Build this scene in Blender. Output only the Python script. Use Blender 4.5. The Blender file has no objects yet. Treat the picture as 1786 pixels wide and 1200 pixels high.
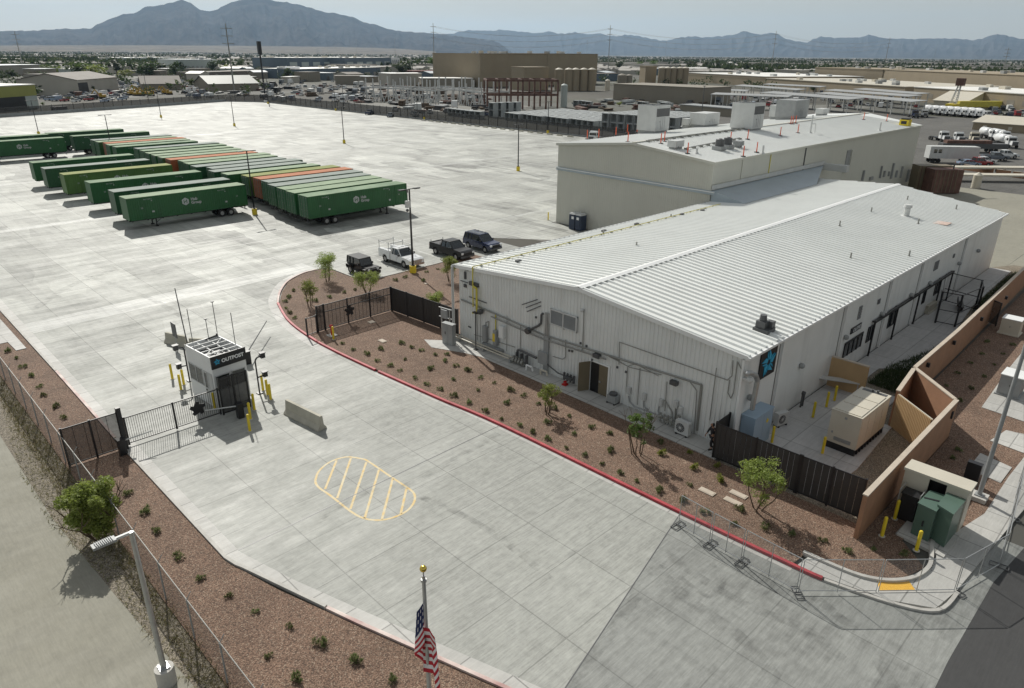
import bpy, bmesh, math, random
from mathutils import Vector, Matrix, noise as mnoise
from math import radians as rad, sin, cos, pi, hypot, atan2
C = bpy.context.scene
random.seed(7)
# ------------------------------------------------------------------ camera, sky, sun, exposure
CAMH = 22.0; FPX = 1225.371; PITCH = .39204615; ROLL = .00908178; YAW = .78981741
_f = Vector((cos(PITCH)*cos(YAW), cos(PITCH)*sin(YAW), -sin(PITCH)))
_r0 = Vector((sin(YAW), -cos(YAW), 0)); _u0 = _r0.cross(_f)
_r = _r0*cos(ROLL)+_u0*sin(ROLL); _u = -_r0*sin(ROLL)+_u0*cos(ROLL)
cam = bpy.data.cameras.new('camera'); camo = bpy.data.objects.new('camera', cam); C.collection.objects.link(camo)
camo.matrix_world = Matrix(((_r.x,_u.x,-_f.x,0),(_r.y,_u.y,-_f.y,0),(_r.z,_u.z,-_f.z,CAMH),(0,0,0,1)))
cam.sensor_width = 36; cam.lens = FPX/1786*36; cam.clip_start = .5; cam.clip_end = 90000
C.camera = camo
SUN_EL = rad(38.5); SUN_AZ = rad(71.6)        # azimuth counter-clockwise from +X
w = bpy.data.worlds.new('World'); C.world = w; w.use_nodes = True
wn = w.node_tree; bg = wn.nodes['Background']
sky = wn.nodes.new('ShaderNodeTexSky'); sky.sky_type = 'NISHITA'; sky.sun_disc = False
sky.sun_elevation = SUN_EL; sky.sun_rotation = rad(90)-SUN_AZ
sky.air_density = 1.0; sky.dust_density = 2.2; sky.ozone_density = 1.0; sky.altitude = 600
# thin high cloud: a pale veil mixed over the sky by a stretched noise
tc = wn.nodes.new('ShaderNodeTexCoord'); mp = wn.nodes.new('ShaderNodeMapping'); mp.inputs['Scale'].default_value = (1.2, 1.2, 7)
nz = wn.nodes.new('ShaderNodeTexNoise'); nz.inputs['Scale'].default_value = 2.6; nz.inputs['Detail'].default_value = 6; nz.inputs['Roughness'].default_value = .6
rp = wn.nodes.new('ShaderNodeValToRGB'); rp.color_ramp.elements[0].position = .3; rp.color_ramp.elements[1].position = .75
rp.color_ramp.elements[0].color = (.68,.68,.68,1); rp.color_ramp.elements[1].color = (.95,.95,.95,1)
mx = wn.nodes.new('ShaderNodeMix'); mx.data_type = 'RGBA'; mx.inputs[7].default_value = (6.9, 6.5, 5.3, 1)
wn.links.new(tc.outputs['Generated'], mp.inputs['Vector']); wn.links.new(mp.outputs[0], nz.inputs['Vector'])
wn.links.new(nz.outputs['Fac'], rp.inputs[0])
sx = wn.nodes.new('ShaderNodeSeparateXYZ'); wn.links.new(tc.outputs['Generated'], sx.inputs[0])
mr = wn.nodes.new('ShaderNodeMapRange'); mr.inputs[1].default_value = .05; mr.inputs[2].default_value = .6; mr.inputs[3].default_value = 1; mr.inputs[4].default_value = .5; wn.links.new(sx.outputs[2], mr.inputs[0])
mm = wn.nodes.new('ShaderNodeMath'); mm.operation = 'MULTIPLY'; wn.links.new(rp.outputs[0], mm.inputs[0]); wn.links.new(mr.outputs[0], mm.inputs[1]); wn.links.new(mm.outputs[0], mx.inputs[0])
wn.links.new(sky.outputs[0], mx.inputs[6]); wn.links.new(mx.outputs[2], bg.inputs['Color'])
bg.inputs['Strength'].default_value = .084
sl = bpy.data.lights.new('sun', 'SUN'); sl.energy = 4.3; sl.angle = rad(.6); sl.color = (1, .97, .9)
so = bpy.data.objects.new('sun', sl); C.collection.objects.link(so)
sd = Vector((cos(SUN_EL)*cos(SUN_AZ), cos(SUN_EL)*sin(SUN_AZ), sin(SUN_EL)))
so.rotation_euler = sd.to_track_quat('Z', 'Y').to_euler(); so.location = (0, 0, 60)
C.view_settings.view_transform = 'Standard'; C.view_settings.look = 'None'
C.view_settings.exposure = 0.06; C.view_settings.gamma = 1
C.cycles.max_bounces = 6; C.cycles.transparent_max_bounces = 24; C.cycles.volume_bounces = 0

# ------------------------------------------------------------------ survey helpers: a sight line to a plane
def ray(px, py): return (_r*((px-893)/FPX) - _u*((py-600)/FPX) + _f)
def P(px, py, z=0.0):
    d = ray(px, py); t = (z-CAMH)/d.z
    return Vector((d.x*t, d.y*t, z))
def PX(px, py, x): d = ray(px, py); t = x/d.x; return Vector((x, d.y*t, CAMH+d.z*t))
def PY(px, py, y): d = ray(px, py); t = y/d.y; return Vector((d.x*t, y, CAMH+d.z*t))
def HT(bx, by, ty_x, ty_y):
    b = P(bx, by); d = ray(ty_x, ty_y); return CAMH + d.z*hypot(b.x, b.y)/hypot(d.x, d.y)
def PD(px, D, py=None):      # a point at ground distance D on the bearing of px
    d = ray(px, 100 if py is None else py); k = D/hypot(d.x, d.y)
    return Vector((d.x*k, d.y*k, CAMH+d.z*k))

# ------------------------------------------------------------------ mesh helpers
class MB:
    def __init__(s): s.v = []; s.f = []; s.m = []; s.k = 0; s.sm = []; s.smooth = False
    def add(s, vs, fs, k=None):
        n = len(s.v); s.v += [tuple(a) for a in vs]
        for f in fs: s.f.append([i+n for i in f]); s.m.append(s.k if k is None else k); s.sm.append(s.smooth)
        return s
    def box(s, c, d, rz=0, rx=0, ry=0, k=None, taper=1, tapery=None):
        hx, hy, hz = d[0]/2, d[1]/2, d[2]/2; ty = taper if tapery is None else tapery
        vs = [(-hx,-hy,-hz),(hx,-hy,-hz),(hx,hy,-hz),(-hx,hy,-hz),(-hx*taper,-hy*ty,hz),(hx*taper,-hy*ty,hz),(hx*taper,hy*ty,hz),(-hx*taper,hy*ty,hz)]
        R = Matrix.Rotation(rz,3,'Z') @ Matrix.Rotation(ry,3,'Y') @ Matrix.Rotation(rx,3,'X'); c = Vector(c)
        return s.add([R @ Vector(v)+c for v in vs], [(0,3,2,1),(4,5,6,7),(0,1,5,4),(1,2,6,5),(2,3,7,6),(3,0,4,7)], k)
    def b2(s, a, b, k=None):   # box from corner to corner
        return s.box(((a[0]+b[0])/2,(a[1]+b[1])/2,(a[2]+b[2])/2), (abs(b[0]-a[0]),abs(b[1]-a[1]),abs(b[2]-a[2])), k=k)
    def cyl(s, p, q, r0, r1=None, n=10, k=None, cap=True):
        p = Vector(p); q = Vector(q); r1 = r0 if r1 is None else r1
        d = (q-p).normalized() if (q-p).length > 1e-6 else Vector((0,0,1)); a = d.orthogonal().normalized(); b = d.cross(a)
        vs = [p+(a*cos(2*pi*i/n)+b*sin(2*pi*i/n))*r0 for i in range(n)]+[q+(a*cos(2*pi*i/n)+b*sin(2*pi*i/n))*r1 for i in range(n)]
        fs = [(i,(i+1)%n,n+(i+1)%n,n+i) for i in range(n)]
        if cap: fs += [tuple(range(n-1,-1,-1)), tuple(range(n,2*n))]
        return s.add(vs, fs, k)
    def tube(s, pts, r, n=6, k=None):
        for a, b in zip(pts[:-1], pts[1:]): s.cyl(a, b, r, r, n, k)
        return s
    def beam(s, p, q, wd, h, k=None):   # rectangular bar between two points
        p = Vector(p); q = Vector(q); d = (q-p).normalized()
        a = Vector((-d.y, d.x, 0)); a = a.normalized() if a.length > .01 else Vector((1,0,0)); b = d.cross(a)
        vs = [c+a*(i*wd/2)+b*(j*h/2) for c in (p,q) for i,j in ((-1,-1),(1,-1),(1,1),(-1,1))]
        return s.add(vs, [(0,1,5,4),(1,2,6,5),(2,3,7,6),(3,0,4,7),(0,3,2,1),(4,5,6,7)], k)
    def prism(s, poly, z0, z1, k=None):
        n = len(poly); vs = [(a[0],a[1],z0) for a in poly]+[(a[0],a[1],z1) for a in poly]
        return s.add(vs, [tuple(range(n-1,-1,-1)), tuple(range(n,2*n))]+[(i,(i+1)%n,n+(i+1)%n,n+i) for i in range(n)], k)
    def sheet(s, poly, z, k=None): return s.add([(a[0],a[1],z) for a in poly], [tuple(range(len(poly)))], k)
    def quad(s, *p, k=None): return s.add(p, [tuple(range(len(p)))], k)
    def ext(s, prof, y0, y1, k=None):    # profile in xz extruded along y
        n = len(prof); vs = [(a[0],y0,a[1]) for a in prof]+[(a[0],y1,a[1]) for a in prof]
        return s.add(vs, [tuple(range(n)), tuple(range(2*n-1,n-1,-1))]+[(i,n+i,n+(i+1)%n,(i+1)%n) for i in range(n)], k)
    def lathe(s, prof, c=(0,0,0), n=16, k=None):   # (r,z) pairs
        vs = []; fs = []
        for r, z in prof: vs += [(c[0]+r*cos(2*pi*i/n), c[1]+r*sin(2*pi*i/n), c[2]+z) for i in range(n)]
        for j in range(len(prof)-1): fs += [(j*n+i, j*n+(i+1)%n, (j+1)*n+(i+1)%n, (j+1)*n+i) for i in range(n)]
        return s.add(vs, fs, k)
    def ball(s, c, r, n=10, k=None, sz=1):
        return s.lathe([(r*sin(pi*j/n) if 0 < j < n else 1e-4, -r*sz*cos(pi*j/n)) for j in range(n+1)], c, n+4, k)
    def text(s, t, size, o, u, v, depth=.006, k=None, bold=0, align='LEFT'):
        cu = bpy.data.curves.new('lettering', 'FONT'); cu.body = t; cu.size = size; cu.extrude = depth; cu.offset = bold; cu.align_x = align
        ob = bpy.data.objects.new('lettering', cu); C.collection.objects.link(ob)
        me = bpy.data.meshes.new_from_object(ob.evaluated_get(bpy.context.evaluated_depsgraph_get()))
        o = Vector(o); u = Vector(u).normalized(); v = Vector(v).normalized(); nn = u.cross(v)
        s.add([o+u*q.co.x+v*q.co.y+nn*q.co.z for q in me.vertices], [tuple(p_.vertices) for p_ in me.polygons], k)
        bpy.data.objects.remove(ob); bpy.data.curves.remove(cu); bpy.data.meshes.remove(me); return s
    def build(s, name, mats, parent=None, org=(0,0,0), label=None):
        me = bpy.data.meshes.new(name); o3 = Vector(org)
        me.from_pydata([Vector(v)-o3 for v in s.v], [], s.f)
        mats = mats if isinstance(mats, (list, tuple)) else [mats]
        for m in mats: me.materials.append(m)
        me.polygons.foreach_set('material_index', s.m); me.polygons.foreach_set('use_smooth', s.sm); me.update()
        o = bpy.data.objects.new(name, me); C.collection.objects.link(o)
        if parent is not None: o.parent = parent
        else: o.location = o3
        if label: o['label'] = label
        return o
def tag(o, label, cat, group=None, kind=None):
    if label: o['label'] = label
    if cat: o['category'] = cat
    if group: o['group'] = group
    if kind: o['kind'] = kind
    return o
def thing(name, label, cat, loc=(0,0,0), rz=0, group=None):
    o = bpy.data.objects.new(name, None); C.collection.objects.link(o); o.empty_display_size = .3
    o.location = loc; o.rotation_euler = (0,0,rz); return tag(o, label, cat, group)
def struct(name, mb, m, label=None, kind='structure'):
    o = mb.build(name, m); o['kind'] = kind
    if label: o['label'] = label
    return o
def dup(o, loc=None, rz=None, sc=None, label=None, group=None, mats=None, parent=None):
    c = o.copy(); C.collection.objects.link(c); c.parent = parent
    if loc is not None: c.location = loc
    if rz is not None: c.rotation_euler = (0,0,rz)
    if sc is not None: c.scale = (sc,sc,sc) if isinstance(sc,(int,float)) else sc
    if label: c['label'] = label
    if group: c['group'] = group
    if mats and o.type == 'MESH' and any(m and m.name in mats for m in o.data.materials):
        c.data = remat(o.data, mats)
    for ch in list(o.children): dup(ch, parent=c, mats=mats)
    return c
_rm = {}
def remat(me, mats):
    key = (me.name, tuple(sorted((a, b.name) for a, b in mats.items())))
    if key not in _rm:
        m2 = me.copy()
        for i, m in enumerate(m2.materials):
            if m and m.name in mats: m2.materials[i] = mats[m.name]
        _rm[key] = m2
    return _rm[key]

# ------------------------------------------------------------------ materials
def nodes(name):
    m = bpy.data.materials.new(name); m.use_nodes = True; nt = m.node_tree
    return m, nt, nt.nodes['Principled BSDF']
def N(nt, t, **kw):
    n = nt.nodes.new('ShaderNode'+t)
    for k_, v_ in kw.items():
        if k_.startswith('i_'): n.inputs[k_[2:].replace('_',' ')].default_value = v_
        else: setattr(n, k_, v_)
    return n
def L(nt, a, b): nt.links.new(a, b)
def math_(nt, op, a, b=None, c=None):
    n = N(nt, 'Math', operation=op)
    for i, x in enumerate((a, b, c)):
        if x is None: continue
        if isinstance(x, (int, float)): n.inputs[i].default_value = x
        else: L(nt, x, n.inputs[i])
    return n.outputs[0]
def mixc(nt, f, a, b, blend='MIX'):
    n = N(nt, 'Mix', data_type='RGBA', blend_type=blend)
    for i, x in ((0, f), (6, a), (7, b)):
        if isinstance(x, (int, float)): n.inputs[i].default_value = x
        elif isinstance(x, (tuple, list)): n.inputs[i].default_value = (*x[:3], 1)
        else: L(nt, x, n.inputs[i])
    return n.outputs[2]
def noise(nt, vec, scale, detail=3, rough=.55, sc=None):
    if sc: mpn = N(nt, 'Mapping'); mpn.inputs['Scale'].default_value = sc; L(nt, vec, mpn.inputs[0]); vec = mpn.outputs[0]
    n = N(nt, 'TexNoise'); n.inputs['Scale'].default_value = scale; n.inputs['Detail'].default_value = detail; n.inputs['Roughness'].default_value = rough
    L(nt, vec, n.inputs['Vector']); return n.outputs['Fac']
def ramp(nt, f, a, b, lo=0., hi=1.):
    n = N(nt, 'MapRange'); n.inputs[1].default_value = a; n.inputs[2].default_value = b; n.inputs[3].default_value = lo; n.inputs[4].default_value = hi
    L(nt, f, n.inputs[0]); return n.outputs[0]
def mat(name, col, rough=.6, var=.12, scale=1.2, metal=0, bump=0, bscale=30, spec=.5, alt=None, grime=0, rnd=0, gsc=(1,1,.25), coat=0):
    m, nt, b = nodes(name); g = N(nt, 'NewGeometry').outputs['Position']
    f = noise(nt, g, scale, 4)
    c0 = tuple(x*(1-var) for x in col); c1 = tuple(min(1,x*(1+var)) for x in (alt or col))
    c = mixc(nt, ramp(nt, f, .3, .7), c0, c1)
    if grime:
        f2 = noise(nt, g, 1.1, 5, .65, gsc); c = mixc(nt, ramp(nt, f2, .5, .78, 0, grime), c, tuple(x*.45+.01 for x in col))
    if rnd:
        oi = N(nt, 'ObjectInfo').outputs['Random']; hs = N(nt, 'HueSaturation'); L(nt, c, hs.inputs['Color'])
        L(nt, ramp(nt, oi, 0, 1, 1-rnd, 1+rnd), hs.inputs['Value']); c = hs.outputs[0]
    L(nt, c, b.inputs['Base Color']); b.inputs['Roughness'].default_value = rough; b.inputs['Metallic'].default_value = metal
    b.inputs['Specular IOR Level'].default_value = spec
    if coat: b.inputs['Coat Weight'].default_value = coat; b.inputs['Coat Roughness'].default_value = .08
    if bump:
        bp = N(nt, 'Bump'); bp.inputs['Strength'].default_value = bump; bp.inputs['Distance'].default_value = .02
        L(nt, noise(nt, g, bscale, 3), bp.inputs['Height']); L(nt, bp.outputs[0], b.inputs['Normal'])
    return m
def concrete(name, base, sx=4.4, sy=3.2, ox=0., oy=0., joint=.5, patch=.16, streak=.2, dirn='x', rough=.55, warm=(1,1,1), stain=0., fine=.1, soff=0, pdir=None, p2=0):
    """poured slabs: joints, slab-to-slab tone, brushed streaks, tyre marks"""
    m, nt, b = nodes(name); g = N(nt, 'NewGeometry').outputs['Position']
    mpn = N(nt, 'Mapping'); mpn.inputs['Location'].default_value = (ox, oy, 0); L(nt, g, mpn.inputs[0]); v = mpn.outputs[0]
    br = N(nt, 'TexBrick'); br.offset = soff; br.inputs['Scale'].default_value = 1; br.inputs['Brick Width'].default_value = sx; br.inputs['Row Height'].default_value = sy
    br.inputs['Mortar Size'].default_value = .034; br.inputs['Mortar Smooth'].default_value = .3; br.inputs['Color1'].default_value = (0,0,0,1); br.inputs['Color2'].default_value = (1,1,1,1); br.inputs['Mortar'].default_value = (.5,.5,.5,1)
    L(nt, v, br.inputs['Vector'])
    sl_ = ramp(nt, br.outputs['Color'], 0, 1, -patch*.55, patch*.55)
    vo = N(nt, 'TexVoronoi', distance='CHEBYCHEV'); vo.inputs['Scale'].default_value = 1; vo.inputs['Randomness'].default_value = .9
    m2 = N(nt, 'Mapping'); m2.inputs['Scale'].default_value = (.1,.28,1) if (pdir or dirn) == 'x' else (.3,.09,1); L(nt, g, m2.inputs[0]); L(nt, m2.outputs[0], vo.inputs['Vector'])
    sp = N(nt, 'SeparateColor'); L(nt, vo.outputs['Color'], sp.inputs[0])
    big = noise(nt, g, .035, 4, .6); msk = ramp(nt, big, .42, .6)
    pt = math_(nt, 'MULTIPLY', ramp(nt, sp.outputs[0], 0, 1, -patch, patch), msk)
    if p2:      # narrow pour strips of differing tone
        v2 = N(nt, 'TexVoronoi', distance='CHEBYCHEV'); v2.inputs['Scale'].default_value = 1; m3 = N(nt, 'Mapping'); m3.inputs['Scale'].default_value = (.75,.13,1); L(nt, g, m3.inputs[0]); L(nt, m3.outputs[0], v2.inputs['Vector'])
        s2 = N(nt, 'SeparateColor'); L(nt, v2.outputs['Color'], s2.inputs[0]); mk = ramp(nt, noise(nt, g, .05, 3, .6), .48, .6)
        pt = math_(nt, 'ADD', pt, math_(nt, 'MULTIPLY', ramp(nt, s2.outputs[0], 0, 1, -p2, p2), mk))
    st = ramp(nt, noise(nt, g, 1, 5, .65, (.3,3.6,1) if dirn == 'x' else (3.6,.3,1)), .38, .62, -streak/2, streak/2)
    st2 = ramp(nt, noise(nt, g, 1, 4, .6, (1.8,.16,1) if dirn == 'x' else (.16,1.8,1)), .48, .62, .0, -streak*.4)
    fn = math_(nt, 'ADD', ramp(nt, noise(nt, g, 2.3, 6, .75), .3, .7, -fine*.6, fine*.6), ramp(nt, noise(nt, g, 1, 4, .7, (1.2,12,1) if dirn == 'x' else (12,1.2,1)), .35, .65, -fine*.6, fine*.6))
    bg_ = ramp(nt, noise(nt, g, .11, 3), .3, .7, -.09, .09)
    t = math_(nt, 'ADD', math_(nt, 'ADD', sl_, pt), math_(nt, 'ADD', math_(nt, 'ADD', st, st2), math_(nt, 'ADD', fn, bg_)))
    if stain:
        s1 = ramp(nt, noise(nt, g, .22, 5, .7), .5, .72, 0, -stain); t = math_(nt, 'ADD', t, s1)
    val = math_(nt, 'MULTIPLY', math_(nt, 'ADD', t, 1), math_(nt, 'SUBTRACT', 1, math_(nt, 'MULTIPLY', br.outputs['Fac'], joint)))
    cc = N(nt, 'CombineColor')
    for i in range(3): L(nt, math_(nt, 'MULTIPLY', val, base*warm[i]), cc.inputs[i])
    L(nt, cc.outputs[0], b.inputs['Base Color'])
    L(nt, ramp(nt, noise(nt, g, .5, 4, .7, (.3,1,1)), .3, .7, rough-.1, rough+.12), b.inputs['Roughness'])
    b.inputs['Specular IOR Level'].default_value = .35
    bp = N(nt, 'Bump'); bp.inputs['Strength'].default_value = .25; bp.inputs['Distance'].default_value = .01; L(nt, noise(nt, g, 14, 5, .75), bp.inputs['Height']); L(nt, bp.outputs[0], b.inputs['Normal'])
    return m
def gravel(name, c0, c1, c2, scale=14):
    m, nt, b = nodes(name); g = N(nt, 'NewGeometry').outputs['Position']
    vo = N(nt, 'TexVoronoi'); vo.inputs['Scale'].default_value = scale; L(nt, g, vo.inputs['Vector'])
    sp = N(nt, 'SeparateColor'); L(nt, vo.outputs['Color'], sp.inputs[0])
    c = mixc(nt, sp.outputs[0], c0, c1); c = mixc(nt, ramp(nt, sp.outputs[1], .75, .95), c, c2)
    vb = N(nt, 'TexVoronoi'); vb.inputs['Scale'].default_value = scale*.3; L(nt, g, vb.inputs['Vector'])
    s3 = N(nt, 'SeparateColor'); L(nt, vb.outputs['Color'], s3.inputs[0])
    c = mixc(nt, 1, c, ramp(nt, s3.outputs[0], 0, 1, .9, 1.08), 'MULTIPLY')
    c = mixc(nt, ramp(nt, vo.outputs['Distance'], .35, .75, 0, .75), c, tuple(x*.25 for x in c0))
    c = mixc(nt, 1, c, ramp(nt, noise(nt, g, .35, 4), .3, .7, .82, 1.16), 'MULTIPLY')
    L(nt, c, b.inputs['Base Color']); b.inputs['Roughness'].default_value = .9
    bp = N(nt, 'Bump'); bp.inputs['Strength'].default_value = .6; bp.inputs['Distance'].default_value = .04; bp.invert = True
    L(nt, vo.outputs['Distance'], bp.inputs['Height']); L(nt, bp.outputs[0], b.inputs['Normal'])
    return m
def mesh_mat(name, col, cover, pitch=.05, rough=.5, diag=True, metal=.3):
    """wire or perforated fabric: real holes between the strands"""
    m, nt, b = nodes(name); g = N(nt, 'NewGeometry').outputs['Position']
    sp = N(nt, 'SeparateXYZ'); L(nt, g, sp.inputs[0]); h = math_(nt, 'ADD', sp.outputs[0], sp.outputs[1])
    def line(x):
        fr = math_(nt, 'FRACT', math_(nt, 'DIVIDE', x, pitch)); return math_(nt, 'LESS_THAN', fr, 1-(1-cover)**.5)
    a, c = (math_(nt, 'ADD', h, sp.outputs[2]), math_(nt, 'SUBTRACT', h, sp.outputs[2])) if diag else (h, sp.outputs[2])
    L(nt, math_(nt, 'MAXIMUM', line(a), line(c)), b.inputs['Alpha'])
    b.inputs['Base Color'].default_value = (*col, 1); b.inputs['Roughness'].default_value = rough; b.inputs['Metallic'].default_value = metal
    return m
def veil(name, col, cover):
    """a mesh too fine to resolve: each point of the fabric is partly open"""
    m, nt, b = nodes(name); g = N(nt, 'NewGeometry').outputs['Position']
    L(nt, ramp(nt, noise(nt, g, 3.5, 3), .3, .7, cover*.97, min(1,cover*1.03)), b.inputs['Alpha']); b.inputs['Base Color'].default_value = (*col, 1); b.inputs['Roughness'].default_value = .6
    return m
def foliage(name, c0, c1, c2=None):
    m, nt, b = nodes(name); g = N(nt, 'NewGeometry'); oi = N(nt, 'ObjectInfo').outputs['Random']
    f = noise(nt, g.outputs['Position'], 1.7, 3); c = mixc(nt, ramp(nt, f, .3, .7), c0, c1)
    wn_ = N(nt, 'TexWhiteNoise'); L(nt, g.outputs['Random Per Island'], wn_.inputs['Vector'])
    if c2: c = mixc(nt, ramp(nt, wn_.outputs['Value'], .6, 1, 0, .8), c, c2)
    hs = N(nt, 'HueSaturation'); L(nt, c, hs.inputs['Color']); L(nt, ramp(nt, oi, 0, 1, .75, 1.3), hs.inputs['Value']); L(nt, ramp(nt, oi, 0, 1, .48, .515), hs.inputs['Hue'])
    L(nt, hs.outputs[0], b.inputs['Base Color']); b.inputs['Roughness'].default_value = .6
    tr = N(nt, 'BsdfTranslucent'); L(nt, hs.outputs[0], tr.inputs['Color']); ms = N(nt, 'MixShader'); ms.inputs[0].default_value = .45
    out = nt.nodes['Material Output']; L(nt, b.outputs[0], ms.inputs[1]); L(nt, tr.outputs[0], ms.inputs[2]); L(nt, ms.outputs[0], out.inputs['Surface'])
    return m

G = dict(
 yard=concrete('yard concrete', .36, 4.6, 4.6, 1.3, .7, joint=.45, patch=.3, streak=.26, dirn='x', rough=.64, warm=(.985,1,.92), fine=.2, pdir='y', p2=.22),
 drive=concrete('driveway concrete', .345, 4.35, 3.2, .35, 2.1, joint=.3, patch=.06, streak=.14, dirn='x', rough=.62, warm=(.985,1,.92), stain=.14, fine=.22),
 apron=concrete('apron concrete', .275, 4.35, 4.6, .35, .4, joint=.25, patch=.08, streak=.18, dirn='x', rough=.62, warm=(.975,1,.94), stain=.42, fine=.2),
 walk=concrete('pavement concrete', .46, 1.8, 1.8, .2, .3, joint=.45, patch=.08, streak=.08, rough=.65, warm=(1,.985,.93)),
 court=concrete('courtyard concrete', .46, 3, 3, .2, .3, joint=.35, patch=.1, streak=.1, rough=.65, warm=(1,.99,.97)),
 lot=concrete('old lot paving', .27, 60, 60, 3, 5, joint=0, patch=.03, streak=.05, dirn='y', rough=.8, warm=(1.04,1,.82), stain=.2, fine=.11),
 street=concrete('street asphalt', .062, 80, 80, 0, 3, joint=0, patch=.03, streak=.05, dirn='x', rough=.8, fine=.12),
 rear=concrete('rear yard asphalt', .115, 30, 30, 0, 3, joint=.1, patch=.15, streak=.2, rough=.85, warm=(1.03,1,.92), stain=.3, fine=.2),
 kerb=mat('kerb concrete', (.5,.485,.45), .8, .12, 2, bump=.3),
 redkerb=mat('red kerb paint', (.36,.03,.042), .6, .18, 1.5, alt=(.42,.05,.06), grime=.4),
 worn=mat('worn pale red kerb', (.52,.3,.28), .7, .2, .9, alt=(.62,.55,.5)),
 gravel=gravel('red gravel', (.18,.108,.073), (.275,.176,.122), (.35,.26,.19), 18),
 dirt=gravel('brown dirt', (.22,.19,.14), (.3,.26,.2), (.38,.33,.27), 16),
 white=mat('white paint', (.78,.79,.78), .45, .04, .4, grime=.12),
 wwall=mat('white wall panel', (.73,.745,.73), .5, .04, .6, grime=.28, gsc=(1,1,.12)),
 roofm=mat('white standing seam roof', (.77,.785,.76), .38, .03, .25, grime=.1, metal=.0),
 roofgrey=mat('grey membrane roof', (.6,.63,.65), .5, .05, .3, grime=.2),
 bluegrey=mat('blue grey flashing', (.4,.46,.5), .4, .06, .5, grime=.15),
 beige=mat('beige metal siding', (.58,.575,.51), .55, .03, .25, grime=.12, gsc=(1,1,.1)),
 tan=mat('tan painted wall', (.31,.255,.175), .7, .06, .1, grime=.15),
 tandark=mat('dark tan wall', (.25,.225,.18), .7, .06, .1, grime=.15),
 block=mat('tan block wall', (.33,.18,.105), .8, .1, 1.1, bump=.4, bscale=12, grime=.12),
 cap=mat('pale cap stone', (.5,.43,.35), .8, .08, 2),
 tangate=mat('tan ribbed steel', (.47,.32,.17), .55, .06, 1),
 steel=mat('galvanised steel', (.45,.46,.46), .4, .1, 3, metal=.6),
 grey=mat('grey paint', (.3,.31,.31), .5, .08, 1.5),
 dgrey=mat('dark grey metal', (.09,.092,.095), .5, .1, 2),
 lgrey=mat('light grey enamel', (.55,.56,.55), .5, .06, 1, grime=.2),
 black=mat('black paint', (.016,.016,.018), .42, .2, 2),
 slat=mat('black fence slats', (.035,.033,.032), .55, .15, 1),
 yellow=mat('yellow paint', (.72,.55,.03), .5, .1, 2, grime=.12),
 ypaint=mat('yellow road paint', (.74,.5,.16), .7, .1, 2.5, alt=(.6,.55,.4)),
 tactile=mat('yellow tactile plate', (.8,.45,.04), .7, .06, 8, bump=.5, bscale=25),
 pipe=mat('grey pipe', (.27,.27,.25), .5, .15, 1.2, metal=.2),
 ypipe=mat('yellow gas pipe', (.62,.54,.08), .55, .1, 1),
 glass=mat('dark glass', (.018,.024,.026), .06, .1, .3, spec=.9),
 tyre=mat('tyre rubber', (.018,.018,.018), .85, .2, 5),
 rim=mat('wheel rim', (.42,.42,.42), .3, .05, 3, metal=.8),
 chrome=mat('chrome', (.6,.6,.6), .15, .03, 3, metal=1),
 lamp=mat('headlight lens', (.7,.72,.72), .08, .02, 3, spec=.8),
 amber=mat('amber lens', (.7,.3,.06), .2, .02, 3), redl=mat('red lens', (.45,.02,.02), .2, .02, 3),
 brown=mat('brown double door', (.17,.14,.09), .55, .06, 1.5),
 wood=mat('bark', (.12,.085,.055), .9, .2, 4), rust=mat('rusty steel', (.1,.05,.038), .75, .2, .8, alt=(.15,.08,.06)),
 ctank=mat('blue grey cabinet paint', (.3,.4,.5), .4, .04, .5), green=mat('green transformer paint', (.085,.14,.11), .4, .05, .7, grime=.2),
 cream=mat('cream enamel', (.56,.52,.43), .5, .05, .6, grime=.1), sign=mat('black sign panel', (.012,.013,.015), .35, .05, 1),
 cyan=mat('blue emblem', (.03,.38,.62), .4, .03, 2), txt=mat('white lettering', (.82,.83,.83), .5, .02, 2),
 gold=mat('gold ball', (.75,.55,.12), .22, .03, 3, metal=1), orange=mat('orange plastic', (.75,.12,.045), .5, .05, 3),
 navy=mat('navy plastic', (.025,.04,.075), .45, .1, 2), jersey=mat('jersey barrier concrete', (.45,.43,.36), .85, .12, 1.5, bump=.4, grime=.3),
 chainl=veil('fine wire mesh', (.3,.31,.31), .2), screen=veil('perforated black screen', (.035,.034,.034), .8), screenl=veil('grey privacy mesh', (.045,.045,.045), .62), chaind=veil('dark chain link fabric', (.06,.06,.06), .4), cagem=veil('cage wire mesh', (.04,.04,.04), .12),
)
G['culvert'] = mat('precast concrete', (.33,.35,.35), .8, .14, .5, grime=.45)
G['leafy'] = foliage('yellow green leaves', (.19,.25,.05), (.28,.34,.08), (.36,.42,.14))
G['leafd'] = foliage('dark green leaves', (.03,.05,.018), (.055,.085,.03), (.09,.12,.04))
G['leafm'] = foliage('mid green leaves', (.06,.1,.02), (.11,.16,.035), (.17,.22,.06))
G['tuft'] = foliage('desert tuft', (.1,.125,.05), (.18,.21,.085), (.28,.28,.14))
G['tufty'] = foliage('yellow tuft', (.16,.19,.03), (.26,.28,.06), (.3,.3,.1))
G['dry'] = foliage('dry weeds', (.16,.14,.06), (.26,.22,.12), (.16,.18,.06))

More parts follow.
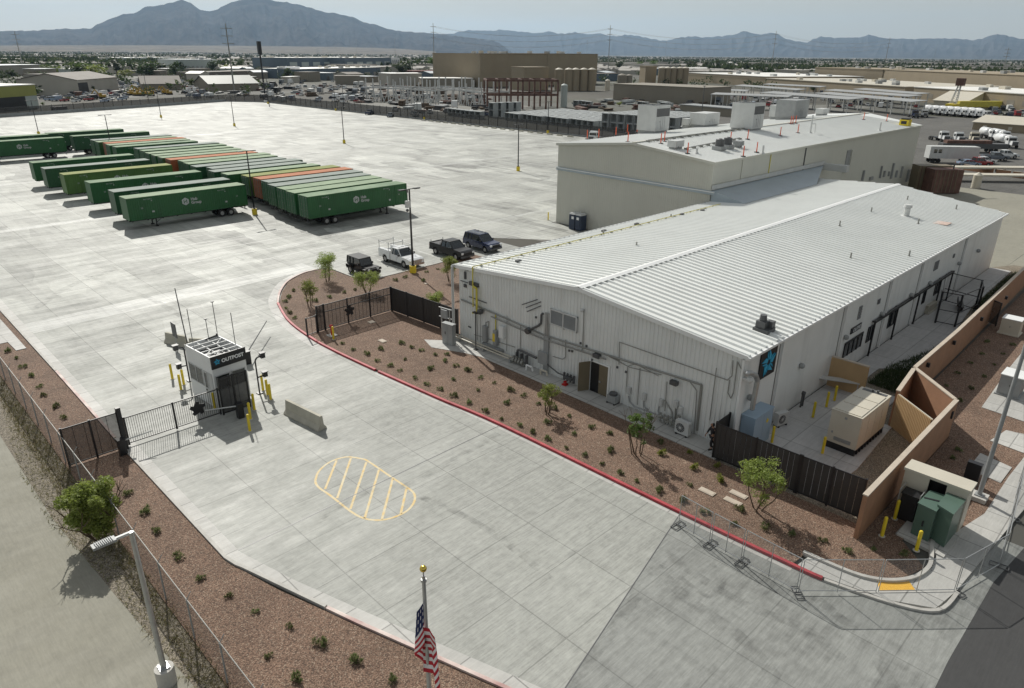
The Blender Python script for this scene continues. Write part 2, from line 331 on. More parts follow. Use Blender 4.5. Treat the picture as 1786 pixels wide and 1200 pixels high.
# ================================================================== THE SETTING
gm, gnt, gb = nodes('valley floor')
_g = N(gnt, 'NewGeometry').outputs['Position']
_c = mixc(gnt, ramp(gnt, noise(gnt, _g, .012, 6, .7), .35, .65), (.035,.032,.025), (.085,.078,.06))
_c = mixc(gnt, ramp(gnt, noise(gnt, _g, .004, 5, .7), .45, .6, 0, .6), _c, (.05,.06,.03))
_vo = N(gnt, 'TexVoronoi', distance='CHEBYCHEV'); _vo.inputs['Scale'].default_value = .018; L(gnt, _g, _vo.inputs['Vector'])
_s = N(gnt, 'SeparateColor'); L(gnt, _vo.outputs['Color'], _s.inputs[0])
_c = mixc(gnt, ramp(gnt, _s.outputs[0], .9, .93, 0, .4), _c, (.4,.39,.36))
_c = mixc(gnt, ramp(gnt, _s.outputs[1], .6, .65, 0, .5), _c, (.12,.12,.11))
L(gnt, _c, gb.inputs['Base Color']); gb.inputs['Roughness'].default_value = .9
mb = MB(); R0 = 30000
mb.sheet([(R0*cos(a*pi/24), R0*sin(a*pi/24)) for a in range(48)], -.03); struct('ground', mb, gm)

def crv(pts, n=4):           # smooth a polyline (Catmull-Rom)
    out = []; p = [pts[0]]+list(pts)+[pts[-1]]
    for i in range(1, len(p)-2):
        a, b, c, d = (Vector(q[:2]) for q in (p[i-1], p[i], p[i+1], p[i+2]))
        for j in range(n):
            t = j/n; out.append(.5*((2*b)+(c-a)*t+(2*a-5*b+4*c-d)*t*t+(3*b-3*c+d-a)*t**3))
    out.append(Vector(pts[-1][:2])); return out
def ribbon(mb, pts, off0, off1, z0, z1, k=None):      # a solid strip along a polyline
    pts = [Vector(p[:2]) for p in pts]; nrm = []
    for i in range(len(pts)):
        a = pts[max(i-1,0)]; b = pts[min(i+1,len(pts)-1)]; d = (b-a).normalized(); nrm.append(Vector((-d.y, d.x)))
    for i in range(len(pts)-1):
        q = [pts[i]+nrm[i]*off0, pts[i+1]+nrm[i+1]*off0, pts[i+1]+nrm[i+1]*off1, pts[i]+nrm[i]*off1]
        if z1 - z0 < .02: mb.sheet(q[::-1] if off1 < off0 else q, z1, k)
        else: mb.prism(q if off1 > off0 else q[::-1], z0, z1, k)
    return mb
LK = [(9.25,318.),(9.3,57.1),(9.25,46.9),(9.22,40.7),(9.3,28.2),(9.55,27.2),(10.2,24.6),(11.47,20.5),(13.64,13.8),(16.6,4.6),(19.5,-4)]
RK = [(29.6,3.6),(28.6,5.6),(27.95,8.1),(27.84,9.4),(27.57,16.25),(27.28,28.6),(26.75,34.3),(26.3,40.7),(26.05,46),(26.1,50.2),(26.75,55.2),(28.3,60.1),(30.1,63.1),(32.3,65.7),(34.8,67.2),(36.7,67.5)]
# yard, driveway, apron, streets
mb = MB(); mb.sheet([(9.25,50),(60,50),(60,66),(300,66),(163,66),(161,150),(159,240),(161,325),(149.5,343.5),(9.2,290)][:3]+[(73,50),(73,66),(163,66),(161,150),(159,240),(160,330),(149.5,343.5),(51,305.5),(9.25,289.6)], -.004)
struct('yard_pavement', mb, G['yard'])
mb = MB(); mb.sheet([(9.25,50),(9.22,40.7),(9.3,28.2),(11.47,20.5),(13.64,13.8),(14.25,12.1),(26.3,15.05),(27.65,15.38),(27.28,28.6),(26.3,40.7),(26.05,46),(26.05,50)], -.004)
struct('driveway', mb, G['drive'])
mb = MB(); mb.sheet([(14.25,12.1),(16.6,4.6),(17.4,2.4),(27,2.65),(33.5,2.6),(37.4,2.2),(37.4,3.2),(31.5,3.6),(28.2,7),(27.9,9),(27.65,15.38),(26.3,15.05)], -.006)
struct('driveway_apron', mb, G['apron'])
mb = MB(); mb.sheet([(-40,-25),(200,-25),(200,-4),(60,1.2),(37.4,2.2),(33.5,2.6),(27,2.65),(17.4,2.4),(-40,2.4)], -.01); struct('street', mb, G['street'])
mb = MB(); mb.sheet([(-60,2.4),(6.4,2.4),(5.5,20),(5.2,23.5),(4.8,29),(4.3,37.5),(4.2,62),(3.9,110),(-60,130)], -.008); struct('side_lot', mb, G['lot'])
mb = MB(); mb.sheet([(60,66),(60,50),(73,50),(73,66)], -.005)
# rear yard east of the buildings
mb = MB(); mb.sheet([(73,-3),(330,-10),(330,150),(161,150),(163,66),(73,66)], -.012); struct('rear_yard', mb, G['rear'])
mb = MB(); mb.sheet([(86,15.5),(100,15.5),(150,15),(150,41),(95,41)], -.006)
mb.sheet([P(1600,560).xy, P(1786,470).xy, P(1786,400).xy, P(1745,395).xy][:0] or [(93,-2),(150,-6),(150,15),(93,15.5)], -.0075); struct('back_drive', mb, G['lot'])
# tyre darkened concrete strip marks, lane joints
mb = MB()
for a, b, wd in ((P(0,655), P(560,520), .25), (P(30,672), P(300,600), .18)):
    pass
# kerbs
def kerb(name, pts, mt, w0, w1, z0=-.004, h=.14, label=None): mb = MB(); ribbon(mb, pts, w0, w1, -.05, h); return struct(name, mb, G[mt], label)
kl = [Vector(p) for p in LK]
kerb('kerb', LK[:2], 'kerb', 0, -.16)
kerb('kerb', [(9.3,57.0),(9.25,46.9),(9.22,43.6)], 'worn', 0, -.16, label='kerb with worn pale red paint')
kerb('kerb', [(9.22,43.5),(9.22,40.7),(9.3,28.2),(9.45,27.4)]+[(9.6,27.0),(11.0,22.2)], 'kerb', 0, -.16)
kerb('kerb', [(11.0,22.1),(11.47,20.5),(13.64,13.8),(16.6,4.6),(17.3,2.5)], 'worn', 0, -.16, label='kerb with worn pale red paint')
# concrete gutter pan along the left kerb
mb = MB(); ribbon(mb, [(9.3,110),(9.3,57.1),(9.25,46.9),(9.22,40.7),(9.3,28.2),(10.2,24.6),(11.47,20.5),(13.64,13.8),(16.6,4.6)], 0.01, .62, 0, .0); struct('gutter_pan', mb, G['walk'])
rk = crv(RK, 5)
kerb('red_kerb', crv(RK[2:8], 5), 'redkerb', 0, -.18); kerb('red_kerb', [(26.3,40.75),(26.3,40.75)][:0] or crv([(26.28,41.1),(26.05,46),(26.1,50.2),(26.75,55.2),(28.3,60.1)], 5), 'redkerb', 0, -.18)
kerb('kerb', crv(RK[11:], 5), 'worn', 0, -.18)
kerb('kerb', [(36.9,67.5),(37.6,67.4),(38.15,66),(38.15,62.4),(40.1,60.3),(47.6,60.4),(52.5,60.8)], 'kerb', 0, -.15)
kerb('kerb', crv([(31.5,3.45),(29.6,3.75),(28.6,5.4),(27.95,8.0)], 5), 'kerb', 0, -.16, h=.1)
mb = MB(); ribbon(mb, crv(RK[8:], 5), .01, .75, 0, .0); ribbon(mb, crv(RK[3:8], 5), .01, .3, 0, .0); struct('gutter_pan', mb, G['walk'])
# gravel beds
mb = MB(); mb.sheet([p for p in ([(9.1,300),(9.1,57),(9.06,40.7),(9.12,28.0),(10.0,24.5),(11.3,20.4),(13.5,13.7),(16.4,4.6),(17.1,2.6),(6.9,2.6),(6.15,20),(6.1,30),(6.1,58),(6.1,300)])], .05)
struct('gravel_bed', mb, G['gravel'], 'red gravel strip between the chain link fence and the driveway kerb')
isl = [(33.6,6.55),(32.2,5.1),(30.6,5.55),(29.6,6.8),(29.2,9.4),(28.0,9.5),(27.75,16.25),(27.46,28.6),(26.93,34.3),(26.5,40.7),(26.25,46),(26.3,50.2),(26.9,55.1),(28.45,59.9),(30.3,62.9),(32.4,65.5),(34.8,67.0),(36.8,67.4),(37.9,66.9),(38.0,62.4),(40.0,60.1),(47.6,60.25),(53.5,60.7),(53.5,42.3),(35.3,42.3),(35.3,41.6),(33.9,41.6),(33.7,30),(33.5,16.9),(33.3,8.6),(33.0,8.2),(36,8.0),(36.6,4.9)]
mb = MB(); mb.sheet(isl, .07); struct('gravel_bed', mb, G['gravel'], 'red gravel island along the front of the white warehouse')
mb = MB(); mb.sheet([(36,8.05),(46.5,8.05),(50,11.3),(96,12.0),(97,3),(60,2.6),(50,3.2),(44,3.6),(38.7,4.0),(36.5,4.6)], .066); struct('gravel_bed', mb, G['gravel'], 'shaded red gravel outside the tan block wall')
# concrete walk along the front wall, pads
mb = MB(); mb.prism([(33.55,16.9),(35.3,16.9),(35.3,41.9),(33.9,41.9),(32.7,43.3),(32.1,41.6),(33.3,38.9),(33.7,37.4),(33.7,30)], -.05, .1); struct('footpath', mb, G['walk'])
# pavement at the corner
mb = MB(); mb.prism([(28.13,8.2),(28.75,5.5),(29.7,3.9),(31.5,3.6),(37.4,3.2),(60,1.6),(97,-2),(98,4.0),(62,4.2),(52.5,4.0),(44,4.3),(39,4.3),(36.6,4.8),(33.6,5.0),(32.4,4.85),(30.6,5.3),(29.5,6.6),(29.0,9.2),(28.05,9.3)], -.05, .085); struct('pavement', mb, G['walk'])
mb = MB(); ribbon(mb, crv([(29.1,9.5),(29.4,6.9),(30.55,5.45),(32.3,4.95),(34.3,5.4),(36.0,5.6)], 6), -.08, .1, -.05, .2); struct('kerb', mb, G['kerb'])
mb = MB(); q = [P(1530,1013,.09), P(1585,1013,.09), P(1597,1030,.09), P(1534,1030,.09)]; mb.sheet([v.xy for v in q], .0935)
for i in range(6):
    for j in range(16):
        a = q[0].lerp(q[3], (i+.5)/6); b = q[1].lerp(q[2], (i+.5)/6); c_ = a.lerp(b, (j+.5)/16); mb.lathe([(.018,0),(.012,.008),(.0005,.009)], (c_.x, c_.y, .0935), 6)
tag(mb.build('tactile_plate', G['tactile']), 'bright yellow tactile plate set in the corner pavement', 'tactile plate')
# pads in the right hand gravel
for nm, quad_, lb in (('concrete_pad', [(1755,750),(1786,757),(1786,790),(1727,768)], 'pale'),
                      ('concrete_pad', [(1710,790),(1765,815),(1745,842),(1688,817)], 'pale')):
    mb = MB(); mb.prism([P(x,y,.1).xy for x,y in quad_], 0, .1); struct(nm, mb, G['walk'])
mb = MB(); mb.prism([P(x,y,.1).xy for x,y in ((1786,610),(1786,735),(1712,710),(1760,642))], 0, .1); struct('footpath', mb, G['walk'])
mb = MB(); mb.prism([P(x,y,.1).xy for x,y in ((0,556),(46,607),(28,611),(0,583))], 0, .1); struct('footpath', mb, G['walk'])
mb = MB(); mb.prism([(6.5,300),(6.5,66),(8.2,66),(8.2,300)], 0, .085); struct('footpath', mb, G['walk'])
# courtyard floor
mb = MB(); mb.sheet([(35.4,16.6),(93,16.6),(96,15),(96,12.2),(50,11.7),(46.5,8.4),(32.3,8.4),(33.6,16.6)], .02); struct('courtyard_dirt', mb, G['dirt'])
mb = MB(); mb.prism([(33.75,16.6),(92.6,16.6),(92.6,14.6),(76,14.2),(66,13.2),(62.5,12.0),(57,12.0),(54.2,15.0),(50.2,15.0),(50.0,12.2),(45.4,12.2),(45.3,11.0),(38.5,10.6),(34.4,10.9),(33.8,12)], 0, .09); struct('courtyard_paving', mb, G['court'])
def scatter_poly(poly, n, rng):
    xs = [p[0] for p in poly]; ys = [p[1] for p in poly]; out = []
    while len(out) < n:
        x = rng.uniform(min(xs), max(xs)); y = rng.uniform(min(ys), max(ys)); ins = False
        for i in range(len(poly)):
            (x1,y1),(x2,y2) = poly[i][:2], poly[i-1][:2]
            if (y1 > y) != (y2 > y) and x < (x2-x1)*(y-y1)/(y2-y1)+x1: ins = not ins
        if ins: out.append((x, y))
    return out
def grass_stuff(name, poly, n, hgt, mt, z, rng, spread=.5, label=None, wd=.02):
    mb = MB()
    for x, y in scatter_poly(poly, n, rng):
        a = rng.uniform(0, 2*pi); h = hgt*rng.uniform(.4, 1.1); dx, dy = cos(a)*wd, sin(a)*wd; lx, ly = rng.gauss(0, spread)*h, rng.gauss(0, spread)*h
        mb.add([(x-dx,y-dy,z),(x+dx,y+dy,z),(x+lx,y+ly,z+h)], [(0,1,2)])
    o = struct(name, mb, G[mt], label, kind='stuff'); return o
rg = random.Random(5)
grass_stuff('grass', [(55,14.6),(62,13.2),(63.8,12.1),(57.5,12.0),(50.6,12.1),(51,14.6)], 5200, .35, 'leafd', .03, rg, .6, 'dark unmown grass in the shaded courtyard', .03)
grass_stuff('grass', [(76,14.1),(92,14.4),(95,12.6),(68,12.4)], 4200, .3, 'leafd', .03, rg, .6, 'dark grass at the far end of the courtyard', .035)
grass_stuff('weeds', [(6.0,100),(5.2,54),(5.0,39),(5.5,30),(5.4,22),(6.3,20),(6.1,40),(6.1,100)], 5200, .28, 'dry', -.0, rg, .8, 'dry weeds at the foot of the chain link fence', .02)
grass_stuff('weeds', [(5.2,54),(4.1,44),(4.0,37),(4.8,30),(4.9,23),(5.6,20),(6.1,30),(6.1,54)], 2600, .16, 'dry', -.0, rg, 1.1, 'sparse dry weeds on the dirt verge', .02)
mb = MB(); mb.sheet([(4.15,62),(4.25,37.5),(4.75,29),(5.15,23.5),(5.45,20),(6.4,2.6),(6.9,2.6),(6.35,20),(6.25,58),(6.2,110),(3.85,110)], -.003); struct('dirt_verge', mb, G['dirt'])
# painted markings -------------------------------------------------
def paint(name, segs, wd, mt, z=.0, label=None, closed=False):
    mb = MB()
    for s_ in segs: ribbon(mb, s_, -wd/2, wd/2, 0, z)
    o = struct(name, mb, G[mt], label); return o
cap_ = [P(x,y) for x,y in ((550,838),(556,822),(575,806),(603,797),(630,800),(643,805),(681,831),(714,853),(723,863),(722,876),(712,889),(695,899),(672,906),(652,907),(632,903),(612,892),(576,864),(556,850),(550,838),(556,822))]
cap_ = crv(cap_, 4)[:-4]
hatch = [[P(*a), P(*b)] for a, b in (((587,803),(567,853)),((612,799),(588,869)),((639,806),(611,888)),((661,819),(636,904)),((685,835),(666,906)),((709,852),(699,896)))]
paint('road_marking', [cap_]+hatch, .13, 'ypaint', 0, 'yellow hatched oval painted on the driveway')
G['stripe'] = mat('worn white parking paint', (.62,.63,.6), .6, .1, .8)
st = [[(46.2+dx, y), (63.2+dx, y)] for y in range(72, 84, 4) for dx in (0,)]+[[(27,y),(44.5,y)] for y in (75.5,79.5,83.5,87.5,91.5,95.5)]+[[(46.2,y),(63,y)] for y in (155.5,176.5,180,189)]
st += [[(100,y),(116,y)] for y in range(80,330,4)]+[[(118,y),(134,y)] for y in range(80,330,4)]+[[(44+i*2.9,61.0),(44+i*2.9,66.5)] for i in range(0,3)]
paint('parking_lines', st, .1, 'stripe', 0)
mb = MB()
for (a, b, wd) in (((9.9,68.5),(37,69.5),3.0), ((9.9,110.5),(28,111.5),1.5), ((9.9,150),(160,158),1.2), ((64,84),(64.6,150),1.0), ((66,118),(160,121),1.1), ((9.9,205),(160,214),1.2), ((64,72),(160,75),.9)):
    ribbon(mb, [a, ((a[0]+b[0])/2, (a[1]+b[1])/2), b], -wd/2, wd/2, 0, -.0015)
G['strip'] = concrete('lane strip concrete', .4, 4.6, 4.6, 1.3, .7, joint=.2, patch=.15, streak=.35, rough=.55, warm=(.985,1,.94), fine=.14)
struct('lane_strip', mb, G['strip'])

# faint rubber marks
tm, tnt, tb_ = nodes('rubber marks'); _g = N(tnt, 'NewGeometry').outputs['Position']; tb_.inputs['Base Color'].default_value = (.05,.05,.048,1); tb_.inputs['Roughness'].default_value = .8
L(tnt, ramp(tnt, noise(tnt, _g, 1.3, 5, .7), .42, .7, 0, .22), tb_.inputs['Alpha']); G['rubber'] = tm
mb = MB()
for pts_, wd in (([(1128,975),(1180,1003),(1235,1040),(1258,1025),(1258,1000),(1235,978)],.25),([(1150,955),(1210,1000),(1300,1055),(1400,1095),(1470,1150)],.5),([(1140,985),(1200,1045),(1290,1110),(1360,1190)],.6),([(700,852),(780,808),(870,756)],.55),([(730,865),(820,905),(900,960),(960,1010)],.4),
               ([(560,905),(600,880),(660,850)],.3),([(440,660),(520,640),(600,612)],.7),([(1000,1190),(1060,1110),(1110,1040)],.5),([(1420,1040),(1500,1110),(1560,1200)],.5),([(60,540),(120,500),(200,470)],.8),([(150,480),(260,520),(330,560)],.6),([(420,455),(520,430),(640,390)],.9),([(240,620),(300,590),(420,560)],.7)):
    ribbon(mb, crv([P(*q) for q in pts_], 6), -wd/2, wd/2, 0, .001)
struct('tyre_marks', mb, G['rubber'])
mb = MB(); ribbon(mb, [(14.25,12.1),(20,13.5),(26.3,15.05),(27.6,15.36)], -.022, .022, 0, .0016); ribbon(mb, [(9.9,28.4),(18,28.5),(27.2,28.6)], -.03, .03, 0, .0016); struct('joint_sealant', mb, G['dgrey'])
# ================================================================== WHITE WAREHOUSE
WX0, WY0, WY1, EV, RG_Z, RGY = 35.35, 16.72, 41.8, 6.25, 7.35, 29.1
def endx(y): return 92.6 + (y-16.72)*.27            # the far gable stands slightly askew
wh = thing('white_warehouse', 'long low white metal warehouse with a standing seam roof, nearest the camera', 'warehouse', (WX0, WY0, 0))
O = (WX0, WY0, 0)
mb = MB(); n = 83; ys = []
w_ = (WY1-WY0)/n
prof = []
for i in range(n):
    y = WY0+i*w_; prof += [(y, 0), (y+w_*.55, 0), (y+w_*.68, .045), (y+w_*.87, .045)]
prof.append((WY1, 0))
def top(y): return EV+(RG_Z-EV)*(1-abs(y-RGY)/(RGY-WY0 if y < RGY else WY1-RGY))
DR = [PX(1027,680,WX0).y, PX(1060,693,WX0).y]; DY1, DY0 = max(DR), min(DR); DZ = 2.35
for (ya, xa), (yb, xb) in zip(prof[:-1], prof[1:]):
    z0 = DZ if (ya+yb)/2 > DY0 and (ya+yb)/2 < DY1 else 0
    mb.add([(WX0-xa,ya,z0),(WX0-xb,yb,z0),(WX0-xb,yb,top(yb)-.05),(WX0-xa,ya,top(ya)-.05)], [(0,1,2,3)])
# sides, far end, floor of the dark doorway
mb.add([(WX0,WY0,0),(endx(WY0),WY0,0),(endx(WY0),WY0,EV-.05),(WX0,WY0,EV-.05)], [(0,1,2,3)])
mb.add([(WX0,WY1,0),(endx(WY1),WY1,0),(endx(WY1),WY1,EV-.05),(WX0,WY1,EV-.05)], [(3,2,1,0)])
mb.add([(endx(WY0),WY0,0),(endx(WY1),WY1,0),(endx(WY1),WY1,EV-.05),(endx(RGY),RGY,RG_Z-.05),(endx(WY0),WY0,EV-.05)], [(0,1,2,3,4)])
mb.build('wall', G['wwall'], wh, O)
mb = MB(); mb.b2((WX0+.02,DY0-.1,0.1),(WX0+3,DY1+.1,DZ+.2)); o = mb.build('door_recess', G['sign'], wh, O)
# roof: pans, standing seams
RZ = lambda y: top(y)+.02
mb = MB(); x0 = WX0-.25
def roofpt(x, y): return (x, y, RZ(y) if WY0 <= y <= WY1 else RZ(WY0)-.02)
ya, yb = WY0-.25, WY1+.2
za = EV-.02; zb = EV-.02
mb.add([(x0,ya,za),(endx(WY0)+.2,ya,za),(endx(RGY)+.2,RGY,RG_Z),(x0,RGY,RG_Z)], [(0,1,2,3)])
mb.add([(x0,RGY,RG_Z),(endx(RGY)+.2,RGY,RG_Z),(endx(WY1)+.2,yb,zb),(x0,yb,zb)], [(0,1,2,3)])
def zz(y): return za+(RG_Z-za)*(y-ya)/(RGY-ya) if y < RGY else zb+(RG_Z-zb)*(yb-y)/(yb-RGY)
def rib(x, y0, y1):
    pr = [(-.15,0),(-.08,.12),(.06,.12),(.1,0)]
    for s0, s1 in ((y0, RGY), (RGY, y1)):
        mb.add([(x+a, s0, zz(s0)+b) for a, b in pr]+[(x+a, s1, zz(s1)+b) for a, b in pr], [(0,1,5,4),(1,2,6,5),(2,3,7,6),(0,3,2,1),(4,5,6,7)])
x = x0+.25
while x < endx(WY1):
    y0 = ya if x < endx(WY0) else WY0+(x-92.6)/.27
    if y0 < RGY: rib(x, y0, yb)
    else:
        pr = [(-.15,0),(-.08,.12),(.06,.12),(.1,0)]; mb.add([(x+a, y0, zz(y0)+b) for a, b in pr]+[(x+a, yb, zz(yb)+b) for a, b in pr], [(0,1,5,4),(1,2,6,5),(2,3,7,6)])
    x += .66
rf = mb.build('roof', G['roofm'], wh, O)
mb = MB(); mb.add([(x0-.02,RGY-.32,RG_Z+.08),(endx(RGY)+.25,RGY-.32,RG_Z+.08),(endx(RGY)+.25,RGY,RG_Z+.15),(x0-.02,RGY,RG_Z+.15),(endx(RGY)+.25,RGY+.32,RG_Z+.08),(x0-.02,RGY+.32,RG_Z+.08)], [(0,1,2,3),(3,2,4,5)])
mb.build('ridge_cap', G['white'], rf)
bpy.data.objects['ridge_cap'].location = (-0,0,0)
def relink(o, parent_org):    # child of a part whose mesh was shifted by parent_org
    o.location = Vector(o.location) - Vector(parent_org)
relink(bpy.data.objects['ridge_cap'], O)
mb = MB()   # rake trim on the front gable, gutters
mb.beam((x0,ya,za-.06),(x0,RGY,RG_Z-.06),.06,.28); mb.beam((x0,RGY,RG_Z-.06),(x0,yb,zb-.06),.06,.28); mb.build('gable_trim', G['white'], wh, O)
mb = MB(); mb.beam((x0,ya-.07,za-.08),(endx(WY0)+.2,ya-.07,za-.08),.16,.15); mb.build('gutter', G['white'], wh, O)
mb = MB(); mb.cyl((x0-.2,yb+.12,zb-.02),(73.4,yb+.12,zb-.02),.13,n=8); mb.cyl((x0-.2,yb+.12,zb-.02),(x0-.2,yb+.12,.3),.11,n=8); mb.build('gutter', G['lgrey'], wh, O)
# corner post and panel joints, downspouts on the south wall
def S(px, py): return PY(px, py, WY0)
mb = MB(); mb.box((WX0-.03,WY0-.03,3.05),(.5,.12,6.1)); mb.build('corner_trim', G['white'], wh, O)
for (a, b) in (((1366,590),(1349,712)), ((1477,529),(1458,623)), ((1556,486),(1546,547)), ((1612,452),(1602,506)), ((1683,430),(1675,475))):
    p = S(*a); mb = MB(); mb.b2((p.x-.09,WY0-.16,.1),(p.x+.09,WY0-.003,EV-.15)); mb.build('downspout', G['white'], wh, O)
    mb = MB(); mb.b2((p.x-.3,WY0-.012,.1),(p.x-.2,WY0-.002,EV-.15)); mb.build('panel_joint', G['dgrey'], wh, O)
for px, py in ((1395,637),(1472.6,587.5),(1305,692),(1535.6,547),(1587,514),(1620,493),(1670.6,459),(1704,437)):
    p = S(px, py); mb = MB(); mb.ball((p.x,WY0-.14,p.z),.2,8); mb.b2((p.x-.12,WY0-.1,p.z-.1),(p.x+.12,WY0-.002,p.z+.14)); mb.build('wall_lamp', G['grey'], wh, O)
# star emblem sign
a, b, c, d = S(1326.6,613.2), S(1354.6,599.8), S(1347.6,647.6), S(1320.8,662.8)
sx0, sx1, sz0, sz1 = (a.x+d.x)/2, (b.x+c.x)/2, (c.z+d.z)/2, (a.z+b.z)/2
mb = MB(); mb.b2((sx0,WY0-.1,sz0),(sx1,WY0-.004,sz1)); sg = mb.build('emblem_sign', G['sign'], wh, O)
def pinwheel(mb, c, u, v, R, depth, k=None):
    c = Vector(c); u = Vector(u); v = Vector(v); nn = u.cross(v)
    pt = lambda a, r_: c+(u*cos(a)+v*sin(a))*R*r_
    for i in range(5):
        A = pi/2+i*2*pi/5; s5 = pi/5
        for sh in (([(A-s5,.24),(A-s5*.86,.56),(A+.12,1.0),(A+s5*.2,.2)]), ([(A+s5*.42,.24),(A+.3,.86),(A+s5*.8,.6),(A+s5*.95,.26)])):
            w3 = [pt(a, r_) for a, r_ in sh]; w4 = [q+nn*depth for q in w3]
            mb.add(w3+w4, [(3,2,1,0),(4,5,6,7),(0,1,5,4),(1,2,6,5),(2,3,7,6),(3,0,4,7)], k)
mb = MB(); pinwheel(mb, ((sx0+sx1)/2, WY0-.102, (sz0+sz1)/2), (1,0,0), (0,0,1), (sx1-sx0)*.46, .03)
mb.build('emblem', G['cyan'], sg, O); bpy.data.objects['emblem'].location = (0,0,0)
# storefront, small sign, louvres and windows
def spanel(name, px0, py0, px1, py1, mt, dep=.05, kids=None, lab=None):
    a = S(px0, py0); b = S(px1, py1); mb = MB(); x0_, x1_ = min(a.x,b.x), max(a.x,b.x); z0_, z1_ = min(a.z,b.z), max(a.z,b.z)
    mb.b2((x0_,WY0-dep,z0_),(x1_,WY0-.003,z1_)); o = mb.build(name, G[mt], wh, O, lab); return o, x0_, x1_, z0_, z1_
ent = spanel('entrance_door', 1468, 625, 1504, 580, 'glass')
o, xa, xb, z0_, z1_ = ent
mb = MB()
for i in range(5): xx = xa+(xb-xa)*i/4; mb.b2((xx-.05,WY0-.09,z0_),(xx+.05,WY0-.04,z1_))
mb.b2((xa-.05,WY0-.1,z1_-.05),(xb+.05,WY0-.04,z1_+.1)); q = mb.build('door_frame', G['black'], o, O); q.location = (0,0,0)
o, xa, xb, z0_, z1_ = spanel('name_sign', 1482, 583, 1502, 562, 'sign', .08)
mb = MB(); sz = (xb-xa)/4.6; mb.text('OUTPOST', sz, (xa+.35,WY0-.085,(z0_+z1_)/2-sz*.35), (1,0,0), (0,0,1), .004); q = mb.build('lettering', G['txt'], o, O); q.location = (0,0,0)
for a in ((1494,558,1504,532),(1529,531,1535,520),(1627,473,1638,453),(1661,450,1665,442)): 
    o, xa, xb, z0_, z1_ = spanel('louvre', *a, 'grey'); mb = MB(); k = 8
    for i in range(k): zq = z0_+(z1_-z0_)*(i+.5)/k; mb.box(((xa+xb)/2,WY0-.07,zq),(xb-xa-.06,.05,.03),rx=.5)
    q = mb.build('slats', G['dgrey'], o, O); q.location = (0,0,0)
for a in ((1509,597,1523,566),(1546,572,1563,538),(1606,530,1616,505),(1627,515,1640,488)):
    o, xa, xb, z0_, z1_ = spanel('window', *a, 'glass', .03); mb = MB(); 
    for xx in (xa,xb,(xa+xb)/2): mb.b2((xx-.04,WY0-.07,z0_),(xx+.04,WY0-.025,z1_))
    for zq in (z0_,z1_): mb.b2((xa-.04,WY0-.065,zq-.04),(xb+.04,WY0-.024,zq+.04))
    q = mb.build('window_frame', G['black'], o, O); q.location = (0,0,0)
# black steel canopy frame along the south wall
cf = thing('canopy_frame', 'black steel canopy frame on thin posts along the white warehouse entrance wall', 'canopy frame', (57,14.9,.09))
pst = [P(1514,621,.09), P(1553.6,592,.09), P(1592,565,.09)]
yy = sum(p.y for p in pst)/3; xs_ = [p.x for p in pst]+[pst[2].x+6, pst[2].x+9.5]; hz = 2.9
for xx in xs_: mb = MB(); mb.b2((xx-.06,yy-.06,.09),(xx+.06,yy+.06,hz)); mb.build('post', G['black'], cf, (57,14.9,.09))
mb = MB(); mb.b2((xs_[0]-.1,yy-.1,hz),(xs_[-1]+.1,yy+.1,hz+.18)); 
for xx in xs_: mb.b2((xx-.05,yy+.1,hz+.02),(xx+.05,WY0-.01,hz+.14))
mb.build('beam', G['black'], cf, (57,14.9,.09))
# front gable equipment ------------------------------------------
def F(px, py): return PX(px, py, WX0)
a, b, c, d = F(963,539), F(1008.6,552.7), F(1006.4,578.7), F(962,562.4)
y0_, y1_, z0_, z1_ = (b.y+c.y)/2, (a.y+d.y)/2, (c.z+d.z)/2, (a.z+b.z)/2
mb = MB(); mb.b2((WX0-.1,y0_,z0_),(WX0-.05,y1_,z1_)); lv = mb.build('wall_louvre', G['dgrey'], wh, O)
mb = MB(); k = 13
for i in range(k): zq = z0_+(z1_-z0_)*(i+.5)/k; mb.box((WX0-.13,(y0_+y1_)/2,zq),(.06,y1_-y0_-.1,.05),ry=-.6)
q = mb.build('slats', G['grey'], lv, O); q.location = (0,0,0)
mb = MB(); 
for yq in (y0_,y1_,(y0_+y1_)/2): mb.b2((WX0-.18,yq-.05,z0_-.05),(WX0-.04,yq+.05,z1_+.05))
for zq in (z0_,z1_): mb.b2((WX0-.175,y0_-.05,zq-.05),(WX0-.04,y1_+.05,zq+.05))
q = mb.build('louvre_frame', G['lgrey'], lv, O); q.location = (0,0,0)
# doors
mid = (DY0+DY1)/2
mb = MB()
for yq in (DY0, DY1): mb.b2((WX0-.09,yq-.06,.1),(WX0+.1,yq+.06,DZ+.02))
mb.b2((WX0-.085,DY0-.06,DZ),(WX0+.1,DY1+.06,DZ+.12)); mb.build('door_frame', G['white'], wh, O)
mb = MB(); mb.b2((WX0-.05,DY0+.06,.12),(WX0,mid,DZ-.01)); dr = mb.build('door', G['brown'], wh, O)
mb = MB(); mb.b2((WX0-.12,mid-.2,1.0),(WX0-.05,mid-.08,1.12)); q = mb.build('handle', G['steel'], dr, O); q.location = (0,0,0)
mb = MB(); c_ = Vector((WX0-.08, DY1-.05)); e_ = c_+Vector((-1.0,.5)).normalized()*(DY1-DY0)/2; mb.beam((c_.x,c_.y,.12+DZ/2-.07),(e_.x,e_.y,.12+DZ/2-.07),.05,DZ-.15); mb.build('door', G['brown'], wh, O, 'brown door leaf standing open')
def pipe(name, pts, r, mt='pipe', off=.1, par=wh): mb = MB(); mb.tube([(WX0-off, F(*p).y, F(*p).z) for p in pts], r, 6); return mb.build(name, G[mt], par, O)
pipe('pipe_run', [(806,522),(864,546),(948,583),(1088,627),(1225,670)], .07)
pipe('pipe_run', [(860,551),(950,590),(1060,625)], .06, off=.2)
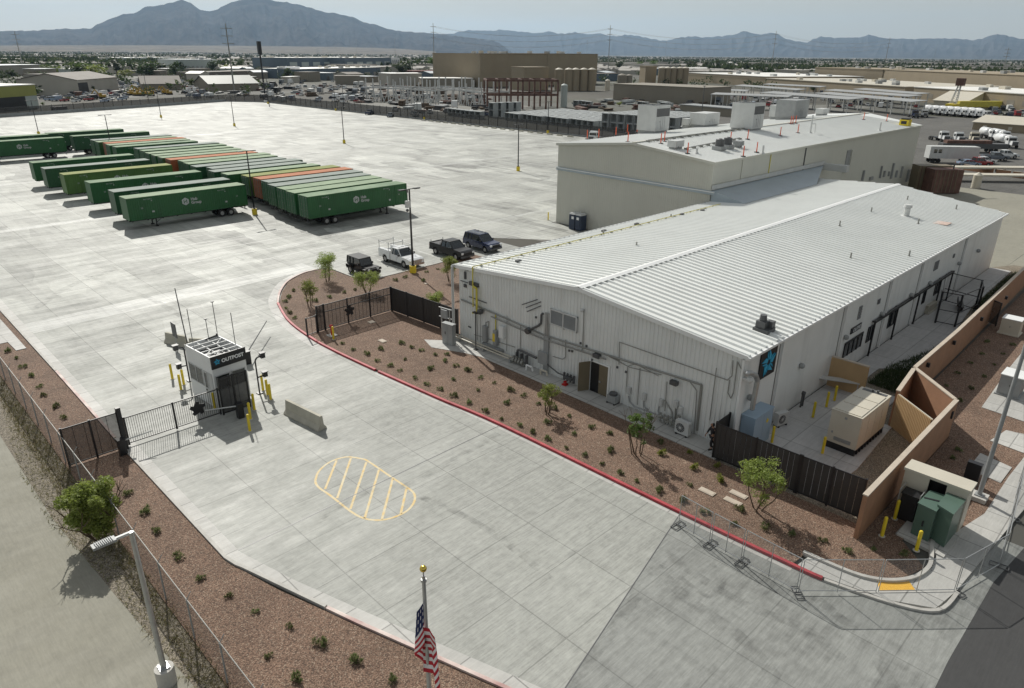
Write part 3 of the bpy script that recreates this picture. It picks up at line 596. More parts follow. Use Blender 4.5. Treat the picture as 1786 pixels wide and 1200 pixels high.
pipe('conduit', [(1081,635),(1082,596),(1270,662),(1278,655),(1280,628)], .03); pipe('conduit', [(1274,662),(1271,684),(1276,694),(1281,684),(1288,630),(1293,640),(1296,645)], .03)
pipe('pipe_run', [(1225,670),(1217,750)], .07); pipe('pipe_run', [(1205,663),(1218,680),(1213,755)], .035, off=.17)
pipe('conduit', [(1251,641),(1239,732)], .025); pipe('conduit', [(1020,540),(1018,605),(1016,612)], .035); pipe('conduit', [(910,565),(908,627)], .03); pipe('conduit', [(886,550),(885,612)], .02)
pipe('conduit', [(988,592),(988,622),(983,626),(966,621)], .03); pipe('conduit', [(1096,640),(1094,683)], .03); pipe('conduit', [(1118,641),(1113,705)], .03); pipe('conduit', [(1165,665),(1161,716)], .03)
pipe('conduit', [(1082,629),(1060,619),(1100,640),(1155,653)], .025); pipe('conduit', [(1096,638),(1110,634),(1150,655)], .02)
pipe('drain_hose', [(1098,690),(1100,700),(1108,708),(1130,716),(1160,727)], .05, 'grey'); pipe('drain_hose', [(1124,697),(1124,708),(1132,714)], .045, 'grey'); pipe('drain_hose', [(1152,703),(1149,716),(1152,722)], .04,'grey')
pipe('conduit', [(1161,697),(1174,718),(1174,730)], .04); pipe('pipe_run', [(1180,708),(1179,735)], .06)
pipe('bar_bracket', [(912,531),(939,522)], .035, 'dgrey'); pipe('bar_bracket', [(919,536),(945,526)], .035, 'dgrey'); pipe('bar_bracket', [(921,543),(945,533)], .035, 'dgrey')
pipe('black_duct', [(950,546),(947,548),(946,563),(942,567),(927,574)], .09, 'dgrey', .16); p = F(924,575); mb = MB(); mb.cyl((WX0-.05,p.y,p.z),(WX0-.35,p.y,p.z-.06),.24,n=10); mb.build('duct_cap', G['dgrey'], wh, O)
for dd in (-.09,.0,.09): mb = MB(); a = F(957,545); b = F(954,620); mb.cyl((WX0-.14,a.y+dd*1.6,a.z),(WX0-.14,a.y+dd*1.6,b.z),.055,n=6); mb.build('pipe_run', G['steel'], wh, O)
mb = MB(); a = F(956,585); b = F(953,652); mb.b2((WX0-.22,a.y-.22,b.z),(WX0-.05,a.y+.22,a.z)); mb.build('riser_duct', G['grey'], wh, O)
a = F(953,612); b = F(953,633); mb = MB(); mb.b2((WX0-.42,a.y-.45,b.z),(WX0-.225,a.y+.45,a.z)); mb.build('junction_box', G['grey'], wh, O)
def fbox(name, px, py, wd, hh, dep=.25, mt='grey', off=0, lab=None, r=.02): p = F(px, py); mb = MB(); mb.b2((WX0-.05-off-dep,p.y-wd/2,p.z-hh/2),(WX0-.05-off,p.y+wd/2,p.z+hh/2)); mb.b2((WX0-.07-off-dep,p.y-wd/2+.05,p.z-hh/2+.05),(WX0-.052-off-dep,p.y+wd/2-.05,p.z+hh/2-.05)); return mb.build(name, G[mt], wh, O, lab)
fbox('meter_cabinet', 849,581,.45,1.3); fbox('meter_cabinet', 868,588,.4,1.25,.3); fbox('meter_cabinet', 879,578,.5,.95,.3,'white',lab='white meter cabinet')
mb = MB(); p = F(867,586.5); mb.b2((WX0-.38,p.y-.12,p.z-.35),(WX0-.36-.001,p.y+.14,p.z+.32)); mb.build('warning_plate', G['yellow'], wh, O)
pipe('conduit', [(849,571),(849,562),(854,560),(854,571)], .035); pipe('conduit', [(833,548),(834,593)], .03); pipe('conduit', [(839,548),(839,595)], .02); pipe('conduit', [(829,583),(900,605)], .03)
fbox('wire_trough', 862,605,2.3,.3,.2); fbox('wall_sign', 820,570,.35,.12,.02,'dgrey')
for px, py in ((1098.6,680),(1125.7,691),(1155,701),(1181,704),(1189.6,715)): fbox('junction_box', px, py, .28, .5, .16, 'lgrey')
for px, py in ((1044,619),(1178.8,666)): fbox('wall_lamp', px, py, .5, .28, .3, 'dgrey')
for px, py in ((936,553),(985,572),(1014,598),(1024,603),(1034,627),(1078,640),(1093,648),(999,612),(994,611)): fbox('wall_fitting', px, py, .12, .14, .08, 'dgrey')
for px, py in ((1019,540),): p = F(px,py); mb = MB(); mb.ball((WX0-.25,p.y,p.z),.13,8); mb.b2((WX0-.2,p.y-.05,p.z-.05),(WX0,p.y+.05,p.z+.05)); mb.build('camera_dome', G['lgrey'], wh, O)
mb = MB(); p = PY(1301,660,WY0-.4); mb.ball((WX0-.15,WY0-.5,4.9),.2,8); mb.b2((WX0-.25,WY0-.5,4.85),(WX0,WY0-.02,4.95)); mb.build('camera_dome', G['lgrey'], wh, O)
fbox('wall_antenna', 812,470,.9,.05,.05,'dgrey'); fbox('wall_antenna', 811,491,.9,.05,.05,'dgrey'); fbox('wall_antenna', 813,480,.22,.6,.1,'dgrey'); fbox('wall_antenna', 813,498,.3,.25,.1,'dgrey'); fbox('wall_antenna', 829,495,1.0,.3,.2,'dgrey'); pipe('bar_bracket', [(820,517),(850,528)], .04, 'dgrey')
# gas line: across the roof, down the gable
mb = MB(); gy = 39.75
mb.cyl((x0-.1,gy,zz(gy)+.2),(72,gy-.1,zz(gy)+.2),.035,n=6)
a = F(849,540); mb.tube([(x0-.1,gy,zz(gy)+.2),(x0-.1,gy,a.z)],.055,6)
b = F(837,502); c = F(839,542); mb.tube([(x0-.1,gy,b.z+.12),(x0-.1,b.y,b.z),(x0-.1,b.y,c.z-.1),(x0-.1,b.y+.5,c.z-.25)],.09,6); mb.build('gas_pipe', G['ypipe'], wh, O)
for i in range(24): mb = MB(); mb.box((x0+.8+i*1.5,gy,zz(gy)+.12),(.14,.22,.1)); mb.build('pipe_block', G['grey'], wh, O)
pipe('gas_pipe', [(866,548),(866,574)], .05, 'ypipe')
p = F(843,542); mb = MB(); mb.ball((WX0-.35,p.y,p.z),.28,8,sz=.8); mb.build('gas_regulator', G['dgrey'], wh, O)
# roof fittings of the white warehouse
def rtop(px, py):     # point on the roof surface
    for i in range(6):
        z = 6.8 if i == 0 else zz(q.y); q = P(px, py, z)
    return q
for px, py, kd in ((904,458,0),(1053,405,0),(1110,393,0),(1189,376,0),(1225,369,0),(1580,378,3),(1582,350,1),(1464,395,1),(1519,371,1),(1601,391,1),(1667,366,1),(1483,452,1),(1585,448,1),(1052,410,2),(1110,430,2),(1170,380,2)):
    q = rtop(px, py); mb = MB()
    if kd == 0: mb.box((q.x,q.y,q.z+.15),(.5,.25,.16)); nm = 'vent_cap'; mt = 'dgrey'
    elif kd == 3: mb.cyl(q,q+Vector((0,0,.9)),.28,.28,12); mb.cyl(q+Vector((0,0,.95)),q+Vector((0,0,1.25)),.42,.36,12); mb.cyl(q,q+Vector((0,0,.12)),.55,.4,12); nm = 'roof_exhaust'; mt = 'lgrey'
    else: mb.cyl(q,q+Vector((0,0,.55 if kd == 1 else .4)),.07,n=8); mb.cyl(q,q+Vector((0,0,.12)),.17,.1,8); nm = 'vent_pipe'; mt = 'pipe'
    tb = mb.build(nm, G[mt], rf, O); tb.location = (0,0,0)
q = rtop(1332,577); mb = MB(); mb.box((q.x,q.y,q.z+.12),(1.0,1.0,.24)); mb.box((q.x-.1,q.y+.1,q.z+.45),(.6,.6,.45)); mb.cyl((q.x-.1,q.y+.1,q.z+.6),(q.x-.1,q.y+.1,q.z+1.05),.24,.2,10); mb.box((q.x+.3,q.y-.25,q.z+.45),(.4,.4,.4)); mb.cyl((q.x+.3,q.y+.3,q.z+.2),(q.x+.3,q.y+.3,q.z+.85),.1,n=8)
tag(mb.build('roof_fan', G['dgrey'], None, q), 'grey roof exhaust fan at the near eave of the white warehouse roof', 'roof fan')
mb = MB(); q = rtop(1643,391); mb.box((q.x,q.y,q.z+.12),(1.6,1.3,.03)); mb.build('roof_patch', mat('pale red sealant', (.55,.42,.36), .7, .2, 3), rf, O).location = (0,0,0)

# ================================================================== BEIGE WAREHOUSE behind
bw = thing('beige_warehouse', 'taller beige metal warehouse with crowded roof behind the white one', 'warehouse', (73.5,41.9,0)); OB = (73.5,41.9,0)
BX0, BY0, BY1, BE, BRY, BRZ = 73.55, 41.95, 65.6, 10.8, 53.2, 11.9
def bend(y): return 144+(y-41.95)*.45
mb = MB(); n = 79
def bt(y): return BE+(BRZ-BE)*(1-abs(y-BRY)/(BRY-BY0 if y < BRY else BY1-BRY))
for i in range(n):
    a = BY0+(BY1-BY0)*i/n; b = BY0+(BY1-BY0)*(i+1)/n; m_ = a+(b-a)*.9
    mb.add([(BX0,a,0),(BX0,m_,0),(BX0,m_,bt(m_)),(BX0,a,bt(a))], [(3,2,1,0)]); mb.add([(BX0,m_,0),(BX0+.03,(m_+b)/2,0),(BX0+.03,(m_+b)/2,bt(b)),(BX0,m_,bt(m_))], [(3,2,1,0)]); mb.add([(BX0+.03,(m_+b)/2,0),(BX0,b,0),(BX0,b,bt(b)),(BX0+.03,(m_+b)/2,bt(b))], [(3,2,1,0)])
mb.add([(BX0,BY0,0),(bend(BY0),BY0,0),(bend(BY0),BY0,BE),(BX0,BY0,BE)], [(0,1,2,3)])
mb.add([(BX0,BY1,0),(bend(BY1),BY1,0),(bend(BY1),BY1,BE),(BX0,BY1,BE)], [(3,2,1,0)])
mb.add([(bend(BY0),BY0,0),(bend(BY1),BY1,0),(bend(BY1),BY1,BE),(bend(BRY),BRY,BRZ),(bend(BY0),BY0,BE)], [(0,1,2,3,4)])
mb.build('wall', G['beige'], bw, OB)
def bz(y): return (BE+.03)+(BRZ-BE)*(1-abs(y-BRY)/((BRY-BY0) if y < BRY else (BY1-BRY)))
mb = MB(); mb.add([(BX0-.2,BY0-.2,BE),(bend(BY0)+.2,BY0-.2,BE),(bend(BRY)+.2,BRY,BRZ+.05),(BX0-.2,BRY,BRZ+.05)], [(0,1,2,3)]); mb.add([(BX0-.2,BRY,BRZ+.05),(bend(BRY)+.2,BRY,BRZ+.05),(bend(BY1)+.2,BY1+.2,BE),(BX0-.2,BY1+.2,BE)], [(0,1,2,3)])
x = BX0+.4
while x < 143:
    for s0, s1 in ((BY0-.2,BRY),(BRY,BY1+.2)):
        za_, zb_ = (BE, BRZ+.05) if s0 < BRY-1 else (BRZ+.05, BE)
        mb.add([(x-.04,s0,za_),(x,s0,za_+.06),(x+.04,s0,za_),(x-.04,s1,zb_),(x,s1,zb_+.06),(x+.04,s1,zb_)], [(0,1,4,3),(1,2,5,4)])
    x += .6
br_ = mb.build('roof', G['roofm'], bw, OB)
mb = MB(); mb.beam((BX0-.23,BY0-.2,BE-.1),(BX0-.23,BRY,BRZ-.05),.06,.3); mb.beam((BX0-.23,BRY,BRZ-.05),(BX0-.23,BY1+.2,BE-.1),.06,.3); mb.beam((BX0-.2,BY0-.24,BE-.1),(bend(BY0)+.2,BY0-.24,BE-.1),.08,.26); mb.beam((BX0,BRY,BRZ+.12),(bend(BRY),BRY,BRZ+.12),.5,.1); mb.build('roof_trim', G['beige'], bw, OB)
mb = MB()   # blue grey band across the gable, sloping
p0 = PX(972,293,BX0); p1 = PX(1246,337,BX0); mb.beam((BX0-.1,p0.y,p0.z),(BX0-.1,p1.y-.1,p1.z),.2,.42); mb.build('gutter_band', G['bluegrey'], bw, OB)
mb = MB(); mb.beam((BX0-.22,p0.y,p0.z+.1),(BX0-.22,p1.y-.1,p1.z+.1),.06,.1); mb.build('band_flashing', G['white'], bw, OB)
p = PY(1405,262,BY0); mb = MB(); mb.b2((p.x-.08,BY0-.12,5.5),(p.x+.08,BY0-.003,BE-.2)); mb.build('downspout', G['dgrey'], bw, OB)
a, b = PY(1480,262,BY0), PY(1478,297,BY0); mb = MB(); mb.b2((a.x-.5,BY0-.1,b.z),(a.x+.9,BY0-.004,a.z)); wv = mb.build('window', G['grey'], bw, OB)
mb = MB(); mb.b2((a.x-.9,BY0-.35,b.z-.15),(a.x+.9,BY0-.003,b.z)); mb.b2((a.x+.9,BY0-.3,b.z),(a.x+1.1,BY0-.003,a.z)); q = mb.build('window_frame', G['beige'], wv, OB); q.location = (0,0,0)
for px in (1290,1337): 
    p = PY(px, 320, BY0); mb = MB(); mb.cyl((p.x,BY0-.06,7),(p.x,BY0-.06,BE-.1),.05,n=6); mb.build('gas_pipe' if px > 1300 else 'conduit', G['ypipe' if px > 1300 else 'beige'], bw, OB)
for px, py, wd, hh in ((1504,306,.3,1.6),(1535,300,.2,2),(1541,303,.4,1),(1549,303,.25,.8),(1555,298,.35,2.6),(1562,303,.3,1.2),(1571,300,.2,2),(1518,311,1.2,.5),(1583,306,.9,2.2)):
    p = PY(px, py, BY0); mb = MB(); mb.b2((p.x-wd/2,BY0-.3,p.z-hh/2),(p.x+wd/2,BY0-.004,p.z+hh/2)); mb.build('wall_cabinet', G['grey'], bw, OB)
# low link roof between the two warehouses: blue grey membrane with an upstand
lk = thing('link_roof', 'low blue grey membrane roof joining the two warehouses', 'roof', (74,36,6)); OL = (74,36,6)
mb = MB(); A0 = P(1243,353,6.35); B0 = P(1300,358,6.6); C0 = P(1408,312,6.6); D0 = PY(1405,296,BY0); E0 = PY(1246,331,BY0)
mb.add([(73.6,41.85,7.6),(73.6,37.6,6.75),(bend(16)-.1-(144-104),37.6,6.75),(104,41.85,7.6)], [(0,1,2,3)]); mb.add([(73.6,41.85,7.6),(73.6,37.6,6.75),(73.6,37.6,6.2),(73.6,41.85,6.2)], [(0,1,2,3)])
mb.build('membrane', G['bluegrey'], lk, OL)
mb = MB(); mb.beam((73.55,41.8,7.95),(104,41.8,7.95),.1,.5); mb.box((104.3,40.2,7.4),(.9,3.4,.9)); mb.build('upstand', G['lgrey'], lk, OL)

# ================================================================== CONTAINER TRAILERS
def make_trailer(front_left):
    """chassis trailer, 16.2 m, near long side at y=0; ground at z=0"""
    Lt, Wd, z0, z1 = 16.2, 2.55, 1.2, 4.1
    r = thing('container_trailer', 'x', 'trailer')
    mb = MB(); n = 54; st_ = Lt/n
    for side, y, s_ in ((0, 0, 1), (1, Wd, -1)):      # shallow corrugated sides
        for i in range(n):
            xa, xb, xc, xd = i*st_, i*st_+st_*.45, i*st_+st_*.6, i*st_+st_*.85; d_ = .022*s_
            pts = [(xa,y),(xb,y),(xc,y+d_),(xd,y+d_),((i+1)*st_,y)]
            for (x1,y1),(x2,y2) in zip(pts[:-1],pts[1:]):
                q = [(x1,y1,z0),(x2,y2,z0),(x2,y2,z1),(x1,y1,z1)]; mb.add(q if side == 0 else q[::-1], [(0,1,2,3)])
    for x, o_ in ((0,1),(Lt,-1)): q = [(x,0,z0),(x,Wd,z0),(x,Wd,z1),(x,0,z1)]; mb.add(q[::-1] if o_ == 1 else q, [(0,1,2,3)])
    mb.add([(0,0,z0),(Lt,0,z0),(Lt,Wd,z0),(0,Wd,z0)], [(3,2,1,0)])
    for x in (0,Lt,2.0,Lt-2.0):
        for y in (-.012,Wd+.012): mb.box((x+(0.06 if x == 0 else -.06 if x == Lt else 0),y,(z0+z1)/2),(.16,.06,z1-z0+.004))
    for y in (-.012,Wd+.012): mb.box((Lt/2,y,z1-.06),(Lt+.02,.06,.13)); mb.box((Lt/2,y,z0+.07),(Lt+.02,.06,.15))
    mb.build('container', G['tgreen'], r)
    mb = MB(); mb.b2((-.004,-.03,z1+.002),(Lt+.004,Wd+.03,z1+.05)); mb.build('roof', G['troof'], r)
    ex = Lt if front_left else 0; sg_ = 1 if front_left else -1
    mb = MB()
    for y in (.35,.9,1.65,2.2): mb.box((ex+sg_*.07,y,(z0+z1)/2),(.05,.045,z1-z0-.1)); [mb.box((ex+sg_*.08,y,z0+(z1-z0)*f_),(.07,.16,.07)) for f_ in (.08,.36,.62,.93)]
    mb.box((ex+sg_*.03,Wd/2,(z0+z1)/2),(.03,.06,z1-z0)); 
    mb.build('locking_bars', G['tbar'], r)
    mb = MB(); mb.b2((ex+sg_*.01,.06,z0+.12),(ex+sg_*.035,Wd/2-.04,z1-.1)); mb.build('door', G['tdoor'], r); mb = MB(); mb.b2((ex+sg_*.01,Wd/2+.04,z0+.12),(ex+sg_*.035,Wd-.06,z1-.1)); mb.build('door', G['tdoor'], r)
    mb = MB(); mb.b2((.1,.75,.95),(Lt-.1,.95,1.18)); mb.b2((.1,1.6,.95),(Lt-.1,1.8,1.18))
    for k in range(9): mb.b2((.3+k*1.93,.1,1.0),(.45+k*1.93,Wd-.1,1.16))
    mb.b2((ex-sg_*.1,.1,.55),(ex-sg_*.2,Wd-.1,.68)); mb.b2((ex-sg_*.1,.7,.6),(ex-sg_*.2,.8,1.0)); mb.b2((ex-sg_*.1,1.75,.6),(ex-sg_*.2,1.85,1.0)); mb.build('chassis', G['black'], r)
    lx = 3.4 if front_left else Lt-3.4
    for y in (.45,2.1):
        mb = MB(); mb.b2((lx-.07,y-.07,.12),(lx+.07,y+.07,1.0)); mb.b2((lx-.2,y-.15,0),(lx+.2,y+.15,.12)); mb.beam((lx,y,.5),(lx+.7*sg_,y,.98),.06,.06); mb.build('landing_leg', G['black'], r)
    for k, dx in enumerate((2.6,3.9)):
        wx = ex-sg_*dx
        for y in (.3,2.25):
            mb = MB(); mb.cyl((wx,y-.26,.52),(wx,y+.26,.52),.5,n=18); wl = mb.build('wheel', G['tyre'], r)
            mb = MB(); ys_ = y-.27 if y < 1 else y+.27; mb.cyl((wx,ys_,.52),(wx,y,.52),.27,n=12); mb.build('rim', G['rim'], wl)
        mb = MB(); mb.cyl((wx,.3,.52),(wx,2.25,.52),.09,n=8); mb.build('axle', G['black'], r)
    cx_, cz_, R_ = Lt*.46, 2.85, .52
    mb = MB(); mb.add([(cx_+R_*sin(k*pi/3),-.05,cz_+R_*cos(k*pi/3)) for k in range(6)]+[(cx_+R_*sin(k*pi/3),.02,cz_+R_*cos(k*pi/3)) for k in range(6)], [tuple(range(6))]+[(k,6+k,6+(k+1)%6,(k+1)%6) for k in range(6)]); eb = mb.build('emblem', G['temb'], r)
    mb = MB(); mb.b2((cx_-.24,-.056,cz_-.24),(cx_-.15,-.052,cz_+.26)); mb.b2((cx_+.13,-.056,cz_-.24),(cx_+.22,-.052,cz_+.26)); mb.beam((cx_-.2,-.054,cz_-.12),(cx_+.18,-.054,cz_+.14),.003,.09); mb.build('emblem_letter', G['tgreen'], eb)
    mb = MB(); mb.text('Hub', .52, (cx_+.75,-.036,cz_+.06), (1,0,0), (0,0,1), .003, bold=.02); mb.text('Group', .52, (cx_+.75,-.036,cz_-.42), (1,0,0), (0,0,1), .003, bold=.02)
    mb.build('lettering', G['temb'], r)
    mb = MB()
    for t_, x_, z_, s_ in (('HGIU 530512', 2.0, 3.72, .2), ('53', 1.6, 2.6, .3), ('HGIU 530512', Lt-4.2, 3.72, .2), ('53', Lt-1.6, 2.6, .3)): mb.text(t_, s_, (x_,-.036,z_), (1,0,0), (0,0,1), .002)
    for x_ in (3.1, Lt-3.1): mb.box((x_,-.036,2.1),(.3,.004,.22)); mb.box((x_,-.036,3.55),(.12,.004,.12))
    mb.build('markings', G['temb'], r)
    return r
G['tgreen'] = mat('green container paint', (.016,.105,.03), .45, .1, .5, grime=.55)
G['tgreen2'] = mat('dark green container paint', (.014,.075,.028), .45, .1, .5, grime=.55)
G['tolive'] = mat('yellow green container paint', (.07,.15,.03), .5, .1, .5, grime=.55)
G['torange'] = mat('orange container paint', (.42,.1,.035), .5, .12, .5, grime=.3)
G['troof'] = mat('faded sunlit green roof', (.17,.26,.16), .8, .12, .4, alt=(.23,.31,.2), grime=.45, spec=.2)  # roof colours: sun glare painted in as a paler tone, besides the fading
G['troofg'] = mat('faded sunlit grey green roof', (.27,.31,.28), .8, .1, .4, grime=.45, spec=.2)
G['troofd'] = mat('pale green roof paint', (.27,.35,.23), .8, .1, .4, grime=.45, spec=.2)
G['troofy'] = mat('yellow green roof paint', (.24,.27,.08), .8, .1, .4, grime=.45, spec=.2)
G['troofo'] = mat('faded sunlit orange roof', (.45,.17,.08), .8, .1, .4, grime=.45, spec=.2)
G['tbar'] = mat('galvanised lock bars', (.2,.24,.2), .5, .1, 3); G['tdoor'] = mat('green container doors', (.03,.12,.05), .5, .15, 2, grime=.4)
G['tdooro'] = mat('orange container doors', (.35,.09,.04), .5, .15, 2, grime=.4); G['temb'] = mat('grey white decal', (.45,.47,.46), .55, .06, 3)
sch = dict(g={}, d={G['tgreen'].name: G['tgreen2'], G['troof'].name: G['troofg']}, p={G['troof'].name: G['troofd']}, k={G['tgreen'].name: G['tgreen2']},
           y={G['tgreen'].name: G['tolive'], G['troof'].name: G['troofy']}, o={G['tgreen'].name: G['torange'], G['troof'].name: G['troofo'], G['tdoor'].name: G['tdooro']})
cname = dict(g='green container trailer', d='dark green container trailer with a grey roof', p='green container trailer with a pale roof', k='dark green container trailer', y='yellow green container trailer', o='orange container trailer')
ORD = ['nearest','second','third','fourth','fifth','sixth','seventh','eighth','ninth','tenth','eleventh','twelfth','thirteenth','fourteenth','fifteenth','sixteenth','seventeenth','eighteenth','nineteenth','twentieth','twenty-first','twenty-second','twenty-third','twenty-fourth','twenty-fifth','twenty-sixth','twenty-seventh']
pa, pb = make_trailer(True), make_trailer(False); used = {}
rowA = [(28.5,100.2,'p'),(28.9,106.2,'d'),(28.7,116.1,'g'),(28.0,126.6,'y'),(27.4,135.1,'d'),(27.6,143.8,'g')]
rowB = [(46.5,85.8,'g'),(46.6,89.4,'p'),(46.9,92.6,'p'),(47.2,96.0,'d'),(48.0,99.6,'d'),(48.4,103.0,'o'),(48.1,106.4,'y'),(46.6,110.3,'p'),(46.2,114.3,'d'),(47.4,117.8,'d'),(46.2,121.4,'d'),(46.6,125.4,'p'),(47.0,128.9,'p'),(46.2,132.4,'o'),(46.1,136.0,'p'),(46.2,139.6,'p'),(46.4,143.4,'p'),(46.9,147.8,'g'),(47.2,151.8,'d'),(45.0,157.5,'g'),(45.0,161.5,'p'),(45.5,165.0,'o'),(45.0,168.6,'p'),(45.2,172.6,'d'),(44.2,183.8,'k'),(41.6,193.8,'k')]
rowC = [(26.0,182.6,'g'),(25.2,191.5,'k')]
jt = random.Random(2)
for row, proto, nm, grp in ((rowA, pa, 'of the spaced left row', 'trailers in the spaced row'), (rowB, pb, 'of the packed row', 'trailers in the packed row'), (rowC, pa, 'of the far left pair', 'trailers at the far left edge')):
    for i, (x, y, c) in enumerate(row):
        lab = '%s, %s %s' % (cname[c], ORD[i], nm)
        rz_ = rad(jt.uniform(-.35,.35)+(.8 if y > 150 else 0))
        t = dup(proto, (x,y,0), rz_, label=lab, group=grp, mats=sch[c] or None)
        lz = jt.uniform(-.05,.05); t.location.z = lz*0
for pr_ in (pa, pb):
    for ch in list(pr_.children_recursive): bpy.data.objects.remove(ch)
    bpy.data.objects.remove(pr_)

# ================================================================== VEHICLES
def wheels(r, xs, w_, rad_=.36, wd=.24):
    for x in xs:
        for s_ in (-1,1):
            mb = MB(); mb.lathe([(rad_*.6,-wd/2),(rad_*.95,-wd/2),(rad_,-wd/2+.04),(rad_,wd/2-.04),(rad_*.95,wd/2),(rad_*.6,wd/2)],(0,0,0),20)
            mb.v = [(x+a, s_*(w_/2-wd/2+.01)+c, rad_+b) for a, b, c in mb.v]; wl = mb.build('wheel', G['tyre'], r)
            mb = MB(); yo = s_*(w_/2-.02); mb.cyl((x,yo,rad_),(x,s_*(w_/2-wd+.02),rad_),rad_*.58,n=16); 
            for k in range(5): mb.box((x+cos(k*2*pi/5)*rad_*.3,yo+s_*.005,rad_+sin(k*2*pi/5)*rad_*.3),(rad_*.5,.03,.06),ry=-k*2*pi/5)
            mb.build('rim', G['rim'], wl)
def loft(mb, secs, k=None):   # secs: list of (x, [(y,z)...]) half outlines mirrored
    rings = []
    for x, h in secs: rings.append([(x+0, y, z) for y, z in h]+[(x, -y, z) for y, z in reversed(h)])
    n = len(rings[0]); vs = [v for r_ in rings for v in r_]; fs = []
    for i in range(len(rings)-1): fs += [(i*n+j, i*n+(j+1)%n, (i+1)*n+(j+1)%n, (i+1)*n+j) for j in range(n)]
    fs += [tuple(range(n))[::-1], tuple(range((len(rings)-1)*n, len(rings)*n))]
    return mb.add(vs, fs, k)
def carside(mb, prof, w_, tumble, zb, arches=(), ra=.42):
    """outline of the lower body in side view extruded to width with the wheel arches cut out of its lower edge"""
    pts = list(prof); lo = []
    for ax in sorted(arches, reverse=True):
        for k in range(9): a = pi*k/8; lo.append((ax+ra*cos(a), zb+ra*.95*sin(a)))
    poly = pts+lo; n = len(poly); h = w_/2
    def yy_(z): return h-(max(0, z-zb-.45)*tumble)
    vs = [(x,-yy_(z),z) for x, z in poly]+[(x,yy_(z),z) for x, z in poly]
    return mb.add(vs, [tuple(range(n)), tuple(range(2*n-1,n-1,-1))]+[(i,n+i,n+(i+1)%n,(i+1)%n) for i in range(n)])
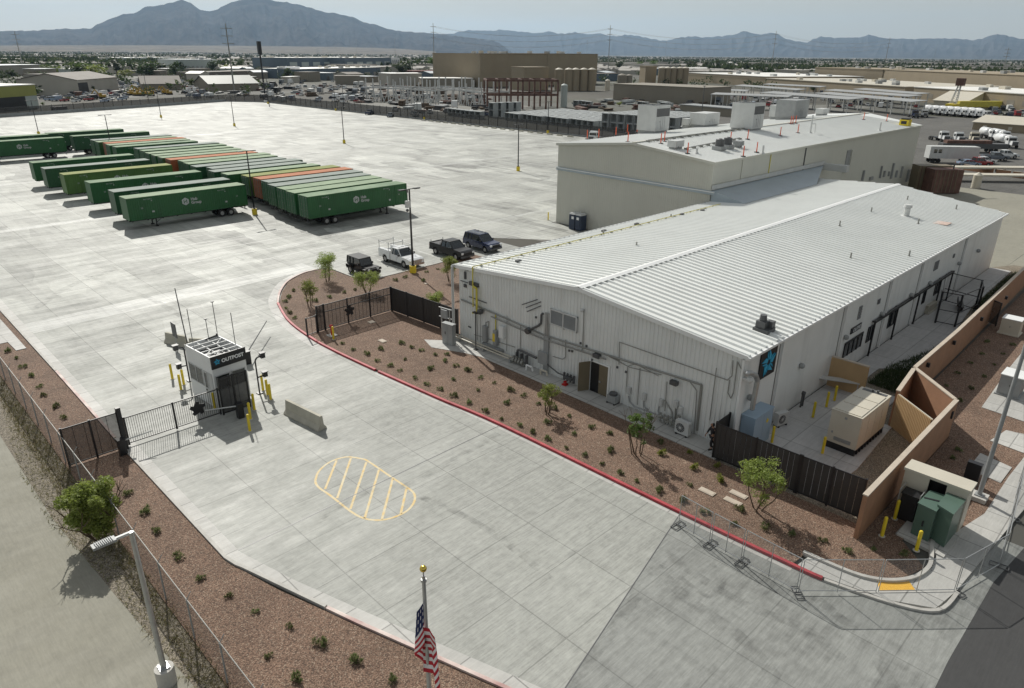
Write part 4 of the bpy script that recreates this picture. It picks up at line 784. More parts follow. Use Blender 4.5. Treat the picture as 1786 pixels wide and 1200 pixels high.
def vehicle(name, label, cat, loc, rz, kind, paint, group=None, extra=True):
    r = thing(name, label, cat, loc, rz, group); pm = G[paint]
    if kind == 'pickup':    # x forward, centre at wheelbase middle
        Lf, Lr, w_, belt, roof, nose = 2.85, -2.95, 2.0, 1.18, 1.9, 1.15; wx = (1.85,-1.85)
        mb = MB(); carside(mb, [(Lr,.55),(Lr,1.22),(-.75,1.24),(1.35,1.22),(2.5,1.16),(2.78,1.05),(Lf,.6)][::-1][::-1], w_, .1, .5, wx, .45); 
        mb.build('body', pm, r)
        mb = MB(); mb.b2((Lr+.12,-.78,1.0),(-.95,.78,1.255)); mb.build('cargo_bed', G['black'], r)
        mb = MB()
        for s_ in (-1,1): mb.b2((Lr+.02,s_*.8,1.2),(-.8,s_*.97,1.34))
        mb.b2((Lr,-.97,1.15),(Lr+.1,.97,1.33)); mb.build('bed_rail', pm, r)
        cab = [(-.85,.93,1.2,.0),(-.72,.78,1.86,0),(.55,.76,1.9,0),(1.32,.9,1.22,0)]
        glx = (-.7,1.25)
    elif kind == 'service':
        Lf, Lr, w_ = 2.85, -2.9, 2.02; wx = (1.75,-1.75)
        mb = MB(); carside(mb, [(-.7,.5),(-.7,1.2),(1.3,1.2),(2.5,1.14),(2.76,1.02),(Lf,.6)], w_, .1, .5, (1.75,), .45); mb.build('body', pm, r)
        mb = MB()
        for s_ in (-1,1):
            y0_, y1_ = s_*.62, s_*1.06; pr = [(Lr,.62),(Lr,1.48),(-.78,1.48),(-.78,.5),(-1.3,.5)]+[(-1.75+.46*cos(pi*k/8),.5+.46*sin(pi*k/8)) for k in range(9)]+[(-2.25,.55)]
            mb.ext(pr, min(y0_,y1_), max(y0_,y1_))
        mb.b2((Lr,-.62,.6),(-.78,.62,.72)); mb.b2((-.9,-.62,.7),(-.8,.62,1.48)); mb.b2((Lr,-.62,.7),(Lr+.06,.62,1.2)); mb.build('utility_box', pm, r)
        mb = MB()
        for s_ in (-1,1):
            for xa, xb, za, zb in ((-2.8,-2.3,.75,1.4),(-2.22,-1.28,1.02,1.4),(-1.2,-.85,.7,1.4)): mb.b2((xa,s_*1.06,za),(xb,s_*1.075,zb))
        mb.build('box_door', pm, r)
        mb = MB()
        for x in (Lr+.1,-1.0):
            for s_ in (-1,1): mb.cyl((x,s_*.98,1.48),(x,s_*.98,2.25),.035); mb.cyl((x,s_*.98,2.25),(x-.0,s_*.98,2.42),.05)
            mb.cyl((x,-.98,2.2),(x,.98,2.2),.035)
        for s_ in (-1,1): mb.cyl((Lr,s_*.9,2.2),(1.0,s_*.9,2.2),.03)
        mb.cyl((.9,-.9,2.2),(.9,.9,2.2),.035); mb.cyl((.9,-.9,2.2),(1.0,-.95,1.6),.03); mb.cyl((.9,.9,2.2),(1.0,.95,1.6),.03); mb.build('ladder_rack', G['steel'], r)
        cab = [(-.68,.93,1.18,.0),(-.6,.78,1.84,0),(.45,.76,1.87,0),(1.2,.9,1.2,0)]; glx = (-.6,1.15)
    elif kind == 'jeep':
        Lf, Lr, w_ = 2.0, -2.0, 1.75; wx = (1.3,-1.3)
        mb = MB(); carside(mb, [(Lr,.6),(Lr,1.15),(.55,1.15),(.7,1.12),(1.75,1.08),(1.82,.62)], 1.5, .03, .55, wx, .44); mb.build('body', pm, r)
        mb = MB()
        for s_ in (-1,1):
            for x in wx: mb.box((x,s_*.87,.98),(1.0,.34,.06)); mb.box((x-.5,s_*.87,.85),(.06,.34,.28)); mb.box((x+.5,s_*.87,.88),(.06,.34,.22))
            mb.box((0,s_*.8,.55),(1.6,.14,.08))
        mb.b2((1.85,-.8,.55),(2.05,.8,.75)); mb.b2((-2.12,-.75,.55),(-1.98,.75,.72)); mb.build('fender', G['black'], r)
        mb = MB(); mb.lathe([(.36,-.11),(.4,-.08),(.4,.08),(.36,.11)],(0,0,0),18); mb.v = [(-2.13+c,a,.98+b) for a,b,c in mb.v]; mb.cyl((-2.2,0,.98),(-2.05,0,.98),.37,n=18); mb.build('spare_wheel', G['tyre'], r)
        cab = [(Lr+.02,.74,1.12,0),(Lr+.12,.7,1.82,0),(.3,.68,1.82,0),(.62,.72,1.12,0)]; glx = (-1.9,.6)
    elif kind == 'suv':
        Lf, Lr, w_ = 2.45, -2.45, 1.95; wx = (1.5,-1.5)
        mb = MB(); carside(mb, [(Lr,.55),(Lr,1.15),(-1.8,1.2),(.95,1.18),(2.1,1.08),(2.38,.92),(Lf,.55)], w_, .12, .45, wx, .42); mb.build('body', pm, r)
        cab = [(Lr+.08,.88,1.15,0),(Lr+.28,.76,1.86,0),(.25,.74,1.9,0),(1.05,.86,1.16,0)]; glx = (-2.2,1.0)
    elif kind == 'car':
        Lf, Lr, w_ = 2.3, -2.3, 1.82; wx = (1.4,-1.35)
        mb = MB(); carside(mb, [(Lr,.5),(Lr,.95),(-1.7,1.0),(.9,.98),(2.0,.85),(Lf,.55)], w_, .12, .4, wx, .38); mb.build('body', pm, r)
        cab = [(-1.75,.82,.98,0),(-1.0,.66,1.42,0),(.2,.66,1.44,0),(.95,.82,.96,0)]; glx = (-1.7,.9)
    # greenhouse: painted roof and pillars over a glass cabin
    (xa,ya_,za,_),(xb,yb_,zb,_),(xc,yc_,zc,_),(xd,yd_,zd,_) = cab
    mb = MB(); V_ = [(xa,-ya_,za),(xb,-yb_,zb),(xc,-yc_,zc),(xd,-yd_,zd),(xa,ya_,za),(xb,yb_,zb),(xc,yc_,zc),(xd,yd_,zd)]
    mb.add(V_, [(0,3,2,1),(4,5,6,7),(0,1,5,4),(1,2,6,5),(2,3,7,6),(3,0,4,7)]); mb.build('windows', G['glass'], r)
    mb = MB(); mb.box(((xb+xc)/2,0,(zb+zc)/2+.02),(xc-xb+.08,yb_*2+.06,.07))
    for s_ in (-1,1):
        mb.beam((xa,s_*ya_,za),(xb,s_*yb_,zb),.09,.12); mb.beam((xc,s_*yc_,zc),(xd,s_*yd_,zd),.07,.07); xm = (xb+xc)/2; mb.beam((xm,s_*ya_*1.005,za),(xm,s_*yb_*1.01,zb),.05,.1)
        if kind in ('suv','jeep'): xm = xb*.62+xc*.38-.35; mb.beam((xm,s_*ya_*1.005,za),(xm,s_*yb_*1.01,zb),.05,.12)
        if kind == 'service': mb.beam((xb+.1,s_*ya_*1.004,za),(xb+.15,s_*yb_*1.01,zb),.05,.3)
    mb.build('cab_roof', pm if kind != 'jeep' else pm, r)
    zh = .95 if kind != 'car' else .72; fx = Lf-.03 if kind != 'jeep' else 1.83
    wl_ = w_/2 if kind != 'jeep' else .72
    mb = MB(); mb.box((fx,0,zh-.12),(.12,wl_*1.25,.34 if kind != 'car' else .2)); [mb.box((fx+.07,0,zh-.24+k*.09),(.02,wl_*1.2,.025)) for k in range(4)]; mb.build('grille', G['chrome'] if kind == 'service' else G['black'], r)
    for s_ in (-1,1):
        mb = MB(); mb.box((fx-.02,s_*(wl_-.2),zh-.04),(.16,.3,.2)); mb.build('headlight', G['lamp'], r)
        mb = MB(); mb.box((Lr+.01,s_*(wl_-.1),zh),(.1,.14,.32)); mb.build('tail_light', G['redl'], r)
        mb = MB(); mb.box((xd-.25,s_*(ya_+.14),za+.12),(.12,.2,.2)); mb.build('mirror', G['black'] if paint != 'white' else G['black'], r)
        mb = MB(); mb.box(((xa+xd)/2+.15,s_*(w_/2-.005 if kind != 'jeep' else .752),.85),(.015,.012,.6)); mb.box(((xa+xd)/2+.4,s_*(w_/2 if kind != 'jeep' else .757),.98),(.16,.03,.04)); mb.build('door_handle', G['black'], r)
    mb = MB(); mb.box((fx+.02,0,.52),(.18,w_-.06,.22)); mb.box((Lr-.02,0,.56),(.16,w_-.1,.2)); mb.build('bumper', G['chrome'] if kind == 'service' else G['dgrey'], r)
    mb = MB(); mb.box((0,0,.42),(Lf-Lr-1.0,w_*.7,.16)); mb.build('underbody', G['black'], r)
    wheels(r, wx, w_, .37 if kind in ('car','suv') else .41 if kind != 'jeep' else .42, .24 if kind != 'jeep' else .3)
    if kind in ('suv','pickup') and extra:
        mb = MB()
        if kind == 'suv':
            for s_ in (-.6,.6): mb.beam((-2.0,s_,1.99),(.3,s_,1.99),.05,.05)
            for x in (-1.9,-1.3,-.6,0): mb.beam((x,-.65,2.03),(x,.65,2.03),.05,.04)
            mb.build('roof_rack', G['grey'], r)
        else:
            for x in (-1.0,-2.7): mb.beam((x,-.9,1.3),(x,-.9,1.62),.05,.05); mb.beam((x,.9,1.3),(x,.9,1.62),.05,.05)
            mb.build('bed_rack', G['black'], r)
    return r
G['vwhite'] = mat('white car paint', (.78,.79,.79), .25, .02, 1, coat=.5, grime=.05); G['vblack'] = mat('black car paint', (.009,.009,.01), .38, .1, 1, coat=.1, spec=.35); G['vblue'] = mat('dark blue car paint', (.012,.022,.07), .25, .05, 1, coat=.6)
G['vred'] = mat('red car paint', (.3,.015,.02), .25, .05, 1, coat=.6); G['vgrey'] = mat('grey car paint', (.13,.15,.18), .3, .05, 1, coat=.5); G['vlblue'] = mat('light blue car paint', (.3,.38,.5), .3, .05, 1, coat=.5)
H_ = rad(-90)
vehicle('off_road_car', 'black boxy off-road car parked beside the bush on the gravel island', 'car', (39.7,62.7,0), H_, 'jeep', 'vblack')
vehicle('service_truck', 'white service truck with ladder rack parked behind the tall black lamp post', 'truck', (45.1,63.3,0), H_, 'service', 'vwhite')
vehicle('pickup_truck', 'black pickup truck with open bed parked between white truck and blue car', 'pickup', (51.3,61.9,0), H_, 'pickup', 'vblack')
vehicle('roof_rack_car', 'dark blue boxy car with roof rack, nearest the white warehouse roof', 'car', (56.0,61.8,0), H_, 'suv', 'vblue')

# ================================================================== LAMP POSTS, POLES, FLAG
def lot_lamp(x, y, lab, hgt_=9.1, base_h=.9):
    r = thing('lamp_post', lab, 'lamp post', (x,y,0), 0, 'black lamp posts of the yard'); return r
lp = thing('lamp_post', 'x', 'lamp post', (0,0,0), 0, 'black lamp posts of the yard')
mb = MB(); mb.cyl((0,0,-.02),(0,0,.85),.36,n=16); mb.build('base', G['yellow'], lp)
mb = MB(); mb.box((0,0,4.9),(.17,.17,8.1),taper=.7); mb.box((0,0,.9),(.4,.4,.06)); mb.build('pole', G['black'], lp)
mb = MB(); mb.b2((-1.0,-.04,8.96),(1.0,.04,9.04)); mb.build('arm', G['black'], lp)
for s_ in (-1,1): mb = MB(); mb.box((s_*.95,0,9.0),(.75,.36,.1)); mb.box((s_*.95,0,8.94),(.6,.28,.03)); mb.build('lamp_head', G['black'], lp)
spots = [(48.7,237,'by the far left trailers'),(49,175,'rising behind the spaced row of trailers'),(94.4,272.8,'second from the far left corner of the empty yard'),(100.3,227,'in the open yard below the far fence corner'),(101.7,165.4,'in the middle of the empty yard'),(102.9,102.5,'in the open yard left of the beige warehouse'),(44.9,98.8,'between the spaced row and the packed row of trailers'),(43.75,59.4,'in front of the white service truck'),
         (157,317,'at the far fence right of the corner'),(159,263,'at the right hand fence, second from the corner'),(161.8,208.7,'at the right hand fence before the steel frame'),(161,148,'at the right hand fence before the concrete boxes')]
for x, y, t in spots: q = dup(lp, (x,y,0), rad(0), label='black lamp post, '+t)
for ch in list(lp.children_recursive): bpy.data.objects.remove(ch)
bpy.data.objects.remove(lp)
cb = thing('security_camera', 'white security camera box clamped high on the black lamp post by the vehicles', 'camera', (43.75,59.4,7.3)); 
mb = MB(); mb.box((-.35,-.1,.2),(.5,.3,.7)); mb.build('housing', G['lgrey'], cb); mb = MB(); mb.cyl((-.35,-.1,1.4),(-.35,-.1,1.75),.1,n=8); mb.ball((-.5,-.2,-.4),.16,8); mb.cyl((-.35,-.1,-.2),(-.35,-.1,1.5),.03); mb.build('camera_head', G['dgrey'], cb)
fy = mb = MB()
# near street lamps
sl1 = thing('street_lamp', 'tall grey street lamp on a round concrete base, left foreground', 'street lamp', (4.62,22.94,0)); p = P(292,1190)
mb = MB(); mb.cyl((0,0,-.02),(0,0,.75),.34,n=20); mb.build('base', G['kerb'], sl1)
mb = MB(); mb.box((0,0,.77),(.36,.36,.04)); [mb.cyl((a*.14,b*.14,.75),(a*.14,b*.14,.86),.02) for a in (-1,1) for b in (-1,1)]; hh = 6.9; mb.cyl((0,0,.77),(0,0,hh),.105,.075,12); mb.build('pole', G['steel'], sl1)
d = P(180,966,hh)-P(236,942,hh); d = Vector((d.x,d.y,0)).normalized(); e_ = Vector((0,0,hh-.05))+d*.1
mb = MB(); a_ = atan2(d.y,d.x); c_ = e_+d*.25; mb.box((c_.x,c_.y,hh-.02),(.55,.09,.09),rz=a_); mb.build('arm', G['lgrey'], sl1)
mb = MB(); c_ = e_+d*.75; mb.box((c_.x,c_.y,hh+.0),(.72,.3,.09),rz=a_); 
for k in range(9): c2 = e_+d*(.5+k*.062); mb.box((c2.x,c2.y,hh+.065),(.02,.27,.05),rz=a_)
mb.build('lamp_head', G['grey'], sl1)
sl2 = thing('street_lamp', 'tall dark grey street lamp by the corner pavement at the right edge', 'street lamp', (40.27,4.91,.08))
mb = MB(); mb.box((0,0,.12),(.8,.8,.24)); mb.build('base', G['kerb'], sl2)
mb = MB(); mb.cyl((0,0,.2),(0,0,10.5),.12,.08,12); mb.box((0,0,.27),(.4,.4,.06)); mb.beam((0,0,10.4),(.9,-1.6,10.7),.1,.1); mb.build('pole', G['grey'], sl2); mb = MB(); mb.box((1.1,-1.95,10.72),(.35,.8,.12),rz=.5); mb.build('lamp_head', G['grey'], sl2)
mb = MB(); mb.b2((-.45,-.2,0.0),(-.1,.5,1.35)); o = mb.build('control_box', G['black'], None, (0,0,0)); o.location = (41.9,5.5,.06); tag(o, 'small black control box behind the right hand street lamp', 'control box')
# flag pole
fz = 11.0; t_ = P(738,990,fz)
fp = thing('flagpole', 'grey flagpole with a gold ball rising from the gravel at bottom centre', 'flagpole', (t_.x,t_.y,.05))
mb = MB(); mb.cyl((0,0,0),(0,0,fz-.45),.085,.045,14); mb.cyl((0,0,fz-.45),(0,0,fz-.38),.07); mb.build('pole', G['steel'], fp)
mb = MB(); mb.cyl((0,0,fz-.4),(0,0,fz-.15),.018); mb.cyl((0,0,fz-.36),(0,0,fz-.28),.045); mb.build('truck', G['chrome'], fp)
mb = MB(); mb.smooth = True; mb.ball((0,0,fz-.08),.085,14); mb.build('ball', G['gold'], fp)
G['fred'] = mat('red flag cloth', (.5,.02,.035), .8, .05, 3); G['fwhite'] = mat('white flag cloth', (.85,.8,.8), .8, .04, 3); G['fblue'] = mat('navy flag cloth', (.02,.03,.1), .8, .05, 3)
mb = MB(); NU, NS = 48, 26; Hf, Df = 1.25, 1.45; ax = Vector((_r.x,_r.y,0)).normalized(); ay = Vector((-ax.y,ax.x,0)); fl_top = fz-.95
for i in range(NU+1):
    u = i/NU
    for j in range(NS+1):
        s_ = j/NS; ph = u*3.5; tri = abs((ph % 2)-1); amp = .16+.24*(s_*.5+u*.4)
        xx = -.03-(1-tri)*amp*.9 if u < .65 else .04+ (1-tri)*amp*.75
        yy_ = -.1-.06*sin(u*9)+.05*sin(s_*5+u*7)
        zq = fl_top-s_*Hf-Df*(u**1.1)*(.8+.25*s_)
        q = Vector((t_.x,t_.y,zq))+ax*xx+ay*yy_; mb.v.append(tuple(q))
for i in range(NU):
    for j in range(NS):
        a = i*(NS+1)+j; mb.f.append([a,a+1,a+NS+2,a+NS+1]); k = 2 if (j < NS*7/13 and i < NU*.33) else (0 if (int((j+.01)/2) % 2 == 0) else 1)
        if k == 2 and ((j//2 % 2) and (i % 4 == 1)): k = 1
        mb.m.append(k); mb.sm.append(True)
o = mb.build('flag', [G['fred'],G['fwhite'],G['fblue']], None, (t_.x,t_.y,fl_top)); tag(o, 'limp striped flag hanging down the flagpole, navy canton with stars', 'flag')

# ================================================================== FENCES, GATES, BOOTH
def bar_fence(name, label, cat, A, B, h, post_d, mt='black', panel='screen', rail=True, bars=.115, z=0, group=None, mid=None, thick=.045, solid=False, slatw=.3):
    A = Vector((A[0],A[1],0)); B = Vector((B[0],B[1],0)); Ln = (B-A).length; d = (B-A).normalized()
    r = thing(name, label, cat, (A.x,A.y,z), atan2(d.y,d.x), group); n = max(1, round(Ln/post_d))
    for i in range(n+1): mb = MB(); mb.b2((Ln*i/n-.05,-.05,0),(Ln*i/n+.05,.05,h+.08)); mb.build('post', G[mt], r)
    mb = MB()
    for zz_ in (.12,h)+((h*mid,) if mid else ()): mb.b2((.05,-.025,zz_-.03),(Ln-.05,.025,zz_+.03))
    mb.build('rail', G[mt], r)
    if solid:
        mb = MB(); k = int(Ln/slatw)
        for i in range(k): x0_ = i*Ln/k+.012; mb.b2((x0_,-.018-.006*(i%2),.06),(x0_+Ln/k-.02,.008,h-.03))
        mb.build('slat_panel', G['slat'], r)
    elif panel:
        mb = MB(); mb.add([(.05,.028,.1),(Ln-.05,.028,.1),(Ln-.05,.028,h),(.05,.028,h)], [(0,1,2,3)]); mb.build('screen_panel', G[panel], r)
    if bars:
        mb = MB(); k = int(Ln/bars)
        for i in range(1,k): mb.box((i*Ln/k,0,h/2+.05),(.02,.02,h-.1))
        mb.build('bars', G[mt], r)
    return r, Ln
bar_fence('screen_fence', 'black screened fence panel between the chain link fence and the sliding gate', 'fence', (6.25,41.95), (9.15,41.95), 2.4, 1.5, bars=.5, z=.05)
mb = MB(); mb.b2((-.12,-.12,0),(.12,.12,2.75)); o = mb.build('gate_post', G['black'], None); o.location = (9.25,41.95,.0); tag(o, 'thick black gate post where the left kerb meets the gate', 'gate post')
gt, Ln = bar_fence('sliding_gate', 'black barred sliding gate with a star emblem across the entry lane', 'gate', (9.5,42.15), (15.1,42.15), 1.8, 2.8, panel=None, bars=.125, z=.08)
g0 = P(346,716,.9); mb = MB()
def flower(mb, c, u, v, R, th):
    c = Vector(c); u = Vector(u); v = Vector(v); nn = u.cross(v); pts = []
    for k in range(5):
        A = pi/2+k*2*pi/5
        for da, rr in ((-.38,.62),(-.3,.95),(.12,1.02),(.3,.8)): pts.append(c+(u*cos(A+da)+v*sin(A+da))*R*rr)
    n = len(pts); mb.add([q-nn*th for q in pts]+[q+nn*th for q in pts], [tuple(range(n-1,-1,-1)), tuple(range(n,2*n))]+[(i,(i+1)%n,n+(i+1)%n,n+i) for i in range(n)])
flower(mb, (g0.x-9.5,-.06,.95), (1,0,0), (0,0,1), .5, .03); mb.build('emblem', G['black'], gt)
hb = HT(392,727,381,664)
mb = MB(); e2 = P(437,709)
bar_fence('screen_fence', 'tall black screened fence panel standing in front of the guard booth', 'fence', (15.25,42.1), (e2.x,e2.y), hb, .95, bars=.5)
# island fence
r1, Ln1 = bar_fence('screen_fence', 'grey see-through screened fence with a star emblem on the gravel island', 'fence', (28.0,50.85), (34.9,50.95), 2.25, 2.3, panel='screenl', bars=.38, z=.07, mid=.72)
mb = MB(); flower(mb, (2.45,-.06,1.15), (1,0,0), (0,0,1), .5, .03); mb.build('emblem', G['black'], r1)
bar_fence('black_fence', 'solid black fence from the screened fence back to the white warehouse', 'fence', (34.95,50.9), (35.45,42.2), 2.25, 2.2, solid=True, bars=None, z=.07)
bar_fence('side_gate', 'small black frame gate at the red kerb beside the screened fence', 'gate', (26.15,50.6), (27.15,50.75), 1.55, 1.0, panel=None, bars=.5, z=.05)
bar_fence('side_gate', 'tall narrow black gate leaf between the small frame gate and the emblem fence', 'gate', (27.25,50.75), (27.95,50.82), 2.3, .7, bars=.35, z=.06)
# south black fence and gate of the courtyard
bar_fence('black_fence', 'solid black slatted fence along the courtyard beside the gravel', 'fence', (33.65,17.05), (33.72,12.1), 2.3, 2.4, solid=True, bars=None, z=.05)
bar_fence('black_gate', 'black slatted double gate between the black fence and the tan block wall', 'gate', (33.73,12.0), (33.85,8.75), 2.3, 1.63, solid=True, slatw=.34, bars=None, z=.05)
bar_fence('black_fence', 'short solid black fence joining the warehouse corner behind the person', 'fence', (33.75,17.1), (35.3,17.15), 2.3, 1.55, solid=True, bars=None, z=.05)
# tan block walls
def wall(name, label, pts, h, th=.2, mt='block', capm='cap'):
    r = thing(name, label, 'wall', (pts[0][0],pts[0][1],0)); og = (pts[0][0],pts[0][1],0)
    mb = MB(); ribbon(mb, pts, -th/2, th/2, -.05, h); mb.build('wall_face', G[mt], r, og); mb = MB(); ribbon(mb, pts, -th/2-.03, th/2+.03, h+.002, h+.07); mb.build('cap', G[capm], r, og); return r, og
wall('block_wall', 'tan block wall with a pale cap, nearest run beside the green transformer', [(32.05,8.2),(46.6,8.2)], 2.55)
wall('block_wall', 'short diagonal tan block wall turning back behind the enclosure', [(46.65,8.3),(49.9,11.6)], 2.55)
wall('block_wall', 'short tan wall end holding the ribbed enclosure gate', [(49.7,11.62),(45.3,11.15)], 2.55)
lw, og = wall('block_wall', 'long tan block wall with a pale cap running to the far right', [(50.0,11.65),(60,11.72),(96,12.6)], 2.55)
for x in (52.5,58.5,66,74,83): mb = MB(); mb.b2((x-.1,11.35,1.9),(x+.1,11.55,2.2)); mb.build('wall_light', G['black'], lw, og)
mb = MB(); mb.b2((45.6,8.0,1.7),(45.8,8.1,2.15)); o = mb.build('wall_light', G['black'], None, (45.7,8.05,1.9)); tag(o, 'small black wall light near the corner of the tan wall', 'wall light')
eg = thing('enclosure_gate', 'ribbed tan steel gate with diagonal braces inside the tan wall corner', 'gate', (45.2,11.1,.1), atan2(-2.65,-2.2)); Lg = 3.35
mb = MB(); k = 24
for i in range(k): mb.b2((i*Lg/k,-.02,.05),(i*Lg/k+.09,.03,2.3))
mb.add([(0,0,.05),(Lg,0,.05),(Lg,0,2.3),(0,0,2.3)], [(0,1,2,3)]); mb.build('ribbed_sheet', G['tangate'], eg)
mb = MB()
for z_ in (.1,1.2,2.3): mb.b2((0,.035,z_-.04),(Lg,.1,z_+.04))
mb.beam((0,.07,.1),(Lg/2,.07,2.3),.05,.07); mb.beam((Lg,.07,.1),(Lg/2,.07,2.3),.05,.07); mb.b2((Lg/2-.04,.035,.1),(Lg/2+.04,.1,2.3)); mb.build('frame', G['cream'], eg)
a, b = P(1437,700,.1), P(1513,712,.1)
p0 = S(1436,700); aa = P(1513,705,.1)
wall('screen_wall', 'low tan panel screen wall standing against the warehouse side', [(48.45,16.55),(48.45,14.0)], 2.3, .15, 'tangate', 'cap')
# chain link fence on the left
cf = thing('chain_link_fence', 'long dark chain link fence along the left gravel strip', 'fence', (6.22,2,0)); of = (6.22,2,0)
y = 3.0; i = 0
mb = MB(); mb.add([(6.22,2,.05),(6.22,110,.05),(6.22,110,2.0),(6.22,2,2.0)], [(0,1,2,3)]); mb.build('wire_fabric', G['chaind'], cf, of)
mb = MB(); mb.cyl((6.22,2,2.02),(6.22,110,2.02),.022,n=6); mb.build('top_rail', G['pipe'], cf, of)
while y < 110:
    mb = MB(); mb.cyl((6.22,y,0),(6.22,y,2.02),.035,n=8); mb.cyl((6.22,y,2.02),(6.42,y,2.3),.02,n=5); mb.build('post', G['grey'], cf, of); y += 3.05
# temporary fence panels
bp = [(1182,917),(1238,950),(1293,981),(1390,1035),(1529,1035),(1665,1033),(1742,988),(1762,905),(1776,845),(1800,770)]
wp = [P(*q) for q in bp]; labs = ['first temporary mesh fence panel, leaning by the red kerb','temporary mesh fence panel second from the red kerb end','temporary mesh fence panel at the end of the red kerb','temporary mesh fence panel over the curved pavement before the yellow plate','temporary mesh fence panel right of the yellow tactile plate','temporary mesh fence panel turning the corner by the transformer pad','temporary mesh fence panel past the corner at right','temporary mesh fence panel below the right street lamp','temporary mesh fence panel leaving the right edge of the picture']
for i in range(9):
    A, B = wp[i], wp[i+1]; d = B-A; Ln = d.length; r = thing('temporary_fence_panel', labs[i], 'fence panel', (A.x,A.y,0), atan2(d.y,d.x), 'temporary fence panels at the corner'); h = 1.85
    mb = MB()
    for x in (.05,Ln-.05,Ln/2): mb.cyl((x,0,.06),(x,0,h),.02,n=6)
    for z_ in (.15,h): mb.cyl((.05,0,z_),(Ln-.05,0,z_),.02,n=6)
    mb.build('frame', G['steel'], r)
    mb = MB(); mb.add([(.05,0,.15),(Ln-.05,0,.15),(Ln-.05,0,h),(.05,0,h)], [(0,1,2,3)]); mb.build('mesh_panel', G['chainl'], r)
    mb = MB(); x = 0.02
    for s_ in (-.17,.17): mb.beam((x+s_,-.38,.05),(x+s_,.38,.05),.035,.035)
    mb.beam((x-.17,-.38,.05),(x+.17,-.38,.05),.035,.035); mb.beam((x-.17,.38,.05),(x+.17,.38,.05),.035,.035); mb.beam((x-.17,0,.06),(x+.17,0,.06),.05,.04); mb.build('stand', G['dgrey'], r)
# guard booth ------------------------------------------------------
gb_ = thing('guard_booth', 'small white guard booth with a black name sign and open roof frame', 'booth', (15.3,42.95,0), rad(5)); bwid, blen, bh = 2.35, 3.45, 3.75
mb = MB(); mb.b2((0,0,.15),(bwid,blen,2.98)); mb.b2((.04,.04,0),(bwid-.04,blen-.04,.15)); mb.build('wall', G['white'], gb_)
mb = MB(); tkk = .07
for (a, b) in (((0,0,2.985),(bwid,tkk,bh)),((0,blen-tkk,2.985),(bwid,blen,bh)),((0,tkk+.001,2.985),(tkk,blen-tkk-.001,bh)),((bwid-tkk,tkk+.001,2.985),(bwid,blen-tkk-.001,bh))): mb.b2(a, b)
mb.build('parapet', G['white'], gb_)
mb = MB(); mb.b2((.1,.1,2.99),(bwid-.1,blen-.1,3.05)); mb.build('roof_deck', G['dgrey'], gb_)
mb = MB()
for y in (.75,1.4,2.1,2.75): mb.beam((.08,y,bh-.04),(bwid-.08,y,bh-.04),.06,.06)
for x in (.8,1.55): mb.beam((x,.08,bh-.1),(x,blen-.08,bh-.1),.05,.05)
mb.beam((.08,.1,bh-.04),(bwid-.08,.1,bh-.04),.07,.07); mb.beam((.1,.75,bh-.04),(.8,1.4,bh-.04),.04,.04); mb.beam((1.55,2.1,bh-.04),(2.2,2.75,bh-.04),.04,.04); mb.build('roof_frame', G['lgrey'], gb_)
mb = MB(); mb.b2((-.04,-.09,2.95),(bwid+.04,-.003,bh+.08)); sg = mb.build('name_sign', G['sign'], gb_)
mb = MB(); mb.text('OUTPOST', .345, (.66,-.098,3.27), (1,0,0), (0,0,1), .006, bold=.012); mb.build('lettering', G['txt'], sg)
mb = MB(); mb.text('TRUCK PARKING', .11, (1.3,-.098,3.07), (1,0,0), (0,0,1), .004); o = mb.build('small_lettering', G['txt'], sg); bpy.data.objects.remove(o)
mb = MB(); pinwheel(mb, (.36,-.092,3.4), (1,0,0), (0,0,1), .24, .012); mb.build('emblem', G['cyan'], sg)
def bwin(nm, a, b, fr, axis):
    mb = MB(); mb.b2(a, b); o = mb.build(nm, G['glass'] if nm != 'door' else G['white'], gb_); mb = MB(); c1, c2 = Vector(a), Vector(b)
    if axis == 'x':
        xo = min(a[0],b[0])-.02; ys_ = (a[1],b[1],(a[1]+b[1])/2) if fr else (a[1],b[1])
        for y in ys_: mb.b2((xo,y-.03,a[2]),(xo+.05,y+.03,b[2]))
        for z_ in (a[2],b[2]): mb.b2((xo,a[1]-.03,z_-.03),(xo+.048,b[1]+.03,z_+.03))
    else:
        yo = min(a[1],b[1])-.02
        for x in ((a[0],b[0],(a[0]+b[0])/2) if fr else (a[0],b[0])): mb.b2((x-.03,yo,a[2]),(x+.03,yo+.05,b[2]))
        for z_ in (a[2],b[2]): mb.b2((a[0]-.03,yo,z_-.03),(b[0]+.03,yo+.048,z_+.03))
    mb.build('window_frame', G['lgrey'], o)
bwin('window', (-.012,1.45,1.35), (.02,3.25,2.55), True, 'x'); bwin('window', (-.012,.25,1.3), (.02,.75,2.45), False, 'x'); bwin('window', (-.016,.85,1.3), (.02,1.25,2.45), False, 'x')
bwin('window', (.12,-.012,1.35), (1.1,.02,2.4), False, 'y'); bwin('window', (1.25,-.012,1.35), (2.2,.02,2.4), False, 'y')
mb = MB(); mb.b2((-.015,.15,.2),(.01,1.3,2.55)); dd = mb.build('door', G['lgrey'], gb_); mb = MB(); mb.b2((-.07,1.12,1.1),(-.017,1.2,1.2)); mb.build('handle', G['black'], dd)
ainv = gb_.matrix_basis.inverted()
